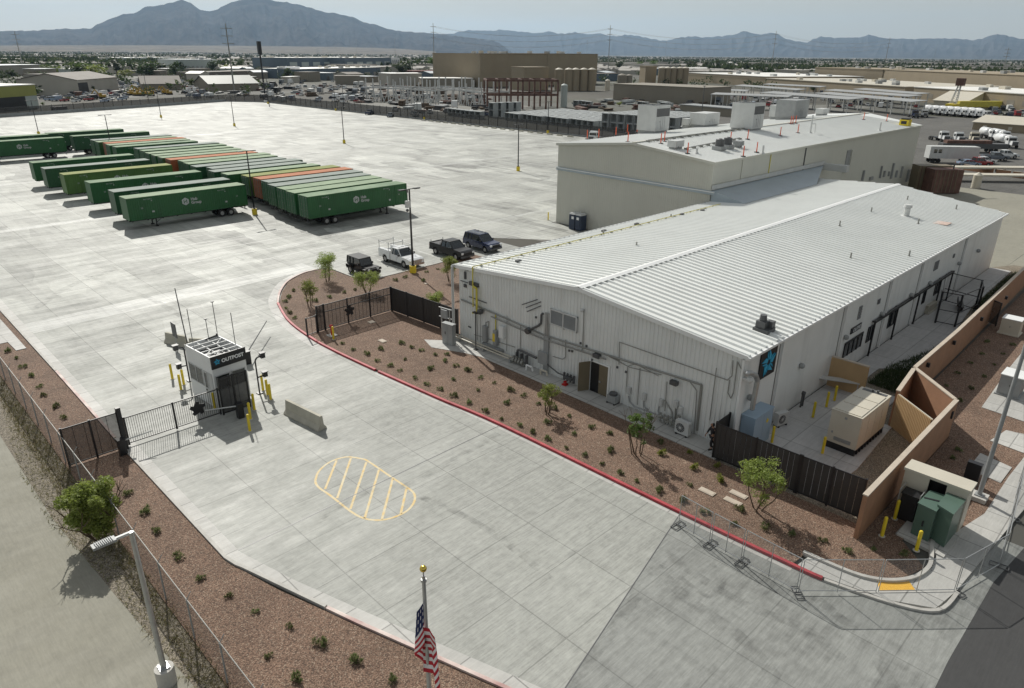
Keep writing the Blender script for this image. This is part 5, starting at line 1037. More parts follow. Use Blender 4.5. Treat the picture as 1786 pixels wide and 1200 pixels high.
for (b0, t0, cp) in (((335.5,593),(326.7,538.7),0),((363,584),(358,557),1),((378.7,580),(371.5,526.7),1),((410.7,601),(403,545),0)):
    b = P(*b0, bh-.1); H1 = HT(*[0,0],*t0) if 0 else None; dd_ = ray(*t0); zt = CAMH+dd_.z*hypot(b.x,b.y)/hypot(dd_.x,dd_.y); lb = Matrix.Rotation(-rad(5),3,'Z') @ (b-Vector((15.3,42.95,0)))
    mb = MB(); mb.cyl((lb.x,lb.y,bh-.7),(lb.x,lb.y,zt),.025,n=6)
    if cp: mb.cyl((lb.x,lb.y,zt),(lb.x,lb.y,zt+.06),.11,n=10)
    mb.build('antenna', G['dgrey'], gb_)
mb = MB(); mb.cyl((1.3,3.1,bh+.05),(2.2,3.2,bh+.1),.06,n=8); mb.cyl((2.2,3.2,bh+.0),(2.2,3.2,bh+.25),.06); mb.build('roof_camera', G['black'], gb_)
# barrier arms, operators, card readers
def bar_arm(name, label, base, tip, h=.95, cab='black', r=.045, arm='lgrey'):
    b = Vector(base); o = thing(name, label, 'barrier', b); t = Vector(tip)-b
    mb = MB(); mb.b2((-.2,-.18,0),(.2,.18,h)); mb.box((0,0,h+.04),(.44,.4,.08)); mb.build('cabinet', G[cab], o)
    mb = MB(); dr = (t-Vector((0,0,h-.1))); mb.cyl((0,0,h-.1),t,r,r*.7,6); mb.build('arm', G[arm], o); return o
c1 = P(419,727); c2 = P(358,716,1.0); bar_arm('barrier_gate', 'white barrier arm lowered behind the gate, black cabinet by the booth fence', (c1.x,c1.y-.1,0), c2)
c1 = P(216,792,.05); c2 = P(266,751,1.1); bar_arm('barrier_gate', 'white barrier arm on a black cabinet at the left gate post', (c1.x,c1.y,.05), c2)
c1 = P(430,665); bar_arm('barrier_gate', 'long dark barrier arm raised at the right side of the booth', (P(430,613,1.0).x,P(430,613,1.0).y,0), P(465,560,1.0), arm='dgrey', r=.05)
bar_arm('barrier_gate', 'long dark barrier arm raised steeply behind the booth', (15.5,47.0,0), (15.9,49.0,6.9), arm='dgrey', r=.045)
def reader(label, base, s_):
    o = thing('card_reader_post', label, 'card reader', base); mb = MB(); mb.cyl((0,0,0),(0,0,2.5),.055,n=8); mb.box((0,0,.03),(.35,.35,.06)); mb.tube([(0,0,2.5),(s_*.12,0,2.65),(s_*.45,0,2.7)],.05,8); mb.tube([(0,0,1.2),(s_*.4,0,1.25)],.05,8); mb.build('post', G['black'], o)
    for z_ in (2.72,1.3): mb = MB(); mb.box((s_*.55,0,z_),(.3,.28,.34)); mb.box((s_*.55,0,z_+.2),(.4,.36,.05)); mb.build('reader_box', G['black'], o)
p = P(453,686); reader('black card reader post right of the guard booth', (p.x,p.y,0), 1)
p = P(331,664); reader('black card reader post left of the guard booth', (p.x,p.y,0), -1)
mb = MB()
def bollard(px, py, lab, z=0, h=1.1, grp=None):
    p = P(px, py, z); o = thing('bollard', lab, 'bollard', p, 0, grp); mb = MB(); mb.cyl((0,0,-.02),(0,0,h),.085,n=12); mb.lathe([(.085,h),(.06,h+.04),(.001,h+.055)],(0,0,0),12); mb.build('post', G['yellow'], o); mb = MB(); mb.cyl((0,0,-.01),(0,0,.025),.16,n=12); mb.build('footing', G['kerb'], o); return o
for px, py, t in ((301,661,'farthest left of the guard booth'),(316,680,'left of the booth, nearest of the three'),(321,671,'left of the booth, close to the card reader'),(459,681,'right of the booth, beside the card reader'),(467,689,'right of the booth, middle of the three by the card reader'),(472.5,697,'right of the booth, nearest of the three by the card reader'),(444,715,'rear one of the three beside the tall booth fence'),(437,731,'middle one of the three beside the tall booth fence'),(436,752,'nearest one of the three beside the tall booth fence'),(375,713,'seen through the bars of the sliding gate')):
    bollard(px, py, 'yellow bollard '+t, h=1.15, grp='yellow bollards around the guard booth')
for px, py, t, z in ((582,592,'on the gravel island by the small frame gate',.07),(956,384,'at the left corner of the beige warehouse',0)): bollard(px, py, 'yellow bollard '+t, z)
for px, py, t in ((1346,772,'between the black fence and the blue grey cabinet'),(1434,791,'at the near corner of the cream generator'),(1417.5,728,'midway between the generator and the warehouse wall'),(1441,710,'behind the generator, left of the pair'),(1455,699,'behind the generator, right of the pair')): bollard(px, py, 'yellow bollard '+t, .09, grp='yellow bollards in the courtyard')
for px, py, t in ((1538,935,'nearest the block wall end'),(1560,905,'second along the block wall'),(1598,960,'in front of the green transformer'),(1583,880,'tucked behind the green transformer')): bollard(px, py, 'yellow bollard '+t, .066, grp='yellow bollards around the transformer')
def jersey(label, A, B, h=.85, hw=.34):
    A = Vector((A[0],A[1],0)); B = Vector((B[0],B[1],0)); d = B-A; mb = MB(); Ln = d.length
    pr = [(-hw,0),(-hw,.08),(-hw*.45,.34),(-hw*.28,h),(hw*.28,h),(hw*.45,.34),(hw,.08),(hw,0)]
    vs = [(0,a,b) for a, b in pr]+[(Ln,a,b) for a, b in pr]; n = 8; mb.add(vs, [tuple(range(n))[::-1], tuple(range(n,2*n))]+[(i,(i+1)%n,n+(i+1)%n,n+i) for i in range(n)])
    o = mb.build('jersey_barrier', G['jersey']); o.location = A; o.rotation_euler = (0,0,atan2(d.y,d.x)); tag(o, label, 'barrier')
jersey('concrete jersey barrier standing alone on the driveway right of the booth', (18.42,39.5), (18.85,35.9), .98)
a, b = P(292,596), P(322,615); jersey('concrete jersey barrier behind the booth, the farther of the pair', (a.x,a.y), (a.x+.8,a.y-2.0)); jersey('concrete jersey barrier behind the booth, half hidden by its corner', (a.x+1.0,a.y-2.2), (a.x+2.3,a.y-3.9), .7)
mb = MB(); p = P(309,606); mb.b2((-.03,-.45,.9),(.03,.45,2.1)); o = mb.build('sign_panel', G['dgrey'], None); mb = MB(); o2 = thing('road_sign', 'dark sign panel seen edge on beside the jersey barriers', 'sign', (p.x,p.y,0)); o.parent = o2; mb.cyl((0,0,0),(0,0,1.0),.04,n=6); mb.build('post', G['steel'], o2)
# fire hydrant at the island
p = P(579,585,.07); o = thing('standpipe', 'small red standpipe behind the yellow bollard on the gravel island', 'standpipe', p); mb = MB(); mb.cyl((0,0,0),(0,0,.8),.08); mb.box((0,0,.85),(.22,.22,.16)); mb.build('riser', G['redl'], o); mb = MB(); mb.box((0,0,.02),(.7,.7,.05)); mb.build('pad', G['walk'], o)
for px, py, t in ((697*1,0,''),): pass
for px, py, w1, w2, t in ((667,595,.75,.45,'near the red kerb at the start of the island'),(648,562,.55,.55,'inside the emblem fence'),(1233,858,.9,.4,'left one of the three by the small tree'),(1288,863,.95,.4,'upper right one of the three by the small tree'),(1278,875,.95,.4,'lower right one of the three by the small tree'),(743,495,.4,.3,'behind the black fence beside the yellow lamp base')):
    p = P(px, py, .075); mb = MB(); mb.box((0,0,.02),(w1,w2,.05)); mb.box((0,0,.052),(w1-.12,w2-.12,.012)); o = mb.build('utility_box_lid', G['cap']); o.location = p; o.rotation_euler = (0,0,rad(-90)); tag(o, 'pale lid in the gravel, '+t, 'utility lid')

# ================================================================== PLANTS
def leaf_quads(mb, c, r, n, size, rng, flat=1.0, droop=0):
    for _ in range(n):
        a = rng.uniform(0,2*pi); z = rng.uniform(-1,1); rr = r*rng.uniform(.25,1)**.6; s_ = (1-z*z)**.5
        p = Vector((c[0]+rr*s_*cos(a), c[1]+rr*s_*sin(a), c[2]+rr*z*flat))
        u = Vector((rng.gauss(0,1),rng.gauss(0,1),rng.gauss(0,.6)-droop)).normalized(); v = u.orthogonal().normalized(); w_ = u.cross(v); v = v*cos(a)+w_*sin(a)
        s2 = size*rng.uniform(.5,1.3); mb.add([p-u*s2, p+v*s2*.45, p+u*s2, p-v*s2*.45], [(0,1,2,3)])
def branch(mb, p, d, L_, r, depth, rng, tips, up=.25, k=3):
    n = 3; q = Vector(p)
    for i in range(n):
        d2 = (d+Vector((rng.gauss(0,.13),rng.gauss(0,.13),rng.gauss(0,.06)+up*.25))).normalized(); e = q+d2*L_/n; mb.cyl(q, e, r*(1-i/n*.4), r*(1-(i+1)/n*.4), 5 if depth else 7, cap=False); q = e; d = d2
        if depth == 0 and i == 0: continue
        if i > 0 or depth: tips.append((q.copy(), depth))
    if depth < 2:
        for _ in range(k):
            a = rng.uniform(0,2*pi); nd = (d+Vector((cos(a)*.8,sin(a)*.8,rng.uniform(0,.4)))).normalized(); branch(mb, q, nd, L_*.62, r*.5, depth+1, rng, tips, up, k)
def make_tree(name, label, cat, H, W, stems, mt, nleaf, lsize, seed, stem_spread=.35, crown_lo=.35, clump=.19, flat=.75, group=None, trunk_r=.045, droop=0):
    rng = random.Random(seed); r = thing(name, label, cat, (0,0,0), 0, group); mb = MB(); tips = []
    for s_ in range(stems):
        a = 2*pi*s_/max(1,stems)+rng.uniform(-.4,.4); sp = stem_spread if stems > 1 else .06
        branch(mb, (cos(a)*.05*stems,sin(a)*.05*stems,-.05), Vector((cos(a)*sp,sin(a)*sp,1)).normalized(), H*.5, trunk_r*rng.uniform(.8,1.2), 0, rng, tips, .3)
    mb.build('trunk', G['wood'], r); mb = MB(); pts = []
    while len(pts) < 46:
        x, y, z = rng.uniform(-1,1), rng.uniform(-1,1), rng.uniform(-1,1)
        if x*x+y*y+z*z < 1: pts.append(Vector((x*W*.5*(1-clump), y*W*.5*(1-clump), H*(crown_lo+(1-crown_lo)*(z+1)/2))))
    tp = [t for t, d in tips if t.z > H*crown_lo*.8]; rng.shuffle(tp); tp = tp[:50]
    cs = pts[:(30 if flat > .85 else 15)]+[t for t in tp if hypot(t.x,t.y) < W*.46 and t.z < H*.98]
    for c in cs: leaf_quads(mb, c, W*clump*rng.uniform(.5,1.1), int(nleaf/len(cs)), lsize, rng, flat, droop)
    mb.build('crown', G[mt], r); return r
def tree_at(px, py, top, wpx, z, mt, label, cat='tree', stems=4, nleaf=1700, ls=.07, seed=1, **k):
    ls *= .95; nleaf = int(nleaf*1.7); p = P(px, py, z); H = HT(px, py, *top)-z; D = (p-Vector((0,0,CAMH))).length; W = wpx*D/FPX
    t = make_tree(k.pop('name','desert_tree'), label, cat, max(H,.8), W, stems, mt, nleaf, ls, seed, **k); t.location = p; return t
tree_at(571,490,(561,443),40,.07,'leafy','leafy green desert tree on the island tip, nearest the off-road car',seed=3,crown_lo=.08,nleaf=2600,clump=.24)
tree_at(540,533,(533,489),33,.07,'leafy','thin multi-stemmed desert tree at the left of the gravel island',seed=4,crown_lo=.35,nleaf=1500,clump=.17)
tree_at(641,511,(640,474),42,.07,'leafy','low spreading desert tree in front of the off-road car, behind the emblem fence',seed=5,crown_lo=.12,nleaf=2200,clump=.24)
tree_at(785,491,(787,447),30,.07,'leafy','upright bushy desert tree beside the warehouse corner and black pickup',seed=6,crown_lo=.12,nleaf=2600,clump=.24)
tree_at(760,536,(759,510),32,.07,'leafy','low desert tree just behind the solid black fence',seed=7,crown_lo=.2,nleaf=1500,clump=.24)
tree_at(954,721,(948,670),52,.07,'leafy','small desert tree in the gravel left of the open brown door',seed=8,crown_lo=.5,nleaf=1150,clump=.14,flat=.6,stem_spread=.25)
tree_at(1112,793,(1120,714),42,.07,'leafm','slender desert tree with a leaning stake in front of the pipes',seed=9,crown_lo=.38,nleaf=1300,clump=.15,stem_spread=.2)
tree_at(1320,889,(1328,800),78,.07,'leafy','largest small desert tree in front of the black slatted gate',seed=10,crown_lo=.34,nleaf=2500,stem_spread=.42,flat=.55,clump=.16)
mb = MB(); a = P(1102,792,.07); mb.cyl((0,0,0),(-.1,.35,1.7),.035,n=6); o = mb.build('tree_stake', G['wood']); o.location = a; tag(o, 'leaning dark wooden stake beside the slender desert tree', 'stake')
b_ = tree_at(172,938,(168,842),66,0,'leafy','dense rounded green tree growing by the chain link fence, left foreground',stems=5,seed=11,crown_lo=.12,nleaf=9000,ls=.085,clump=.24,flat=.9,name='roadside_tree',trunk_r=.07)
def make_tuft(seed, mt, n=150, h=.34, w_=.3):
    rng = random.Random(seed); mb = MB(); lobes = [(rng.gauss(0,w_*.4),rng.gauss(0,w_*.4),rng.uniform(.6,1)) for _ in range(5)]
    for _ in range(n*2):
        lx, ly, ls_ = rng.choice(lobes); a = rng.uniform(0,2*pi); e = rng.uniform(.05,1.45); rr = w_*.62*ls_*rng.uniform(.55,1.1)
        p = Vector((lx+cos(a)*cos(e)*rr, ly+sin(a)*cos(e)*rr, .02+sin(e)*h*ls_*rng.uniform(.55,1.1))); d = Vector((cos(a)*cos(e),sin(a)*cos(e),sin(e)+.3)).normalized(); v = d.orthogonal().normalized(); q = d.cross(v); v = v*cos(a*7)+q*sin(a*7); l = rng.uniform(.05,.11)
        mb.add([p-d*l, p+v*l*.22, p+d*l, p-v*l*.22], [(0,1,2,3)])
    return mb.build('shrub', G[mt])
tufts = [make_tuft(1,'tuft'), make_tuft(2,'tuft',120,.3,.34), make_tuft(3,'tuft',180,.4,.28), make_tuft(4,'tufty',140,.36,.3)]
zones = {
 'far': ('small green tuft in the left gravel strip beyond the gate', .05, [(112,730),(97,711),(76,690),(71,675),(56,657),(42,641),(29,626),(13,614)]),
 'near': ('small green tuft in the near gravel strip between chain link fence and kerb', .05, [(225,862),(252,895),(272,927),(311,971),(352,1010),(398,1041),(447,1068),(506,1095),(562,1125),(466,1146),(623,1155),(519,1187),(685,1185)]),
 'isle': ('small dry green tuft on the gravel island behind the black fences', .07, [(505,519),(499,538),(499,527),(506,547),(515,555),(574,519),(551,526),(600,511),(512,508),(708,484),(691,490),(763,470),(745,475),(739,490),(620,506)]),
 'row': ('dark green tuft in the long gravel bed between the red kerb and the white warehouse', .07, [(598,600),(617,611),(641,619),(665,609),(700,599),(719,607),(734,612),(657,630),(680,639),(706,628),(760,620),(776,631),(779,619),(794,639),(699,647),(749,646),(816,646),(1,1)][:-1]+
   [(x/4.06+560, y/4.06+640) for x, y in ((665,80),(745,125),(770,15),(850,165),(940,95),(950,210),(1045,30),(1135,78),(1230,115),(1340,165),(1110,170),(1440,205),(1310,260),(1045,260),(1160,315),(1280,370),(1405,415),(1500,470),(1610,400),(1605,510),(1735,575),(1760,350),(1545,265),(1655,300))]+
   [(1002,757),(1030,746),(1062,757),(1021,794),(1064,788),(1051,810),(1083,827),(1111,841),(1149,858),(1063,756),(1153,772)]),
 'end': ('green tuft at the lower end of the gravel bed near the temporary fence', .07, [(1204,848),(1292,891),(1333,922),(1382,932),(1437,945),(1476,962),(1279,915),(1227,894),(1190,875),(1524,958),(1578,967)]),
 'shade': ('dark tuft in the shaded gravel outside the long tan wall', .066, [(1764,602),(1750,618),(1711,618),(1693,634),(1734,637),(1671,652),(1716,658),(1651,674),(1694,679),(1722,597),(1674,700),(1670,785),(1660,800)]),
 'bright': ('bright yellow green bush in the gravel near the black slatted fence', .07, [(1211,819),(1259,840),(1154,794),(1201,791),(1330,868),(1251,815)])}
rt = random.Random(9)
for zk, (lb, z, pts) in zones.items():
    for px, py in pts:
        p = P(px, py, z); src = tufts[3] if zk == 'bright' else tufts[rt.randrange(3)]
        s_ = rt.uniform(.5,.92)*(.85 if zk == 'shade' else 1)*(1.35 if zk in ('bright',) else 1)
        q = dup(src, p, rt.uniform(0,6), s_); q.name = 'shrub'; tag(q, lb, 'shrub', 'tufts: '+zk if 0 else lb.replace('small ','')+'s')
for t in tufts: bpy.data.objects.remove(t)
mb = MB()

# ================================================================== PERSON
def skin_fig(name, joints, edges, mt, parent=None, lv=2):
    me = bpy.data.meshes.new(name); me.from_pydata([j[0] for j in joints], edges, []); o = bpy.data.objects.new(name, me); C.collection.objects.link(o)
    s_ = o.modifiers.new('s', 'SKIN'); o.modifiers.new('d', 'SUBSURF').levels = lv; o.modifiers['d'].render_levels = lv
    for i, j in enumerate(joints): me.skin_vertices[0].data[i].radius = (j[1], j[2] if len(j) > 2 else j[1])
    me.skin_vertices[0].data[0].use_root = True
    nm = bpy.data.meshes.new_from_object(o.evaluated_get(bpy.context.evaluated_depsgraph_get())); bpy.data.objects.remove(o)
    o = bpy.data.objects.new(name, nm); C.collection.objects.link(o); nm.materials.clear(); nm.materials.append(G[mt]); o.parent = parent
    for p_ in nm.polygons: p_.use_smooth = True
    return o
G['skin'] = mat('skin', (.36,.2,.13), .55, .06, 6); G['cloth'] = mat('black cloth', (.022,.02,.024), .85, .2, 6); G['cloth2'] = mat('dark trousers', (.02,.018,.022), .85, .2, 6); G['shoe'] = mat('dark boots', (.03,.028,.02), .7, .2, 6)
pp = P(1240,783,.1)
pe = thing('person', 'person in black hooded top and dark clothes walking beside the black fence', 'person', pp, rad(150))
J = [((0,0,.95),.15,.11),((0,0,1.15),.14,.1),((.02,0,1.34),.18,.11),((.03,0,1.47),.09,.08),((.05,0,1.56),.055),((.07,0,1.66),.085,.09),((.08,0,1.74),.07,.08),
     ((.02,.19,1.42),.055),((-.08,.25,1.15),.045),((.02,.24,.92),.035),((.05,.235,.85),.03),
     ((.02,-.19,1.42),.055),((.14,-.25,1.17),.045),((.3,-.2,1.0),.035),((.36,-.18,.97),.03),
     ((0,.09,.88),.09),((.14,.1,.5),.06),((.06,.1,.12),.042),((.16,.1,.04),.045,.03),((0,-.09,.88),.09),((-.1,-.1,.5),.06),((-.3,-.1,.17),.042),((-.22,-.1,.05),.045,.03)]
E_ = [(0,1),(1,2),(2,3),(3,4),(4,5),(5,6),(2,7),(7,8),(8,9),(9,10),(2,11),(11,12),(12,13),(13,14),(0,15),(15,16),(16,17),(17,18),(0,19),(19,20),(20,21),(21,22)]
skin_fig('body', J, E_, 'skin', pe)
skin_fig('jacket', [((0,0,.93),.175,.135),((0,0,1.15),.165,.125),((.02,0,1.36),.2,.13),((.03,0,1.47),.1,.1),((.02,.2,1.42),.075),((-.08,.26,1.15),.065),((.02,.245,.93),.05),((.02,-.2,1.42),.075),((.14,-.26,1.17),.065),((.28,-.205,1.02),.05)],[(0,1),(1,2),(2,3),(2,4),(4,5),(5,6),(2,7),(7,8),(8,9)],'cloth',pe)
skin_fig('trousers', [((0,0,.93),.165,.125),((0,.1,.84),.105),((.14,.105,.5),.085),((.07,.1,.2),.07),((0,-.1,.84),.105),((-.1,-.105,.5),.085),((-.27,-.1,.24),.07)],[(0,1),(1,2),(2,3),(0,4),(4,5),(5,6)],'cloth2',pe)
skin_fig('hood', [((.02,0,1.54),.085),((.05,0,1.66),.112,.115),((.06,0,1.755),.085)],[(0,1),(1,2)],'cloth',pe)
mb = MB(); mb.ball((.15,0,1.67),.072,10,sz=1.25); mb.cyl((.21,0,1.67),(.235,0,1.655),.016,.01,6); mb.build('face', G['skin'], pe)
mb = MB(); [mb.ball((.212,s_*.028,1.69),.011,6) for s_ in (-1,1)]; mb.box((.212,0,1.63),(.012,.045,.01)); mb.build('eyes', G['cloth'], pe)
for hx, hy, hz in ((.06,.232,.84),(.375,-.175,.965)):
    mb = MB(); mb.box((hx,hy,hz-.03),(.05,.035,.09)); [mb.cyl((hx-.025+k*.015,hy,hz-.07),(hx-.02+k*.015,hy+.012,hz-.14-.01*(k in (1,2))),.009,.007,5) for k in range(4)]; mb.cyl((hx+.03,hy,hz-.02),(hx+.05,hy+.01,hz-.075),.01,.008,5); mb.build('hand', G['skin'], pe)
for fx, fy in ((.12,.1),(-.25,-.1)): mb = MB(); mb.box((fx,fy,.045 if fx > 0 else .08),(.28,.1,.09),taper=.75); mb.build('boot', G['shoe'], pe)

# ================================================================== COURTYARD AND CORNER EQUIPMENT
ge = thing('generator', 'cream box generator on a black base in the courtyard', 'generator', (39.75,11.25,.09), rad(-1)); gl, gw_ = 4.35, 1.75
mb = MB(); mb.b2((0,.03,0),(gl,gw_-.03,.42)); [mb.b2((.2+k*.42,-.06,.1),(.3+k*.42,.03,.3)) for k in range(10)]; mb.build('base_tank', G['black'], ge)
mb = MB(); mb.b2((0,0,.422),(gl,gw_,2.5)); mb.b2((-.03,-.03,2.5),(gl+.03,gw_+.03,2.56)); mb.build('housing', G['cream'], ge)
for k in range(3): mb = MB(); mb.b2((.12+k*1.25,.1,2.562),(1.3+k*1.25,gw_-.1,2.6)); mb.build('roof_panel', G['cream'], ge)
mb = MB(); mb.b2((3.95,.15,2.562),(4.25,gw_-.15,2.58)); mb.cyl((4.1,.7,2.56),(4.1,.7,2.75),.08); mb.cyl((4.1,1.0,2.56),(4.1,1.0,2.7),.06); mb.build('exhaust', G['dgrey'], ge)
mb = MB(); [mb.b2((-.02,.35,.62+k*.05),(-.002,1.35,.65+k*.05)) for k in range(5)]; mb.b2((-.015,.8,2.15),(-.002,.95,2.3)); mb.box((-.01,1.5,1.1),(.02,.1,.14)); mb.build('front_louvre', G['grey'], ge)
for k in range(4): mb = MB(); mb.b2((.15+k*1.05,-.012,.5),(1.1+k*1.05,-.002,2.4)); mb.b2((.25+k*1.05,-.03,1.4),(.32+k*1.05,-.012,1.5)); mb.build('side_door', G['cream'], ge)
N_ = P(1318,731,2.3); L_ = P(1289,715,2.3); R_ = P(1347,708,2.3); wx_, wy_ = R_.x-N_.x, L_.y-N_.y
cab_ = thing('cooling_cabinet', 'large blue grey metal cabinet with a curved exhaust duct at the warehouse corner', 'cabinet', (N_.x,N_.y,.09))
wy_ = min(wy_, WY0-N_.y-.05)
mb = MB(); mb.b2((0,0,0),(wx_,wy_,2.15)); mb.b2((-.03,-.03,2.15),(wx_+.03,wy_+.02,2.22)); mb.b2((wx_*.5-.01,-.01,.1),(wx_*.5+.01,-.001,2.1)); mb.build('housing', G['ctank'], cab_)
mb = MB(); q = [PY(1312,712,N_.y+wy_*.5), PY(1316,690,N_.y+wy_*.5), PY(1321,664,N_.y+wy_*.5), PY(1318,655,N_.y+wy_*.5), PY(1310,651,N_.y+wy_*.5), PY(1304,651,N_.y+wy_*.5)]; mb.tube([v-Vector((N_.x,N_.y,.09)) for v in q], .15, 12)
for v in q: mb.ball(v-Vector((N_.x,N_.y,.09)), .158, 6)
mb.build('exhaust_duct', G['steel'], cab_); mb = MB(); mb.box((wx_*.72,-.006,1.5),(.25,.01,.25),ry=pi/4); mb.build('warning_sign', G['yellow'], cab_)
def condenser(label, loc, rz):
    o = thing('condenser_unit', label, 'air conditioner', loc, rz); mb = MB(); mb.b2((-.18,-.48,.1),(.18,.48,.95)); mb.build('housing', G['lgrey'], o)
    mb = MB(); mb.cyl((-.19,.1,.52),(-.175,.1,.52),.3,n=20); fn = mb.build('fan', G['dgrey'], o); mb = MB(); [mb.box((-.2,.1,.52),(.01,.56,.012),rx=k*pi/6) for k in range(6)]; mb.cyl((-.21,.1,.52),(-.195,.1,.52),.09,n=12); mb.build('grille', G['lgrey'], fn)
    mb = MB(); [mb.b2((-.22,y-.04,0),(.22,y+.04,.1)) for y in (-.35,.35)]; mb.build('feet', G['black'], o); return o
p = P(1190,758,.1); condenser('pale air conditioner with a round fan standing on the front walk', (p.x,p.y,.1), 0)
p = P(1362,742,.09); condenser('pale air conditioner beside the blue grey cabinet in the courtyard', (p.x,16.1,.09), rad(75))
p = P(1077,698,.1); o = thing('outdoor_unit', 'small dark grey unit on the walk right of the brown doors', 'outdoor unit', (34.95,p.y,.1)); mb = MB(); mb.b2((-.25,-.35,.08),(.25,.35,.6)); mb.build('housing', G['grey'], o); mb = MB(); mb.cyl((0,0,.6),(0,0,.75),.28,n=14); mb.build('fan', G['dgrey'], o); mb = MB(); [mb.b2((-.3,y-.05,0),(.3,y+.05,.08)) for y in (-.3,.3)]; mb.build('feet', G['black'], o)
p = P(1401,712,.09); o = thing('water_meter', 'dark pipe valve assembly beside the courtyard air conditioner', 'valve', (p.x,16.3,.09)); mb = MB(); mb.tube([(0,0,0),(0,0,.9),(.3,0,.9),(.3,0,.0)],.06,8); mb.cyl((.15,-.1,1.0),(.15,.1,1.0),.14,n=10); mb.cyl((.15,0,.9),(.15,0,1.05),.04); mb.build('pipework', G['dgrey'], o)
# equipment standing along the front walk
def at_front(px, py, x=34.7): p = PX(px, py, x); return Vector((x, p.y, .1))
tw = thing('twin_pipe_run', 'two long beige pipes running low above the front walk', 'pipe', (34.9,38,.1)); a, b = P(791,583,.35), P(899,622,.35)
for dx in (0,.35): mb = MB(); mb.tube([(a.x+dx-.4-34.9,42.1-38,.05),(34.55+dx-34.9,41.9-38,.3),(34.55+dx-34.9,b.y-38,.3)],.06,8); mb.build('pipe', G['cream'], tw)
mb = MB(); [mb.b2((-.45,y,0),(.1,y+.08,.24)) for y in (3,0,-3)]; mb.build('support', G['grey'], tw)
bf = thing('backflow_valve', 'cluster of beige and grey valves at the end of the twin pipes', 'valve', (34.7,b.y-.3,.1)); mb = MB()
for k in range(4): mb.cyl((0,-.3*k,.3),(0,-.3*k-.18,.3),.17,n=12); mb.cyl((0,-.3*k-.1,.3),(0,-.3*k-.1,.65),.05); mb.ball((.1,-.3*k,.5),.11,6)
mb.cyl((.1,.2,.15),(.1,-1.2,.15),.08); mb.build('valve_body', G['pipe'], bf); mb = MB(); [mb.box((.25,-.2-.5*k,.45),(.25,.12,.9)) for k in range(3)]; mb.build('stand', G['dgrey'], bf)
for px, py, lb in ((923,647,'white bent drain pipe on the walk left of the riser duct'),(948,655,'pale bent pipe at the foot of the riser duct')):
    p = P(px, py, .1); mb = MB(); mb.tube([(0,.3,0),(0,.3,.4),(0,-.3,.4),(0,-.35,.1)],.07,8); o = mb.build('bent_pipe', G['white'] if px < 930 else G['cream']); o.location = p; tag(o, lb, 'pipe')
bd = thing('black_duct_run', 'black curved pipe lying against the wall left of the riser duct', 'pipe', (35.0,F(908,620).y,.1)); mb = MB(); mb.tube([(0,0,.1),(0,0,1.0),(0,-.2,1.1),(0,-2.0,1.0)],.09,8); mb.build('pipe', G['dgrey'], bd)
vv = thing('valve_set', 'dark valve set with a red valve left of the open brown door', 'valve', (35.0,F(995,660).y,.1)); mb = MB(); mb.tube([(0,2.2,.9),(0,.9,.5),(0,-.6,.5)],.05,6); [mb.cyl((0,.3-.3*k,.2),(0,.3-.3*k,.75),.09,n=8) for k in range(4)]; mb.box((-.1,-.2,.5),(.35,.7,.16)); mb.build('valve_body', G['dgrey'], vv); mb = MB(); mb.cyl((-.35,-.1,0),(-.35,-.1,.3),.13,n=10); mb.box((-.35,-.1,.06),(.35,.35,.1)); mb.build('red_valve', G['redl'], vv)
v2 = thing('valve_set', 'tangle of grey pipe fittings below the wall lamp near the condenser', 'valve', (34.95,F(1165,728).y,.1)); mb = MB(); mb.tube([(0,.6,.35),(0,-1.0,.3)],.06,6); [mb.cyl((0,.3-.28*k,.1),(0,.3-.28*k,.7),.07,n=8) for k in range(4)]; [mb.ball((-.05,.25-.4*k,.5),.12,6) for k in range(3)]; mb.box((0,-1.0,.5),(.18,.2,1.0)); mb.build('valve_body', G['pipe'], v2)
mb = MB(); p = P(830,610,.1); mb.cyl((0,0,0),(0,0,PX(828,546,p.x).z-.1),.04,n=8); mb.box((0,0,PX(828,546,p.x).z-.05),(.2,.5,.12)); mb.box((0,0,.02),(.3,.3,.04)); o = mb.build('support_post', G['black']); o.location = p; tag(o, 'thin black post carrying the yellow gas pipe on the front walk', 'post')
p = P(783,600,.1); ec = thing('electrical_cabinet', 'grey upright electrical cabinet on the pale pad by the black fence end', 'cabinet', p, rad(8)); mb = MB(); mb.b2((-.18,-.55,.0),(.25,.55,1.75)); mb.b2((-.2,-.58,1.752),(.28,.58,1.8)); mb.b2((-.195,-.03,.1),(-.182,.0,1.7)); mb.build('housing', G['grey'], ec); mb = MB(); mb.box((-.2,.2,1.0),(.04,.05,.2)); mb.build('handle', G['dgrey'], ec)
p = P(778,588,.07); rk_ = thing('meter_rack', 'grey meter rack with small boxes on two posts behind the electrical cabinet', 'rack', p, rad(8)); mb = MB(); [mb.b2((-.04,y-.04,0),(.04,y+.04,2.5)) for y in (-.45,.45)]; [mb.b2((-.05,-.7,z_),(.03,.7,z_+.06)) for z_ in (1.7,2.5)]; mb.build('frame', G['steel'], rk_); mb = MB(); mb.b2((-.2,-.3,1.72),(-.05,.3,2.45)); mb.build('meter_box', G['grey'], rk_)
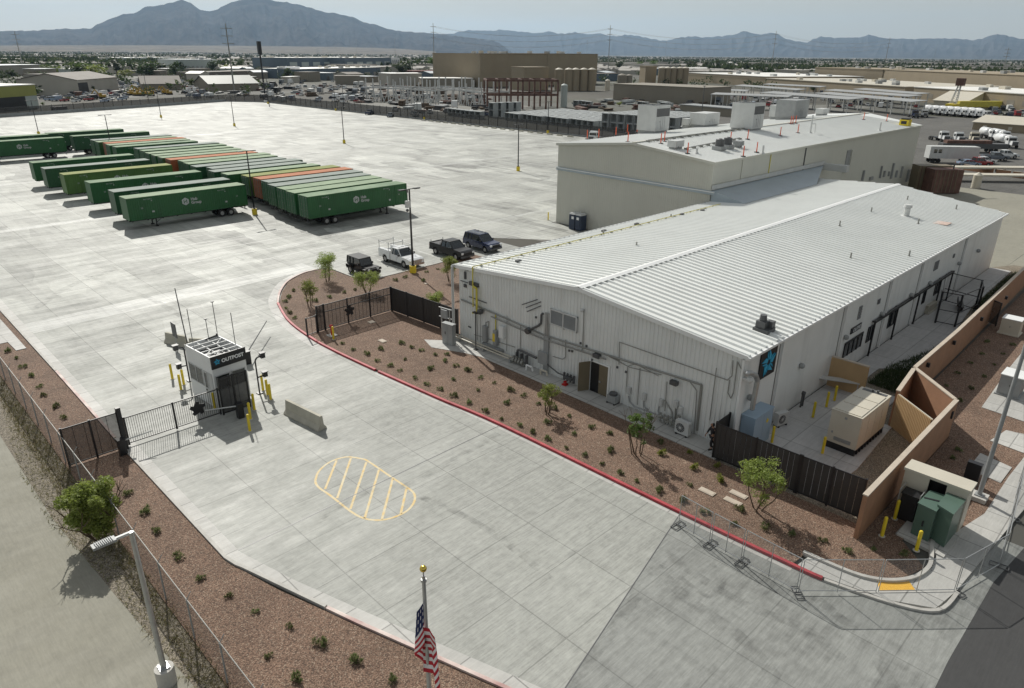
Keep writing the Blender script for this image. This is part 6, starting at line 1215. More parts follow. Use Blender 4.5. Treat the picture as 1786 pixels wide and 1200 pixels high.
# green transformer and its tan screen
tpad = [P(1562,930,.15), P(1646,972,.15), P(1680,926,.15), P(1600,888,.15)]
tr_ = thing('transformer', 'dark green pad-mounted transformer of two joined boxes on a concrete pad', 'transformer', (35.0,5.9,.0)); oT = (35.0,5.9,0)
mb = MB(); mb.prism([v.xy for v in tpad], 0, .16); mb.build('pad', G['walk'], tr_, oT)
qa = [P(1602,877,1.95).xy, P(1633,892,1.95).xy, P(1653,866,1.95).xy, P(1622,856,1.95).xy]; qb = [P(1636,880,2.1).xy, P(1663,897,2.1).xy, P(1684,872,2.1).xy, P(1652,860,2.1).xy]
mb = MB(); mb.prism(qa, .17, 1.9); mb.build('cable_box', G['green'], tr_, oT); mb = MB(); mb.prism(qb, .17, 2.05); mb.build('main_tank', G['green'], tr_, oT)
def grow(q, k): c = sum((Vector(v) for v in q), Vector((0,0)))/len(q); return [c+(Vector(v)-c)*k for v in q]
mb = MB(); mb.prism(grow(qa,1.05), 1.9, 1.97); mb.prism(grow(qb,1.05), 2.05, 2.12); mb.build('lid', G['green'], tr_, oT)
mb = MB(); c = sum(qa, Vector((0,0)))/4; mb.box((c.x,c.y,1.98),(.12,.8,.02),rz=.3); c2 = Vector(qa[0]).lerp(Vector(qa[1]),.5); mb.box((c2.x-.02,c2.y,1.0),(.04,.06,.3)); mb.build('handle', G['black'], tr_, oT)
ca = thing('black_cabinet', 'black equipment cabinet half hidden behind the green transformer', 'cabinet', (35.6,7.0,.07)); mb = MB(); mb.b2((-.3,-.35,0),(.35,.4,1.5)); mb.b2((-.35,-.4,1.5),(.4,.45,1.56)); mb.build('housing', G['black'], ca); mb = MB(); [mb.tube([(-.4,y,0),(-.4,y,1.75),(.4,y,1.75)],.03,6) for y in (-.45,.5)]; mb.build('pipe_frame', G['steel'], ca)
ts = thing('tan_equipment_shelter', 'tan open-fronted equipment shelter behind the green transformer', 'shelter', (36.1,4.8,.07)); mb = MB()
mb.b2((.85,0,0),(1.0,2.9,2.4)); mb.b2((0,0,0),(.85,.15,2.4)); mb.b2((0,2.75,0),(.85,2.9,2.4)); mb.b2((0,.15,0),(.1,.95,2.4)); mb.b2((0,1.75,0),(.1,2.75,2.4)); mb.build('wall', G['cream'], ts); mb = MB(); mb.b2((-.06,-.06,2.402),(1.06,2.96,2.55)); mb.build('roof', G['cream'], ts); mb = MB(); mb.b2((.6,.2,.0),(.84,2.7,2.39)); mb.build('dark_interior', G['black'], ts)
def cabinet(name, label, px, py, dims, mt, rz=0, z=.07, topm='white'):
    p = P(px, py, z); o = thing(name, label, 'cabinet', p, rz); mb = MB(); mb.b2((0,0,.1),(dims[0],dims[1],dims[2])); mb.b2((-.1,-.1,0),(dims[0]+.1,dims[1]+.1,.1)); mb.build('housing', G[mt], o); mb = MB(); mb.b2((-.03,-.03,dims[2]+.001),(dims[0]+.03,dims[1]+.03,dims[2]+.06)); mb.build('lid', G[topm], o); mb = MB(); mb.b2((-.02,dims[1]/2-.02,dims[2]*.5),(-.002,dims[1]/2+.02,dims[2]*.6)); mb.build('handle', G['dgrey'], o); return o
cabinet('utility_cabinet', 'pale grey cabinet beside the mesh screen outside the long tan wall', 1774, 588, (1.3,1.4,1.35), 'cream', z=.066)
cabinet('utility_cabinet', 'grey cabinet with a white lid cut by the right edge of the picture', 1774, 697, (1.6,1.3,1.5), 'grey', z=.09)
p = P(1736,569,.066); o = thing('mesh_screen', 'black perforated screen panel outside the long tan wall', 'screen', p, rad(60)); mb = MB(); mb.add([(0,0,.1),(1.1,0,.1),(1.1,0,2.1),(0,0,2.1)], [(0,1,2,3)]); mb.build('screen_panel', G['screen'], o); mb = MB(); [mb.b2((x-.04,-.04,0),(x+.04,.04,2.2)) for x in (0,1.1)]; mb.b2((0,-.03,2.1),(1.1,.03,2.18)); mb.build('frame', G['black'], o)
# bench table by the screen wall
p = P(1455,680,.09); o = thing('bench', 'long pale bench on thin legs in front of the tan screen wall', 'bench', (p.x,p.y,.09), rad(-65)); mb = MB(); mb.b2((-1.5,-.3,.8),(1.5,.3,.87)); mb.build('top', G['lgrey'], o); [MB().b2((x-.03,y-.03,0),(x+.03,y+.03,.8)).build('leg', G['steel'], o) for x in (-1.4,1.4) for y in (-.25,.25)]
# black steel cage
A_, B_, C_, D_ = P(1631,563,.09), P(1665,570,.09), P(1714,489,3.0), P(1651,474,3.0); C_.z = D_.z = .09
cg = thing('steel_cage', 'tall black steel mesh cage with a bench inside, far end of the courtyard', 'cage', A_); ring = [A_, B_, C_.lerp(B_,.35)+Vector((0,-.6,0)), C_, D_]
ring = [v-A_ for v in ring]; hC = 2.95
for v in ring: mb = MB(); mb.b2((v.x-.07,v.y-.07,0),(v.x+.07,v.y+.07,hC)); mb.build('post', G['black'], cg)
mb = MB()
for i in range(5):
    for z_ in (.15,1.3,hC-.05): mb.beam(ring[i]+Vector((0,0,z_)), ring[(i+1)%5]+Vector((0,0,z_)), .05, .06)
mb.build('rail', G['black'], cg)
for i in range(5): mb = MB(); a, b = ring[i], ring[(i+1)%5]; mb.add([(a.x,a.y,.15),(b.x,b.y,.15),(b.x,b.y,hC),(a.x,a.y,hC)], [(0,1,2,3)]); mb.build('mesh_panel', G['cagem'], cg)
c = (C_+D_)/2; o = thing('bench', 'dark bench standing inside the black steel cage', 'bench', (c.x-1,c.y-.5,.09), .3); mb = MB(); mb.b2((-1,-.25,.42),(1,.25,.48)); mb.b2((-1,.2,.48),(1,.28,.9)); mb.build('seat', G['black'], o); mb = MB(); [mb.b2((x-.04,-.2,0),(x+.04,.2,.42)) for x in (-.8,.8)]; mb.build('frame', G['black'], o)
p = P(1622,543,.09); cabinet('planter_box', 'low pale planter box beside the black steel cage', 1618, 548, (2.4,1.2,.7), 'jersey', z=.09, topm='jersey')
# portable toilets and cab of a lorry at the beige warehouse
for px, lb in ((1012,'left one of two dark blue portable toilets against the beige wall'),(1029,'right one of two dark blue portable toilets against the beige wall')):
    p = P(px, 396); o = thing('portable_toilet', lb, 'portable toilet', (72.6-.15,P(px,397).y,0)); mb = MB(); mb.b2((-.58,-.58,.05),(.58,.58,2.05)); mb.build('cabin', G['navy'], o); mb = MB(); mb.box((0,0,2.15),(1.2,1.2,.2),taper=.8); mb.cyl((.4,.4,2.0),(.4,.4,2.45),.05); mb.build('roof', G['lgrey'], o); mb = MB(); mb.b2((-.61,-.4,.15),(-.582,.4,1.95)); d_ = mb.build('door', G['navy'], o); mb = MB(); mb.b2((-.625,-.25,1.45),(-.612,.15,1.8)); mb.build('label_plate', G['txt'], d_)
# rooftop plant on the beige warehouse
def roofpos(px, py):
    q = P(px, py, 11.2)
    for _ in range(5): q = P(px, py, bz(min(max(q.y,BY0),BY1)))
    return q
def rooftop_unit(label, px, py, sx, sy, h, mt='lgrey', hood=True):
    q = roofpos(px, py); o = thing('rooftop_unit', label, 'rooftop unit', (q.x,q.y,q.z-.25)); mb = MB(); mb.b2((.15,.15,0),(sx-.15,sy-.15,.55)); mb.build('curb', G['grey'], o)
    mb = MB(); mb.b2((0,0,.55),(sx,sy,h*.62)); 
    if hood: mb.b2((0,0,h*.62),(.1,sy,h)); mb.b2((sx-.1,0,h*.62),(sx,sy,h)); mb.b2((.1,sy-.1,h*.62),(sx-.1,sy,h)); mb.b2((.1,0,h*.9),(sx-.1,.1,h))
    else: mb.b2((0,0,h*.62),(sx,sy,h))
    mb.build('housing', G[mt], o)
    if hood: mb = MB(); mb.b2((.12,.15,h*.6),(sx-.12,sy-.12,h*.66)); mb.b2((.1,.04,h*.63),(sx-.1,.08,h*.9)); mb.build('intake', G['dgrey'], o)
    mb = MB(); [mb.b2((sx*.5+k*.5,-.015,.8),(sx*.5+k*.5+.02,-.001,h*.6)) for k in (-1,0,1)]; mb.box((sx*.3,-.01,h*.45),(.1,.02,.15)); mb.build('panel_seam', G['dgrey'], o); return o
rooftop_unit('tall white rooftop unit with an open top, left one near the ridge', 1142, 233, 3.6, 3.4, 4.2)
rooftop_unit('tall white rooftop unit with an open top, centre of the beige roof', 1311, 229, 3.2, 3.6, 4.1)
rooftop_unit('low white rooftop box between the two tall rooftop units', 1229, 222, 4.5, 3, 2.4, hood=False)
rooftop_unit('low white rooftop box behind the centre tall unit', 1367, 208, 4, 3, 2.6, hood=False)
rooftop_unit('green grey glazed rooftop unit behind the ridge', 1384, 209, 5.5, 3.6, 3.5, 'grey', hood=False)
rooftop_unit('small white rooftop box left of the leftmost tall unit', 1129, 229, 1.4, 1.4, 1.6, hood=False)
rooftop_unit('small pale rooftop box on legs near the front gable edge', 1178, 262, 1.8, 1.2, 1.3, hood=False)
rooftop_unit('small grey rooftop box right of the dark fans', 1290, 259, 1.0, 1.0, 1.1, 'grey', hood=False)
rooftop_unit('small pale rooftop box right of the leftmost tall unit', 1200, 222, 1.3, 1.3, 1.6, hood=False)
rooftop_unit('small pale rooftop box at the far end behind the ridge', 1435, 202, 2.5, 1.6, 1.5, hood=False)
for px, py, lb in ((1254,262,'pair of dark round fans on the beige roof, left one'),(1268,259,'pair of dark round fans on the beige roof, right one')):
    q = roofpos(px, py); o = thing('roof_fan', lb, 'roof fan', q); mb = MB(); mb.box((0,0,.25),(1.3,1.3,.5)); mb.build('curb', G['grey'], o); mb = MB(); mb.cyl((0,0,.5),(0,0,1.3),.55,.5,14); mb.cyl((0,0,1.3),(0,0,1.4),.35,.2,12); mb.build('fan_drum', G['dgrey'], o)
q = roofpos(1578,219); o = thing('roof_fan', 'yellow and black machine box at the far roof corner', 'machine', q); mb = MB(); mb.box((0,0,.5),(1.6,1.5,1.0)); mb.build('housing', G['yellow'], o); mb = MB(); mb.box((0,0,1.1),(1.2,1.2,.3)); mb.box((-.81,0,.55),(.02,.9,.5)); mb.build('cover', G['black'], o)
dl = thing('delineator', 'x', 'delineator', (0,0,0)); mb = MB(); mb.cyl((0,0,0),(0,0,.08),.32,.28,10); mb.build('base', G['black'], dl); mb = MB(); mb.cyl((0,0,.08),(0,0,1.25),.07,.06,8); mb.build('tube', G['orange'], dl)
dpts = [((x/5.253)+1120,(y/5.253)+150) for x, y in ((170,530),(203,512),(415,620),(925,648),(1047,610),(965,490),(1263,460),(1425,432),(1360,350),(1378,350),(1405,345),(515,365),(530,350),(808,510))]+[(1024,243),(1044,241),(1074,237),(1095,248),(1094,232),(1111,231),(1506,209),(1546,212)]
for px, py in dpts:
    q = roofpos(px, py); dup(dl, (q.x,q.y,q.z+.02), 0, label='orange plastic delineator post standing on the beige warehouse roof', group='orange delineators on the beige roof')
for ch in list(dl.children): bpy.data.objects.remove(ch)
bpy.data.objects.remove(dl)
for px, py, hh in ((1413,232,2.6),(1190,221,1.2),(1534,228,1.3),(1330,268,1.0),(1215,268,.6)):
    q = roofpos(px, py); mb = MB(); mb.cyl(q,q+Vector((0,0,hh)),.12,n=8); mb.cyl(q,q+Vector((0,0,.15)),.3,.2,8)
    if hh > 2: mb.tube([q+Vector((0,0,hh*.5)),q+Vector((1,-.2,hh*.5)),q+Vector((1.1,-.2,0))],.06,6)
    o = mb.build('vent_pipe', G['lgrey'], br_, OB); o.location = (0,0,0)
mb = MB(); q1, q2 = roofpos(1197,261), roofpos(1290,243); mb.tube([q1+Vector((0,0,.2)),q2+Vector((0,0,.2))],.06,6)
for k in range(9): c = q1.lerp(q2,k/8); mb.box((c.x,c.y,c.z+.1),(.3,.5,.2))
q1, q2 = roofpos(1130,248), roofpos(1300,226); mb.tube([q1+Vector((0,0,.25)),q2+Vector((0,0,.25))],.05,6)
for k in range(14): c = q1.lerp(q2,k/13); mb.box((c.x,c.y,c.z+.12),(.3,.5,.22))
o = mb.build('roof_pipe', G['pipe'], br_, OB); o.location = (0,0,0)

# ================================================================== BEYOND THE YARD
wm = {}
# perimeter fence
def perim(label, pts, z=0, wallh=1.0, h=3.0):
    r = thing('perimeter_fence', label, 'fence', (pts[0][0],pts[0][1],0)); og = (pts[0][0],pts[0][1],0)
    mb = MB(); ribbon(mb, pts, -.15, .15, -.05, wallh); mb.build('base_wall', G['culvert'], r, og)
    mb = MB()
    for a, b in zip(pts[:-1], pts[1:]): mb.add([(a[0],a[1],wallh),(b[0],b[1],wallh),(b[0],b[1],h),(a[0],a[1],h)], [(0,1,2,3)])
    mb.build('screen_panel', G['screen'], r, og)
    mb = MB()
    for a, b in zip(pts[:-1], pts[1:]): mb.beam((a[0],a[1],h),(b[0],b[1],h),.08,.08)
    mb.build('top_rail', G['black'], r, og); n = 0
    for a, b in zip(pts[:-1], pts[1:]):
        a, b = Vector(a), Vector(b); k = int((b-a).length/4.2)
        for i in range(k):
            if n >= 95: break
            c = a.lerp(b, i/k); mb = MB(); mb.b2((c.x-.07,c.y-.07,0),(c.x+.07,c.y+.07,h+.25)); mb.build('post', G['black'], r, og); n += 1
    return r
perim('dark perimeter fence on a low wall along the far left edge of the yard', [(9,290.5),(51,306.5),(149.6,344.5)])
perim('dark perimeter fence on a low wall down the right side of the yard', [(149.8,344.5),(161.2,329),(161.6,240),(162.8,150),(163.2,66)], wallh=.25, h=3.1)
for i in range(18):
    y = 205-i*4.0; mb = MB(); mb.box((0,0,.2),(.4,2.4,.4),taper=.7); o = mb.build('wheel_stop', G['jersey']); o.location = (158.6+rt.uniform(-.1,.1),y,0); tag(o, 'low pale concrete wheel stop along the right hand perimeter fence', 'wheel stop', 'wheel stops along the right fence')
p = P(97,197); o = thing('waste_container', 'dark waste container standing by the far left fence', 'container', p, rad(20)); mb = MB(); mb.b2((0,0,.15),(5,2.2,2.0)); [mb.b2((.3+k*.8,-.06,.2),(.4+k*.8,0,1.95)) for k in range(6)]; mb.build('body', G['dgrey'], o); mb = MB(); mb.b2((-.05,-.05,2.0),(5.05,2.25,2.1)); mb.build('lid', G['black'], o)

def block(name, label, cat, px0, yb0, px1, yb1, ytop, depth, mt, roof='roofgrey', windows=None, doors=None, group=None, pitch=0, H=None, trim=None):
    """a real building: front line between two ground points, its height from a roof sight line"""
    A, B = P(px0,yb0), P(px1,yb1); H = H or HT(px0,yb0,px0,ytop); d = B-A; Ln = d.length; a = atan2(d.y,d.x)
    r = thing(name, label, cat, A, a, group); 
    # inward normal: away from the camera
    s_ = 1 if Vector((-d.y,d.x,0)).dot(A) > 0 else -1
    y1 = depth*s_; mb = MB(); mb.b2((0,0,-.05),(Ln,y1,H)); 
    if pitch: 
        mb.add([(0,0,H),(0,y1,H),(0,y1/2,H+pitch)], [(0,1,2)]); mb.add([(Ln,0,H),(Ln,y1,H),(Ln,y1/2,H+pitch)], [(2,1,0)])
    mb.build('wall', G[mt], r)
    mb = MB(); 
    if pitch:
        for ya_, yb_ in ((-.4*s_,y1/2),(y1+.4*s_,y1/2)): mb.add([(-.5,ya_,H-.05),(Ln+.5,ya_,H-.05),(Ln+.5,yb_,H+pitch+.15),(-.5,yb_,H+pitch+.15),(-.5,ya_,H+.15),(Ln+.5,ya_,H+.15),(Ln+.5,yb_,H+pitch+.35),(-.5,yb_,H+pitch+.35)], [(0,3,2,1),(4,5,6,7),(0,1,5,4),(1,2,6,5),(2,3,7,6),(3,0,4,7)])
    else: mb.b2((-.3,-.3*s_,H+.003),(Ln+.3,y1+.3*s_,H+.35))
    mb.build('roof', G[roof], r)
    if depth >= 40 and not pitch:
        ru = random.Random(int(abs(px0))+depth)
        for _ in range(min(16, int(Ln/9))): mb = MB(); mb.box((ru.uniform(.05,.95)*Ln, y1*ru.uniform(.08,.9), H+1.0),(ru.uniform(2,4.5),ru.uniform(2,3.5),ru.uniform(1.2,2.2))); mb.build('rooftop_box', G[ru.choice(('lgrey','grey','cream'))], r)
    f = -.06*s_
    if windows:
        n, z0, z1, fw, wmt = windows
        for i in range(n): mb = MB(); c = Ln*(i+.5)/n; w_ = Ln/n*fw; mb.b2((c-w_/2,f,H*z0),(c+w_/2,-.005*s_,H*z1)); mb.build('window', G[wmt], r)
    if doors:
        for c, w_, hh in doors: mb = MB(); mb.b2((Ln*c-w_/2,f*1.3,.02),(Ln*c+w_/2,-.008*s_,hh)); mb.build('door', G['sign'], r)
    if trim: mb = MB(); mb.b2((-.1,f*2,H*trim[0]),(Ln+.1,-.01*s_,H*trim[1])); mb.build('fascia', G[trim[2]], r)
    return r
G['slateroof'] = mat('grey green metal roof', (.1,.115,.1), .6, .1, .1); G['cproof'] = mat('grey carport roof', (.3,.31,.31), .6, .1, .1); G['olivef'] = mat('olive fascia', (.3,.31,.08), .6, .06, .2); G['palegrn'] = mat('pale blue grey wall', (.42,.47,.45), .6, .05, .2); G['slate'] = mat('slate blue wall', (.1,.14,.18), .6, .08, .1); G['croof'] = mat('brown shingle roof', (.16,.14,.12), .8, .12, .3)
G['maroon'] = mat('maroon brick', (.16,.05,.04), .8, .1, .3); G['stucco'] = mat('pale stucco', (.42,.4,.35), .8, .08, .1, rnd=.25); G['vivid'] = mat('bright blue roof', (.08,.4,.6), .5, .05, .2); G['wroof'] = mat('bright white roof', (.78,.77,.73), .6, .05, .1, grime=.15)
block('metal_shed', 'pale shed with an olive fascia and dark opening cut by the left edge', 'shed', 69, 188, -30, 197, 148, 40, 'palegrn', 'wroof', trim=(.55,1.0,'olivef'), doors=[(.55,18,5.5)])
block('workshop', 'beige workshop with open dark bays behind the far fence', 'workshop', 140, 166, 208, 158, 140, 30, 'stucco', 'croof', doors=[(.15,7,6),(.05,5,6)], pitch=3)
block('workshop', 'dark flat shed left of the beige workshop', 'workshop', 122, 152, 142, 150, 138, 18, 'slate', 'croof')
block('workshop', 'brown hipped-roof building right of the yellow machines', 'workshop', 249, 158, 318, 157, 147, 25, 'tandark', 'croof', pitch=4)
block('workshop', 'grey green roofed building with small skylights', 'workshop', 366, 160, 452, 158, 147, 30, 'tandark', 'slateroof', pitch=4)
block('workshop', 'small building with a pale flat roof behind the grey green roof', 'workshop', 410, 147, 448, 146, 135, 16, 'tandark', 'wroof')
block('office_building', 'white office block with tall narrow windows in the middle distance', 'office', 481, 124, 503, 124, 102, 25, 'white', windows=(5,.1,.85,.5,'glass'))
block('office_building', 'small white office block with a blue band below the tall windows block', 'office', 485, 137, 524, 137, 118, 20, 'white', windows=(7,.35,.75,.5,'slate'), trim=(.8,1,'slate'))
lg = [('long slate blue warehouse with white bay panels behind the white roof', 503,126,600,124,101),('slate blue warehouse right part with white panels', 603,125,683,122,101)]
for lb, a, b, c, d_, e in lg: block('distribution_warehouse', lb, 'warehouse', a, b, c, d_, e, 60, 'slate', 'wroof', windows=(5,.05,.7,.62,'palegrn'))
block('office_building', 'white corner block with dark vertical windows at the warehouse end', 'office', 681, 122, 698, 121.5, 101, 20, 'white', windows=(5,.1,.85,.45,'glass'))
block('distribution_warehouse', 'long low warehouse with a bright white roof left of the steel frame', 'warehouse', 524, 138, 664, 132, 121, 40, 'slate', 'wroof', windows=(8,.1,.5,.6,'stucco'))
block('long_shed', 'pale long shed at the far left behind the trees', 'shed', -10, 134, 75, 130, 115, 30, 'stucco', 'roofgrey')
block('long_shed', 'pale long shed with regular openings behind the dark tree', 'shed', 310, 126, 380, 125, 104, 40, 'palegrn', 'roofgrey', windows=(9,.1,.5,.5,'grey'))
block('long_shed', 'pale flat building left of centre beyond the green trees', 'shed', 225, 112, 312, 110, 101, 40, 'palegrn', 'wroof', windows=(12,.2,.8,.4,'grey'))
block('long_shed', 'dark low roof across the middle left distance', 'shed', 345, 140, 480, 134, 127, 20, 'croof', 'croof')
for i, (x0, x1, yb, yt) in enumerate(((20,330,98,94.5),(90,420,91.5,88.5),(0,250,104,99),(440,520,90,87.5),(430,600,93,90.5))):
    block('logistics_hall', 'very long white-roofed hall far away on the left, '+['highest of the near pair','farthest behind','nearest with a pale front','small one right of the others','low one on the right'][i], 'hall', x0, yb, x1, yb+(x1-x0)*.0088, yt, 150, 'stucco', 'wroof', group='white halls in the left distance')
block('plant_building', 'tall windowless tan plant building, left one of the two largest', 'plant building', 838, 152, 953, 149, 94, 60, 'tan', 'tan')
block('plant_building', 'tall windowless tan plant building, right one above the silos', 'plant building', 953.5, 149, 1040, 146, 94, 55, 'tan', 'tan')
block('plant_building', 'lower square tan block in front of the tall plant buildings', 'plant building', 914, 158, 956, 157, 118, 15, 'tan', 'tan')
def silo(label, px, yb, ytop, rpx, mt='tan', grp=None):
    p = P(px, yb); D = hypot(p.x,p.y); rr = rpx*D/FPX; h = HT(px,yb,px,ytop); o = thing('silo', label, 'silo', p, 0, grp); mb = MB(); mb.smooth = False; mb.cyl((0,0,0),(0,0,h-rr*.25),rr,n=24); mb.build('drum', G[mt], o); mb = MB(); mb.cyl((0,0,h-rr*.25),(0,0,h+.3),rr*1.03,rr*.15,24); mb.build('roof', G['cream' if mt == 'tan' else mt], o); return o
for i, px in enumerate((974,991,1003,1017,1031)): silo('tall tan silo before the plant building, %s from the left' % ['first','second','third','fourth','fifth'][i], px, 158, 119, 6.7, grp='tall tan silos by the plant building')
for i, px in enumerate((1152,1162,1172,1183,1193)): silo('tan silo of the right hand silo group, %s from the left' % ['first','second','third','fourth','fifth'][i], px, 151, 117, 5.3, grp='tan silos right of centre')
block('plant_building', 'tan square tower left of the right hand silo group', 'tower', 1124, 150, 1143, 150, 116, 12, 'tan', 'tan')
silo('short tan silo in front of the long dark wall, left', 1083, 160, 129, 7, 'tandark'); silo('short tan silo in front of the long dark wall, right', 1096, 160, 130, 5, 'tandark'); silo('small pale silo beside the plant equipment', 1059, 158, 139, 4, 'cream')
silo('slender white vertical tank right of the brown steel frame', 983, 187, 147, 5.5, 'palegrn')
block('plant_building', 'long dark tan windowless shed behind the concrete boxes', 'shed', 1069, 174, 1223, 184, 147, 25, 'tandark', 'tandark')
block('plant_building', 'long grey tan wall below the dark tan shed', 'shed', 1185, 196, 1290, 206, 183, 8, 'tandark', 'grey')
block('plant_building', 'dark roofed low shed between silos and shed', 'shed', 1040, 142, 1085, 141, 129, 15, 'slate', 'croof')
block('long_store', 'long tan store with a bright white roof, far right of the silos', 'store', 1198, 142, 1335, 152, 127, 90, 'tan', 'wroof', trim=(.75,1,'tan'))
block('long_store', 'long lower tan store with cluttered pale roof', 'store', 1335, 153, 1575, 173, 137, 70, 'tan', 'cream')
block('long_store', 'high ochre tan store along the skyline at right', 'store', 1418, 145, 1535, 152, 118, 60, 'tan', 'tan')
block('long_store', 'high ochre tan store continuing to the right edge', 'store', 1536, 152, 1830, 176, 122, 60, 'tan', 'tan')
block('long_store', 'tan store with a white roof behind the mixer trucks', 'store', 1590, 176, 1830, 198, 152, 45, 'tan', 'wroof', windows=(10,.3,.6,.5,'tandark'))
block('roadside_shed', 'low tan roofed shed at the right edge above the tanker trucks', 'shed', 1695, 226, 1830, 236, 213, 22, 'tan', 'cream', pitch=1.5, windows=(3,.3,.7,.15,'cream'))
sh = block('shelter', 'white gabled shelter among the mixer trucks', 'shelter', 1627, 184, 1683, 188, 175, 22, 'cream', 'cream', pitch=4)
block('warehouse_far', 'small pale building with a bright blue roof beyond the steel frame', 'building', 797, 112, 812, 112, 107, 20, 'stucco', 'vivid', pitch=4)
block('warehouse_far', 'flat white-roofed building beyond the maroon wall', 'building', 724, 124, 786, 123, 116, 40, 'stucco', 'wroof')
block('warehouse_far', 'maroon brick building behind the white steel columns', 'building', 720, 133, 787, 132, 124, 20, 'maroon', 'maroon')
block('white_hall', 'low building with a white roof left behind the steel columns', 'hall', 682, 150, 736, 149, 129, 20, 'stucco', 'wroof')
block('white_hall', 'low white-roofed building among the steel columns', 'hall', 735, 152, 825, 152, 137, 20, 'tandark', 'wroof')
bb = block('billboard', 'white billboard on the skyline above the ochre store', 'billboard', 1421, 116, 1436, 116, 107, 1, 'wroof', 'wroof')
# steel frames --------------------------------------------------------
def frame(label, A, B, n, h, depth, mt, brace=True, girder=.5, cr=.22):
    A, B = Vector((A.x,A.y,0)), Vector((B.x,B.y,0)); d = B-A; Ln = d.length; a = atan2(d.y,d.x); r = thing('steel_structure', label, 'steel structure', A, a); s_ = 1 if Vector((-d.y,d.x,0)).dot(A) > 0 else -1; rf_ = random.Random(n)
    for row, y in ((0,0),(1,depth*s_)):
        for i in range(n+1):
            hh = h*rf_.uniform(.82,1.04) if brace else h; x = Ln*i/n; mb = MB(); mb.b2((x-cr,y-cr,0),(x+cr,y+cr,hh)); mb.build('column', G[mt], r)
            if brace and row == 0: mb = MB(); mb.beam((x,y,h*.45),(x-3.2,y-.1,0),.35,.35); mb.beam((x,y,h*.45),(x+2.0,y+.1,0),.35,.35); mb.build('brace', G[mt], r)
    mb = MB()
    for y in (0,depth*s_):
        for z_ in ((h*.55,) if brace else (h*.5,h)): mb.beam((0,y,z_),(Ln,y,z_),girder,girder*1.3)
    for i in range(0,n+1,1 if not brace else 3): mb.beam((Ln*i/n,0,h*.55 if brace else h),(Ln*i/n,depth*s_,h*.55 if brace else h),girder*.7,girder)
    mb.build('girder', G[mt], r); return r
frame('white steel frame of raking columns beyond the right fence, left part', P(640,176), P(760,184), 9, 11.5, 18, 'lgrey')
frame('white steel frame columns left of the brown frame', P(767,178), P(840,188), 6, 11.5, 14, 'lgrey')
frame('rusty brown steel frame beside the stacked concrete boxes', P(850,190), P(972,190), 6, 11.5, 16, 'rust', brace=False, girder=.7, cr=.35)
# precast concrete boxes ----------------------------------------------
cx = MB(); a_ = 2.6; t_ = .22
for z0_, z1_ in ((0,t_),(a_-t_,a_)): cx.b2((0,0,z0_),(2.5,a_,z1_))
for y0_, y1_ in ((0,t_),(a_-t_,a_)): cx.b2((0,y0_,t_),(2.5,y1_,a_-t_))
cx.b2((1.9,t_,t_),(1.95,a_-t_,a_-t_))
cb0 = cx.build('concrete_box', G['culvert']); cnt = 0
spots_c = []
for j in range(15):
    y = 146+j*2.9
    for i in range(10): spots_c.append((180+i*3.2+(j%4)*.45+j*.12, y+(.2 if i%2 else 0), 0, 'field'))
for j in range(9):
    for lvl in (0,1):
        for i in range(8): spots_c.append((180.5+i*3.1+(j%2)*.3+(8-j)*.3, 118+j*2.85, lvl*2.62, 'stack'))
for i in range(4):
    for lvl in (0,1): spots_c.append((186+i*3.2, 198.5-i*.8, lvl*2.62, 'tower'))
lb_c = dict(field='grey hollow concrete box in the wide single-height field beyond the fence', stack='grey hollow concrete box in the two-high stack nearest the beige warehouse', tower='grey hollow concrete box in the two-high row by the brown frame')
for x, y, z, kd in spots_c: o = dup(cb0, (x,y,z), rad(rt.uniform(-1,1)), label=lb_c[kd], group=lb_c[kd].replace('box','boxes')); o['category'] = 'concrete box'
for x, y in [(P(px,py).x, P(px,py).y) for px, py in ((1008,186),(1015,186),(1022,187),(1029,188),(790,202),(797,203),(804,204),(812,205),(820,206),(828,207),(838,208),(1120,188),(1128,189),(1160,190),(1170,191))]: o = dup(cb0, (x,y,0), .2, label='grey hollow concrete box standing loose beyond the fence', group='loose concrete boxes'); o['category'] = 'concrete box'
bpy.data.objects.remove(cb0)
# carports ------------------------------------------------------------
def carport(label, px0, y0, px1, y1, depth, h=6, n=6):
    depth *= .62; A, B = P(px0,y0,h), P(px1,y1,h); A.z = B.z = 0; d = B-A; Ln = d.length; s_ = 1 if Vector((-d.y,d.x,0)).dot(A) > 0 else -1; r = thing('carport', label, 'carport', A, atan2(d.y,d.x), 'carports right of centre')
    mb = MB(); mb.add([(0,0,h-.5),(Ln,0,h-.5),(Ln,depth*s_,h),(0,depth*s_,h),(0,0,h-.3),(Ln,0,h-.3),(Ln,depth*s_,h+.2),(0,depth*s_,h+.2)], [(0,3,2,1),(4,5,6,7),(0,1,5,4),(1,2,6,5),(2,3,7,6),(3,0,4,7)]); mb.build('roof', G['cproof'], r)
    for i in range(n+1):
        for y in (.6,depth-.6): mb = MB(); x = .5+(Ln-1)*i/n; mb.b2((x-.15,y*s_-.15,0),(x+.15,y*s_+.15,h-.4)); mb.build('post', G['lgrey'], r)
cl = [(1239,163,1375,168,12,'long one farthest left'),(1330,146,1430,151,10,'short high one in the back'),(1324,160,1480,172,14,'big one in front of the dark machines'),(1280,148,1390,156,10,'narrow one behind the long left one'),(1436,156,1585,167,12,'middle one of the back row'),(1488,154,1600,163,11,'farthest back at right'),(1422,161,1590,176,12,'front one at right'),(1225,155,1300,158,9,'small one near the silos')]
for a, b, c, d_, e, t in cl: carport('white-roofed carport on thin posts, '+t, a, b, c, d_, e)

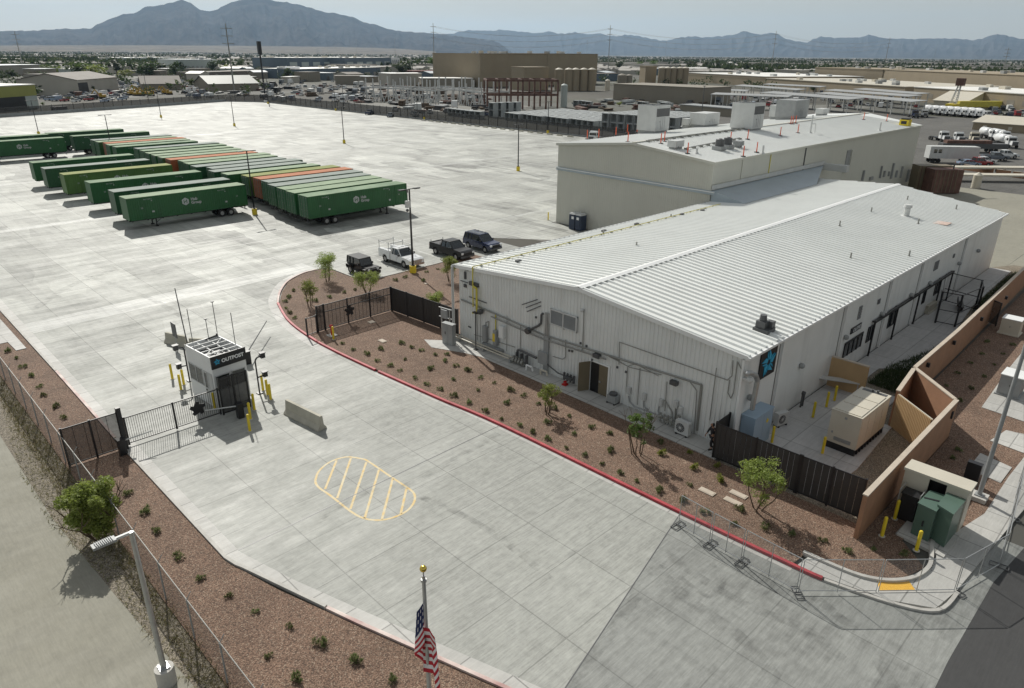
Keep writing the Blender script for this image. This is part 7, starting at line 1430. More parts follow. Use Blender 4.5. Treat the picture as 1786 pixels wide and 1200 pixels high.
# ---- small vehicles seen from afar: one body per kind, copied ----
def far_car(mt, kind):
    mb = MB()
    if kind == 'car': mb.box((0,0,.62),(4.5,1.8,.7),k=0); mb.box((-.2,0,1.2),(2.4,1.5,.5),taper=.75,k=1); mb.box((-.2,0,1.47),(1.75,1.2,.05),k=0)
    elif kind == 'pickup': mb.box((0,0,.75),(5.6,1.95,.7),k=0); mb.box((.3,0,1.4),(2.2,1.7,.65),taper=.78,k=1); mb.box((.3,0,1.75),(1.7,1.4,.06),k=0); mb.box((-1.8,0,1.12),(1.9,1.5,.06),k=2)
    elif kind == 'van': mb.box((-.2,0,1.3),(5.4,2.0,1.9),taper=.94,k=0); mb.box((2.5,0,1.0),(.8,1.9,1.0),k=0); mb.box((2.3,0,1.75),(.6,1.7,.6),taper=.8,k=1)
    elif kind == 'boxtruck': mb.box((-1,0,2.2),(5.5,2.4,2.5),k=0); mb.box((2.8,0,1.4),(1.9,2.2,1.7),taper=.9,k=0); mb.box((3.3,0,1.9),(1.0,2.1,.7),k=1)
    elif kind == 'trailer': mb.box((0,0,2.4),(12,2.5,2.7),k=0); mb.box((0,0,.95),(11,1,.2),k=2)
    n = dict(car=(1.4,-1.4), pickup=(1.8,-1.8), van=(1.8,-1.7), boxtruck=(2.6,-2.6), trailer=(-3.5,-4.8,4))[kind]
    for x in n:
        for s_ in (-1,1): mb.cyl((x,s_*.95-.12,.36),(x,s_*.95+.12,.36),.36,n=10,k=2)
    return mb.build('parked_'+('car' if kind in ('car',) else 'van' if kind == 'van' else 'pickup' if kind == 'pickup' else 'truck' if kind == 'boxtruck' else 'trailer'), [G[mt], G['glass'], G['tyre']])
cols = ['vwhite','vwhite','vwhite','vgrey','vblack','vred','vblue','lgrey','vlblue']; fc = {}
rv = random.Random(21)
def farcar(p, rz, kind=None, col=None, label=None, group=None):
    if kind in ('boxtruck','trailer'): col = col or rv.choice(('vwhite','lgrey','lgrey','vgrey','vblack'))
    kind = kind or rv.choice(['car','car','pickup','pickup','van']); col = col or rv.choice(cols)
    if (kind, col) not in fc: fc[(kind, col)] = far_car(col, kind); fc[(kind,col)].location = (0,0,-500)
    o = dup(fc[(kind,col)], p, rz); o.name = fc[(kind,col)].name.split('.')[0]; cn = dict(vwhite='white',vgrey='grey',vblack='black',vred='red',vblue='dark blue',lgrey='silver',vlblue='pale blue')[col]
    kn = dict(car='car',pickup='pickup',van='van',boxtruck='truck',trailer='trailer')[kind]
    tag(o, label or '%s %s parked %s' % (cn, kn, group[0]), kn, group[1]+', '+cn+' '+kn+'s' if group else None); return o
def strew(px0, px1, py0, py1, n, where, grp, ang=.8, kinds=None):
    got = []; tries = 0
    while len(got) < n and tries < n*30:
        tries += 1; px = rv.uniform(px0,px1); f_ = rv.random(); py = py0+(py1-py0)*f_; p = P(px, py)
        if any((p-q).length < 5.5 for q in got): continue
        got.append(p); farcar(p, ang+rv.choice((0,pi))+rv.uniform(-.1,.1), rv.choice(kinds) if kinds else None, None, None, (where, grp))
strew(75,225,150,178,60,'in the cluttered lot behind the far left fence','lot behind the far fence')
strew(210,370,138,157,50,'in the mid left lot before the dark trees','mid left lot')
strew(318,366,158,172,12,'right of the brown hipped-roof building','lot right of the hipped roof',kinds=['car','pickup','van'])
strew(450,640,142,180,60,'in the yard left of the white steel frame','yard left of the frame',kinds=['car','pickup','van','pickup','car','boxtruck'])
strew(1245,1480,164,190,44,'under the carports','cars under the carports',ang=.3,kinds=['pickup','van','boxtruck','car'])
strew(1480,1600,168,188,26,'under the right hand carports','cars under the right carports',ang=.3)
strew(1722,1790,190,206,22,'in the grey rank at the right edge','rank at the right edge',ang=.3)
strew(640,860,190,205,14,'among the steel stock beyond the fence','steel stock yard',kinds=['boxtruck','pickup','pickup','car'])
for o in fc.values(): bpy.data.objects.remove(o)
# the cars and trucks of the near right-hand yard
hd = rad(-20)
for px, py, kd, pm, lb in ((1688,290,'car','vlblue','pale blue car parked in front of the red pickup'),(1703,290,'pickup','vred','bright red pickup in the right hand yard'),(1716,285,'car','vwhite','white car between the red and navy pickups'),(1734,280,'pickup','vgrey','blue grey pickup right of the red one'),(1751,276,'pickup','vwhite','white pickup at the end of the short row')):
    vehicle('pickup_truck' if kd == 'pickup' else 'parked_car', lb, kd if kd != 'pickup' else 'pickup', P(px,py), rad(-48), kd, pm, extra=False)
def lorry(label, px, py, rz, tank=None, mt='vwhite', name='tanker_truck', grp=None):
    r = thing(name, label, 'truck', P(px,py), rz, grp); mb = MB(); mb.b2((1.6,-1.05,1.0),(3.0,1.05,2.7)); mb.box((3.7,0,1.4),(1.7,1.7,1.0),taper=.85); mb.b2((1.7,-1.0,2.7),(2.8,1.0,2.95)); mb.build('cab', G[mt], r)
    mb = MB(); mb.b2((2.99,-.95,1.85),(3.03,.95,2.55)); mb.b2((1.9,-1.07,1.9),(2.8,1.07,2.5)); mb.build('windows', G['glass'], r); mb = MB(); mb.b2((4.5,-.7,.9),(4.58,.7,1.75)); mb.build('grille', G['dgrey'], r); mb = MB(); mb.b2((-4.5,-.5,.75),(4.3,.5,1.0)); mb.build('chassis', G['black'], r)
    for x in (3.6,-2.2,-3.5):
        for s_ in (-1,1): mb = MB(); mb.cyl((x,s_*1.0-.18,.5),(x,s_*1.0+.18,.5),.5,n=14); mb.build('wheel', G['tyre'], r)
    if tank == 'tank': mb = MB(); mb.smooth = True; [mb.cyl((a,0,2.1),(b,0,2.1),ra,rb,16) for a, b, ra, rb in ((-4.4,-4.1,.7,1.1),(-4.1,.9,1.1,1.1),(.9,1.2,1.1,.7))]; mb.build('tank', G['vwhite'], r)
    if tank == 'mixer': mb = MB(); [mb.cyl((a,0,c),(b,0,d_),ra,rb,14) for a, b, c, d_, ra, rb in ((1.3,-.2,1.9,2.2,.7,1.25),(-.2,-2.0,2.2,2.6,1.25,1.25),(-2.0,-4.2,2.6,3.1,1.25,.5))]; mb.build('drum', G['vwhite'], r); mb = MB(); mb.beam((-4.2,0,3.1),(-4.8,0,1.6),.5,.3); mb.build('chute', G['lgrey'], r)
    return r
lorry('white tractor truck, leftmost in the row of white trucks at right', 1637, 246, rad(-140)); lorry('white tractor truck with a yellow load bar, second in the row', 1662, 248, rad(-140)); lorry('white tanker truck facing the camera, nearest of the tanks', 1752, 256, rad(-140), 'tank')
lorry('white tanker behind the nearest tanker, left one', 1724, 243, rad(-140), 'tank'); lorry('white tanker between the two other tankers', 1742, 246, rad(-140), 'tank'); lorry('dark cab truck on the road behind the beige warehouse', 1592, 205, rad(-150), mt='vblue'); lorry('white cab truck on the road behind the beige warehouse', 1608, 204, rad(-150), None)
lorry('white truck cab showing over the front edge of the beige warehouse roof', 1040, 247, rad(-160))
mp_ = None
for i in range(8):
    if i == 0: mp_ = lorry('x', 1624, 200, rad(-120), 'mixer', name='mixer_truck', grp='mixer trucks in the right distance'); mp_['label'] = 'white concrete mixer truck in the long row before the white gabled shelter'
    else: q = P(1624+i*12.5, 200+i*.9); dup(mp_, q, rad(-120))
lorry('cream truck with a red crane bed among the tankers', 1692, 248, rad(-150), None, 'cream')
def prismthing(name, label, cat, px, py, dims, rz, mt, z=0, extra=None):
    p = P(px,py); o = thing(name, label, cat, p, rz); mb = MB(); mb.b2((0,0,z),(dims[0],dims[1],z+dims[2])); mb.build('body', G[mt], o)
    if extra: extra(o)
    return o
def wh_(o, xs=(1,2.2,8,9.2), w_=2.4):
    for x in xs:
        for y in (.2,w_-.2): mb = MB(); mb.cyl((x,y-.15,.5),(x,y+.15,.5),.5,n=12); mb.build('wheel', G['tyre'], o)
prismthing('box_trailer', 'white box trailer with small windows behind the beige warehouse corner', 'trailer', 1618, 284, (10.5,2.5,2.6), rad(-50), 'lgrey', 1.0, lambda o: (wh_(o), MB().b2((.8,-.03,2.2),(1.5,-.003,3.0)).build('window', G['glass'], o), MB().b2((1.8,-.03,2.2),(2.5,-.003,3.0)).build('window', G['glass'], o)))
prismthing('flatbed_trailer', 'dark flatbed trailer stacked with steel behind the white box trailer', 'trailer', 1642, 265, (16,2.5,1.2), rad(-48), 'dgrey', .9, lambda o: (wh_(o,(2,3.2,12,13.2)), MB().b2((1,.3,2.1),(12,2.2,2.8)).build('steel_load', G['rust'], o)))
prismthing('flatbed_trailer', 'long tan flatbed trailer parked along the kerb at right', 'trailer', 1632, 303, (30,2.5,.35), rad(-44.5), 'cream', 1.0, lambda o: wh_(o,(2,3.2,14,25,26.2)))
prismthing('flatbed_trailer', 'second tan flatbed trailer nearer the road at right', 'trailer', 1640, 316, (24,2.5,.3), rad(-47), 'cream', 1.0, lambda o: wh_(o,(2,3.2,18,19.2)))
for a, b, c, d_ , lb in ((1680,296,1731,304,'low brown block wall before the parked cars, left section'),(1736,305,1761,308,'low brown block wall before the parked cars, middle section'),(1765,309,1800,313,'low brown block wall before the parked cars, right section')):
    A, B = P(a,b), P(c,d_); wall('low_wall', lb, [(A.x,A.y),(B.x,B.y)], 1.1, .2)
silo('small cream vertical tank on legs in front of the flatbed trailer', 1701, 328, 303, 6, 'cream')
prismthing('rusty_container', 'dark rusty container at the end of the beige warehouse', 'container', 1595, 332, (6,2.5,4.2), rad(-45), 'brown', .1, lambda o: [MB().b2((.4+k*.7,-.05,.2),(.5+k*.7,-.002,4.2)).build('rib', G['rust'], o) for k in range(8)])
prismthing('rusty_container', 'red brown rusty container beside the dark one', 'container', 1622, 338, (5,3,4.0), rad(-45), 'rust', .1, lambda o: [MB().b2((.4+k*.7,-.05,.2),(.5+k*.7,-.002,4.0)).build('rib', G['brown'], o) for k in range(6)])
p = P(1653,336); mb = MB(); mb.cyl((0,0,0),(0,0,5),.12,n=8); mb.box((1,-.8,5),(2.6,.2,.12),rz=-.7); o = mb.build('lamp_post', G['dgrey']); o.location = p; tag(o, 'short dark lamp post beyond the white warehouse ridge', 'lamp post')
A, B = P(1658,196), P(1676,143); zt = CAMH+ray(1676,143).z*hypot(A.x,A.y)/hypot(ray(1676,143).x,ray(1676,143).y); e = PD(1676, hypot(A.x,A.y), 143)
cr_ = thing('crane', 'lattice boom crane with a dark head among the mixer trucks', 'crane', A); d_ = e-A; mb = MB(); sd_ = Vector((-_r.y,_r.x,0))
for s1 in (-1,1):
    for s2 in (-1,1): mb.beam(Vector((s1*1.2,s2*1.2,2)), d_+Vector((s1*.4,s2*.4,0)), .25, .25)
for k in range(12): c1 = Vector((0,0,2)).lerp(d_,k/12); c2 = Vector((0,0,2)).lerp(d_,(k+1)/12); w1 = 1.2-.8*k/12; mb.beam(c1+Vector((w1,w1,0)), c2+Vector((-w1,-w1,0)), .12, .12); mb.beam(c1+Vector((-w1,w1,0)), c2+Vector((w1,-w1,0)), .12, .12)
mb.build('boom', G['lgrey'], cr_); mb = MB(); mb.box(d_, (3,3,3)); mb.build('boom_head', G['rust'], cr_); mb = MB(); mb.b2((-3,-2,.8),(3,2,3.5)); mb.build('cab', G['yellow'], cr_)
prismthing('bulk_trailer', 'long yellow bulk trailer right of the gabled shelter', 'trailer', 1672, 190, (24,2.6,2.6), rad(-40), 'ypipe', .8)
# yellow diggers behind the far fence
G['dig'] = mat('digger paint', (.42,.27,.03), .6, .15, 2, grime=.4)
def digger(px, py, i):
    r = thing('excavator', 'yellow digger with a raised arm in the group behind the far fence', 'digger', P(px,py), rv.uniform(0,6), 'yellow diggers behind the far fence'); mb = MB(); mb.box((0,0,1.7),(3.6,2.6,1.4)); mb.box((.8,.6,2.9),(1.4,1.1,1.4)); mb.build('body', G['dig'], r)
    mb = MB(); [mb.box((0,s_*1.1,.5),(4.2,.6,.95)) for s_ in (-1,1)]; mb.build('tracks', G['black'], r); mb = MB(); mb.beam((1.5,-.3,1.8),(4.2,-.3,5.6),.4,.6); mb.beam((4.2,-.3,5.6),(6.4,-.3,2.8),.35,.5); mb.build('arm', G['dig'], r); r.scale = (.75,.75,.75); mb = MB(); mb.box((6.5,-.3,2.3),(1,.9,1)); mb.build('bucket', G['black'], r)
for i, (px, py) in enumerate(((228,166),(238,167),(247,167),(256,166),(264,167),(288,164),(296,165),(180,172),(243,162))): digger(px, py, i)
# ---- poles ----
def pole(label, px, yb, ytop, arms=3, H=None):
    b = P(px, yb); H = H or HT(px, yb, px, ytop); r = thing('power_pole', label, 'power pole', b, atan2(b.y,b.x)); mb = MB(); mb.cyl((0,0,0),(0,0,H),.5 if H > 25 else .3,.25 if H > 25 else .15,8); mb.build('pole', G['pipe'], r)
    tips = []
    for k in range(arms): z_ = H*(.93-.11*k); mb = MB(); mb.beam((0,-3.2,z_),(0,3.2,z_),.35,.35); mb.build('crossarm', G['pipe'], r); tips.append(z_)
    return b, tips, atan2(b.y,b.x), r
pl = []
for a in ((43,130,55,'tall power pole at the far left'),(409,160,41,'tall thin power pole right of the tall mountain'),(758,128,40,'tall power pole left of the plant buildings'),(1060,130,44,'tall power pole right of the plant buildings'),(1344,128,54,'tall power pole above the long white roof'),(1541,124,65,'tall power pole above the ochre store'),(1746,136,83,'tall power pole near the right edge')):
    pl.append(pole(a[3], a[0], a[1], a[2]))
for i, (px, yb, yt) in enumerate(((185,96,72),(623,100,67),(690,104,66),(1023,104,69),(1160,104,71),(1337,106,73),(1487,106,78),(1628,108,77))): pole('small faraway power pole, %s counted from the left' % ['first','second','third','fourth','fifth','sixth','seventh','eighth'][i], px, yb, yt, 2)
for i in (2,3,4):
    b0, t0, a0, _ = pl[i]; b1, t1, a1, r1_ = pl[i+1]; mb = MB()
    for z0_, z1_ in zip(t0, t1):
        for s_ in (-3.1,3.1):
            A = b0+Vector((-sin(a0)*s_,cos(a0)*s_,z0_)); B = b1+Vector((-sin(a1)*s_,cos(a1)*s_,z1_)); pts = [A.lerp(B,t/12)+Vector((0,0,-9*4*(t/12)*(1-t/12))) for t in range(13)]; mb.tube(pts, .09, 3)
    o = mb.build('power_line', G['pipe'], None, b0); tag(o, 'sagging power lines between the tall poles, %s span from the left' % ['first','second','third','fourth'][i-2], 'power line', 'power lines on the skyline')
b = P(462,166); H = HT(462,166,459,72); r = thing('tall_sign', 'very tall dark pole sign left of the white office block', 'sign', b); mb = MB(); mb.cyl((0,0,0),(0,0,H*.78),.45,n=8); mb.build('pole', G['black'], r); mb = MB(); mb.box((0,0,H*.88),(1.7,1.7,H*.24)); mb.build('sign_box', G['black'], r)
for px, yb, yt in ((258,170,130),(600,190,150),(855,205,185),(1222,215,150),(470,186,128),(728,200,168)): 
    b = P(px, yb); mb = MB(); H = HT(px,yb,px,yt); mb.cyl((0,0,0),(0,0,H),.16,.1,6); mb.box((0,0,H),(1.6,.3,.15)); o = mb.build('light_pole', G['dgrey']); o.location = b; tag(o, 'thin dark light pole beyond the yard fence', 'light pole', 'thin light poles beyond the fence')
# ---- trees beyond: each its own, then the far mass ----
def crown_tree(seed, mt, n, H=8, W=7, ls=.5, lo=.15, cat='far_tree'):
    rng = random.Random(seed); r = thing('tree', 'x', 'tree'); mb = MB(); mb.cyl((0,0,-.1),(0,0,H*.5),.28,.15,6); [mb.cyl((0,0,H*.35),(cos(a)*W*.25,sin(a)*W*.25,H*.65),.13,.05,5) for a in (0,2,4.2)]; mb.build('trunk', G['wood'], r); mb = MB()
    for _ in range(16):
        a = rng.uniform(0,2*pi); q = rng.uniform(0,.42)*W; z = H*rng.uniform(lo+.15,.85); leaf_quads(mb, (cos(a)*q,sin(a)*q,z), W*rng.uniform(.14,.26), n//16, ls, rng, .8)
    mb.build('crown', G[mt], r); return r
protos = [crown_tree(31,'leafm',560), crown_tree(32,'leafd',600), crown_tree(33,'leafd',560,9,6), crown_tree(34,'leafy',480,7,7), crown_tree(35,'leafm',420,6,5), crown_tree(36,'leafd',420,11,4.5)]
ft = [(75,128,20,12,0),(88,131,22,14,0),(100,130,18,14,3),(63,126,20,12,1),(138,137,34,22,0),(160,137,40,24,3),(175,136,30,18,0),(205,133,26,24,2),(215,128,20,14,1),(218,135,24,14,3),(235,121,18,12,3),(262,139,36,28,1),(248,136,28,22,1),(280,130,30,18,1),(300,128,20,14,1),(308,138,22,24,2),(318,126,16,14,2),(338,135,20,14,4),(372,128,24,20,1),(392,126,16,14,3),(470,134,24,16,3),(502,142,20,22,1),(515,141,16,16,1),(538,140,16,14,1),(590,137,14,12,2),(640,138,12,10,1),(700,133,30,22,1),(712,130,24,20,2),(690,128,20,16,1),(788,134,18,26,2),(795,120,14,16,1),(754,124,16,22,0),(763,120,14,14,1),(828,140,26,26,0),(835,134,16,22,0),(826,144,14,12,3),(676,134,12,16,2),(640,128,16,10,1),(1200,124,18,16,2),(1080,125,20,18,1),(1230,128,18,18,2),(1250,126,16,18,2),(1275,128,18,16,1),(1300,130,22,20,1),(1322,128,22,18,1),(1080,185,12,9,3),(30,160,18,10,4),(55,185,18,8,1),(75,184,10,6,4),(120,176,12,8,4),(78,158,16,14,2),(22,138,20,14,1),(45,126,14,12,2),(5,140,16,10,1),(395,152,14,12,1),(335,152,14,16,4),(1610,150,16,10,1),(1750,150,18,14,1),(1420,160,20,10,1)]
for i, (px, yb, w_, h_, k) in enumerate(ft):
    p = P(px,yb); D = hypot(p.x,p.y); W_ = w_*D/FPX; H_ = h_*D/FPX; pr = protos[k]; q = dup(pr, p, rv.uniform(0,6), (W_/7,W_/7,H_/8), label='%s tree standing among the buildings of the middle distance' % ['mid green','dark green','dark','yellow green','small green','tall dark'][k], group='%s trees of the middle distance' % ['mid green','dark green','dark','yellow green','small green','tall dark'][k])
n = 0
while n < 240:
    px = rv.uniform(-20,1810); yb = rv.choice((rv.uniform(101,112),rv.uniform(106,124))) + (px-893)*.006
    if 700 > px and yb > 112 and rv.random() < .6: continue
    if 830 < px < 1045 or (px > 1410 and yb > 112): continue
    p = P(px,yb); k = rv.choice((1,2,1,0,5,2)); s_ = rv.uniform(.8,1.7); dup(protos[k], p, rv.uniform(0,6), (s_*1.3,s_*1.3,s_), label='%s tree in the belt of trees across the far middle distance' % ['mid green','dark green','dark','yellow green','small green','tall dark'][k], group='%s trees of the far belt' % ['mid green','dark green','dark','yellow green','small green','tall dark'][k]); n += 1
for pr in protos:
    for ch in list(pr.children): bpy.data.objects.remove(ch)
    bpy.data.objects.remove(pr)
# low sheds, yards and stacks filling the industrial middle distance
rs = random.Random(55); done = []
SH = [('stucco','wroof','pale shed with a white roof'),('stucco','croof','pale shed with a brown roof'),('tandark','roofgrey','tan shed with a grey roof'),('slate','roofgrey','slate blue shed with a grey roof'),('tandark','croof','dark brown low shed'),('palegrn','wroof','pale green shed with a white roof')]
while len(done) < 95:
    px = rs.choice((rs.uniform(0,480),rs.uniform(480,835),rs.uniform(0,835),rs.uniform(1045,1420))); yb = rs.uniform(112,150 if px < 835 else 132)+(px-893)*.006
    w_ = rs.uniform(10,34)*(.6+(yb-100)/60)
    if any(abs(px-a) < (w_+b)*.55 and abs(yb-c) < 5 for a, b, c in done) or (225 < px+w_/2 and px < 320 and yb > 140) or (120 < px+w_ and px < 215 and yb > 138) or (365 < px+w_ and px < 455 and yb > 138) or (480 < px+w_ and px < 700 and 112 < yb < 140): continue
    done.append((px, w_, yb)); k = rs.choice(SH); hh_ = rs.uniform(3.5,7)
    block('low_shed', k[2]+' in the cluttered middle distance', 'shed', px, yb, px+w_, yb+w_*rs.uniform(-.05,.03), 0, rs.uniform(8,22), k[0], k[1], H=hh_, pitch=rs.choice((0,0,1.2)), group=k[2]+'s of the middle distance', doors=[(.3,3,3)] if rs.random() < .4 else None)
STK = [('rust','rusty stack of steel'),('dgrey','dark heap of scrap'),('culvert','pale stack of concrete pieces'),('wood','brown stack of timber'),('black','black stack of pipes')]
nst = 0
while nst < 270:
    px = rs.choice((rs.uniform(75,470),rs.uniform(400,860),rs.uniform(450,860),rs.uniform(560,860),rs.uniform(1000,1240))); yb = rs.uniform(140,178) if px < 450 else rs.uniform(150,200) if px < 860 else rs.uniform(176,196)
    if px < 400 and yb > 165 and px > 200: yb = 163
    lim = 160+abs(px-395)*.07+ (22 if False else 0)
    if yb > 172+max(0,(px-560))*.13 and px > 395: continue
    if px < 395 and yb > 186-px*.06: continue
    p = P(px,yb); k = rs.choice(STK); mb = MB(); l, w2, h2 = rs.uniform(3,11), rs.uniform(1.5,4), rs.uniform(.8,2.4)
    for q in range(rs.randrange(2,5)): mb.box((rs.uniform(-.6,.6),rs.uniform(-.4,.4),h2*(q+.5)/4),(l*rs.uniform(.6,1),w2*rs.uniform(.6,1),h2/4),rz=rs.uniform(-.1,.1))
    o = mb.build('stock_pile', G[k[0]]); o.location = p; o.rotation_euler = (0,0,rs.uniform(0,3)); tag(o, k[1]+' lying in the yards beyond the fence', 'stock pile', k[1]+', yards beyond the fence'); nst += 1
# far houses: the largest as things, the rest as one mass
hn = 0; rh = random.Random(77)
def house_mb(mb, p, a, l, w_, h, k=0, pitch=True):
    ca, sa = cos(a), sin(a); X = lambda x, y, z: (p.x+x*ca-y*sa, p.y+x*sa+y*ca, z)
    vs = [X(x,y,z) for z in (0,h) for x, y in ((-l/2,-w_/2),(l/2,-w_/2),(l/2,w_/2),(-l/2,w_/2))]; mb.add(vs, [(0,1,5,4),(1,2,6,5),(2,3,7,6),(3,0,4,7)], k)
    if pitch: e = [X(-l/2,0,h*1.5),X(l/2,0,h*1.5)]; mb.add(vs[4:]+e, [(0,1,5,4),(2,3,4,5),(1,2,5),(3,0,4)], k+1)
    else: mb.add([X(x*1.01,y*1.01,h+.1) for x, y in ((-l/2,-w_/2),(l/2,-w_/2),(l/2,w_/2),(-l/2,w_/2))], [(0,1,2,3)], k+1)
HM = [[G['stucco'],G['croof']],[G['stucco'],G['wroof']],[G['tan'],G['cream']]]
while hn < 120:
    px = rh.uniform(-10,1800); yb = rh.uniform(102,116)+(px-893)*.007
    if 830 < px < 1045 or (px > 1400 and yb > 110) or (px < 700 and yb > 111): continue
    p = P(px,yb); mb = MB(); house_mb(mb, Vector((0,0,0)), 0, rh.uniform(12,30), rh.uniform(10,18), rh.uniform(3.5,6), 0, rh.random() < .5); t = rh.randrange(3); o = mb.build('far_house', HM[t]); o.location = p; o.rotation_euler = (0,0,rh.uniform(-.1,.1)+rh.choice((0,pi/2))); tag(o, ['pale house with a brown roof in the far suburb','pale building with a white roof in the far suburb','tan building in the far suburb'][t], 'house', ['brown-roofed houses of the far suburb','white-roofed buildings of the far suburb','tan buildings of the far suburb'][t]); hn += 1
mb = MB(); mt_ = MB()
for _ in range(4600):
    D = 900*math.exp(rh.uniform(0,2.25)); px = rh.uniform(-60,1850); d = ray(px,100); k = D/hypot(d.x,d.y); p = Vector((d.x*k,d.y*k,0)); big = rh.random() < .12
    house_mb(mb, p, rh.choice((0,pi/2))+.05, rh.uniform(40,140) if big else rh.uniform(12,26), rh.uniform(25,50) if big else rh.uniform(9,16), rh.uniform(5,9) if big else rh.uniform(3,5), 0, not big)
o = mb.build('distant_houses', [G['stucco'], mat('far mixed roofs', (.33,.31,.28), .8, .6, .004)]); tag(o, 'countless houses and sheds of the city filling the far valley floor', 'houses', None, 'stuff')
for _ in range(26000):
    D = 850*math.exp(rh.uniform(0,2.1)); px = rh.uniform(-60,1850); d = ray(px,100); k = D/hypot(d.x,d.y); x, y = d.x*k, d.y*k
    if mnoise.noise((x*.0022,y*.0022,0)) < -.12: continue
    h = rh.uniform(5,12); w_ = rh.uniform(4,9); 
    for s_ in range(3):
        a = rh.uniform(0,6); z = h*rh.uniform(.35,.8); mt_.add([(x+cos(a)*w_*.6,y+sin(a)*w_*.6,z*.3),(x-cos(a)*w_*.6,y-sin(a)*w_*.6,z*.4),(x+sin(a)*w_*.3,y,h)], [(0,1,2)])
        mt_.add([(x+sin(a)*w_*.7,y+cos(a)*w_*.5,h*.15),(x-sin(a)*w_*.6,y-cos(a)*w_*.6,h*.2),(x,y+w_*.2,h*.95)], [(0,1,2)])
for _ in range(650):
    D = rh.uniform(420,1100); px = rh.uniform(-40,1830)
    if 825 < px < 1050 or (px > 1400 and D < 900) or (px > 1050 and D < 520): continue
    d = ray(px,100); k = D/hypot(d.x,d.y); x, y = d.x*k, d.y*k
    if D < 650 and 470 < px < 830: continue
    leaf_quads(mt_, (x,y,rh.uniform(2.5,4)), rh.uniform(2.2,4.5), 34, 1.0, rh, .8)
o = mt_.build('distant_trees', G['leafd']); tag(o, 'dark mass of trees among the far houses', 'trees', None, 'stuff')

# ================================================================== MOUNTAINS
def mountain(name, sil, D, foot, mt, seed, label, rough=1.0, slope=None):
    """a range: its crest stands D metres out, its foot nearer; crest heights follow the surveyed skyline"""
    mb = MB(); xs = []; x = sil[0][0]
    step = 2.5
    while x <= sil[-1][0]: xs.append(x); x += step
    def sy(px):
        for (a, b), (c, d_) in zip(sil[:-1], sil[1:]):
            if a <= px <= c: return b+(d_-b)*(px-a)/(c-a)
        return sil[-1][1]
    rows = 22; n = len(xs); vs = []
    for j in range(rows+6):
        t = j/rows
        for px in xs:
            d = ray(px, sy(px)); el = d.z/hypot(d.x,d.y); crest = (CAMH+el*D)*min(1, (px-sil[0][0])/30+.02, (sil[-1][0]-px)/30+.02) if slope is None else CAMH+el*D
            dd = foot+(D-foot)*t; hor = Vector((d.x,d.y,0)).normalized()
            if t <= 1:
                f_ = t**1.7; nz_ = mnoise.fractal((px*.02*rough+seed, t*2.6, seed), 1.0, 2.0, 7); rd = (1-abs(mnoise.noise((px*.05+seed*3, t*1.6, 0)))*2)
                z = crest*(f_+ (nz_*.2+rd*.17-.08)*sin(pi*min(t,1))*(t**.6))
                if t > .97: z = crest*min(1,f_+.0)
                z = min(z, (el*dd+CAMH)*.9 if t < .98 else 1e9)
            else: z = crest*max(0, 1-(t-1)*4.5)
            p = hor*dd; vs.append((p.x,p.y,max(z,-.2)))
    fs = [(j*n+i, j*n+i+1, (j+1)*n+i+1, (j+1)*n+i) for j in range(rows+5) for i in range(n-1)]
    mb.add(vs, fs); o = mb.build(name, G[mt]); o['kind'] = 'structure'; o['label'] = label; return o
def mtmat(name, c0, c1, sc):
    m, nt, b = nodes(name); g = N(nt, 'NewGeometry').outputs['Position']; f = noise(nt, g, sc, 8, .7); c = mixc(nt, ramp(nt, f, .35, .65), c0, c1); L(nt, c, b.inputs['Base Color']); b.inputs['Roughness'].default_value = 1; b.inputs['Specular IOR Level'].default_value = 0
    bp = N(nt, 'Bump'); bp.inputs['Strength'].default_value = 1; bp.inputs['Distance'].default_value = 60; L(nt, noise(nt, g, sc*.8, 8, .65), bp.inputs['Height']); L(nt, bp.outputs[0], b.inputs['Normal']); return m
G['mtn'] = mtmat('dark mountain rock', (.02,.02,.022), (.09,.08,.075), .0025); G['mtn2'] = mtmat('far mountain rock', (.04,.04,.045), (.085,.08,.08), .0012); G['fan'] = mtmat('alluvial fan', (.16,.14,.12), (.27,.24,.2), .004)  # near rock: tone contrast paints light and dark faces into the colour
S1 = [(-140,60),(-60,57),(0,55),(54,54),(84,52),(114,50),(134,51),(160,50),(168,44),(188,35),(215,25),(232,25),(252,13),(286,8),(302,4),(317,0),(327,3),(339,10),(349,17),(366,20),(380,17),(390,10),(403,5),(417,1),(433,-1),(450,-4),(463,-2),(480,2),(500,4),(524,10),(544,15),(568,23),(581,23),(600,27),(620,32),(634,40),(650,42),(667,47),(676,52),(701,55),(734,57),(768,60),(800,64),(860,72),(900,80)]
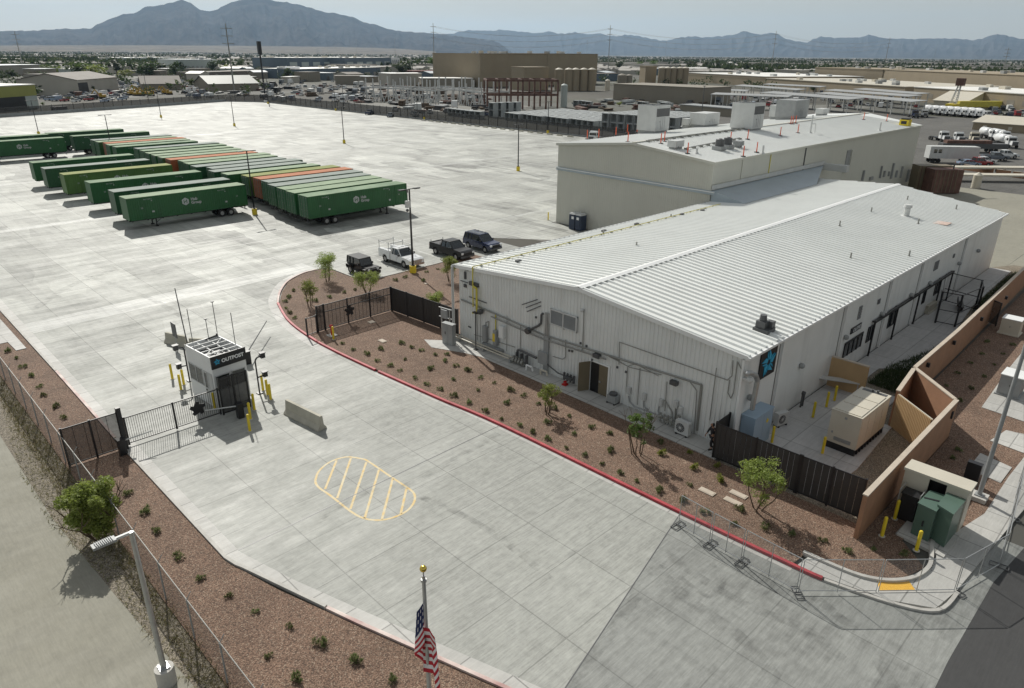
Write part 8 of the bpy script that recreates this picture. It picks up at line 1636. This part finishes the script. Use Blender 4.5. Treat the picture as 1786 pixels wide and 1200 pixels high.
S2 = [(640,66),(700,64),(760,60),(791,60),(802,55),(818,53),(845,53),(855,54),(875,52),(892,54),(916,56),(936,58),(956,55),(973,59),(986,59),(1003,56),(1023,60),(1047,59),(1070,64),(1090,61),(1111,63),(1131,67),(1151,71),(1168,71),(1184,66),(1206,64),(1230,66),(1253,64),(1277,62),(1297,55),(1310,58),(1327,60),(1344,57),(1357,60),(1371,69),(1394,73),(1408,75),(1418,69),(1431,64),(1455,67),(1475,67),(1498,65),(1515,61),(1532,65),(1555,68),(1589,69),(1623,68),(1663,67),(1697,71),(1713,68),(1730,61),(1745,60),(1760,64),(1786,69),(1850,72),(1950,80)]
def jag(S, seed, amp):
    out = []; rg_ = random.Random(seed)
    for (a, b), (c, d_) in zip(S[:-1], S[1:]):
        k = max(1, int((c-a)/5))
        for i in range(k): t = i/k; out.append((a+(c-a)*t, b+(d_-b)*t+rg_.uniform(-amp,amp*.4)))
    out.append(S[-1]); return out
mountain('mountain', jag(S1,1,1.5), 14500, 9500, 'mtn', 3.1, 'tall blue grey mountain with two broad summits on the left skyline')
mountain('mountain', jag(S2,2,1.5), 23000, 17000, 'mtn2', 7.7, 'low serrated blue mountain range along the right skyline')
mountain('alluvial_slope', [(-140,80),(100,79),(300,79),(450,80),(600,82),(700,85),(760,90)], 9500, 5200, 'fan', 5.5, 'pale slope rising from the city to the foot of the tall mountain', slope=1)

# ================================================================== AIR
hz = bpy.data.materials.new('haze air'); hz.use_nodes = True; hn_ = hz.node_tree
for nd in list(hn_.nodes):
    if nd.type == 'BSDF_PRINCIPLED': hn_.nodes.remove(nd)
pv = hn_.nodes.new('ShaderNodeVolumePrincipled'); pv.inputs['Color'].default_value = (.52,.74,1,1); pv.inputs['Density'].default_value = 2.9e-5; pv.inputs['Anisotropy'].default_value = .3
hn_.links.new(pv.outputs[0], hn_.nodes['Material Output'].inputs['Volume'])
mb = MB(); mb.b2((-31000,-31000,-1.3),(31000,31000,1500)); o = mb.build('haze', hz); o['kind'] = 'stuff'; o['label'] = 'thin blue grey desert haze filling the valley'
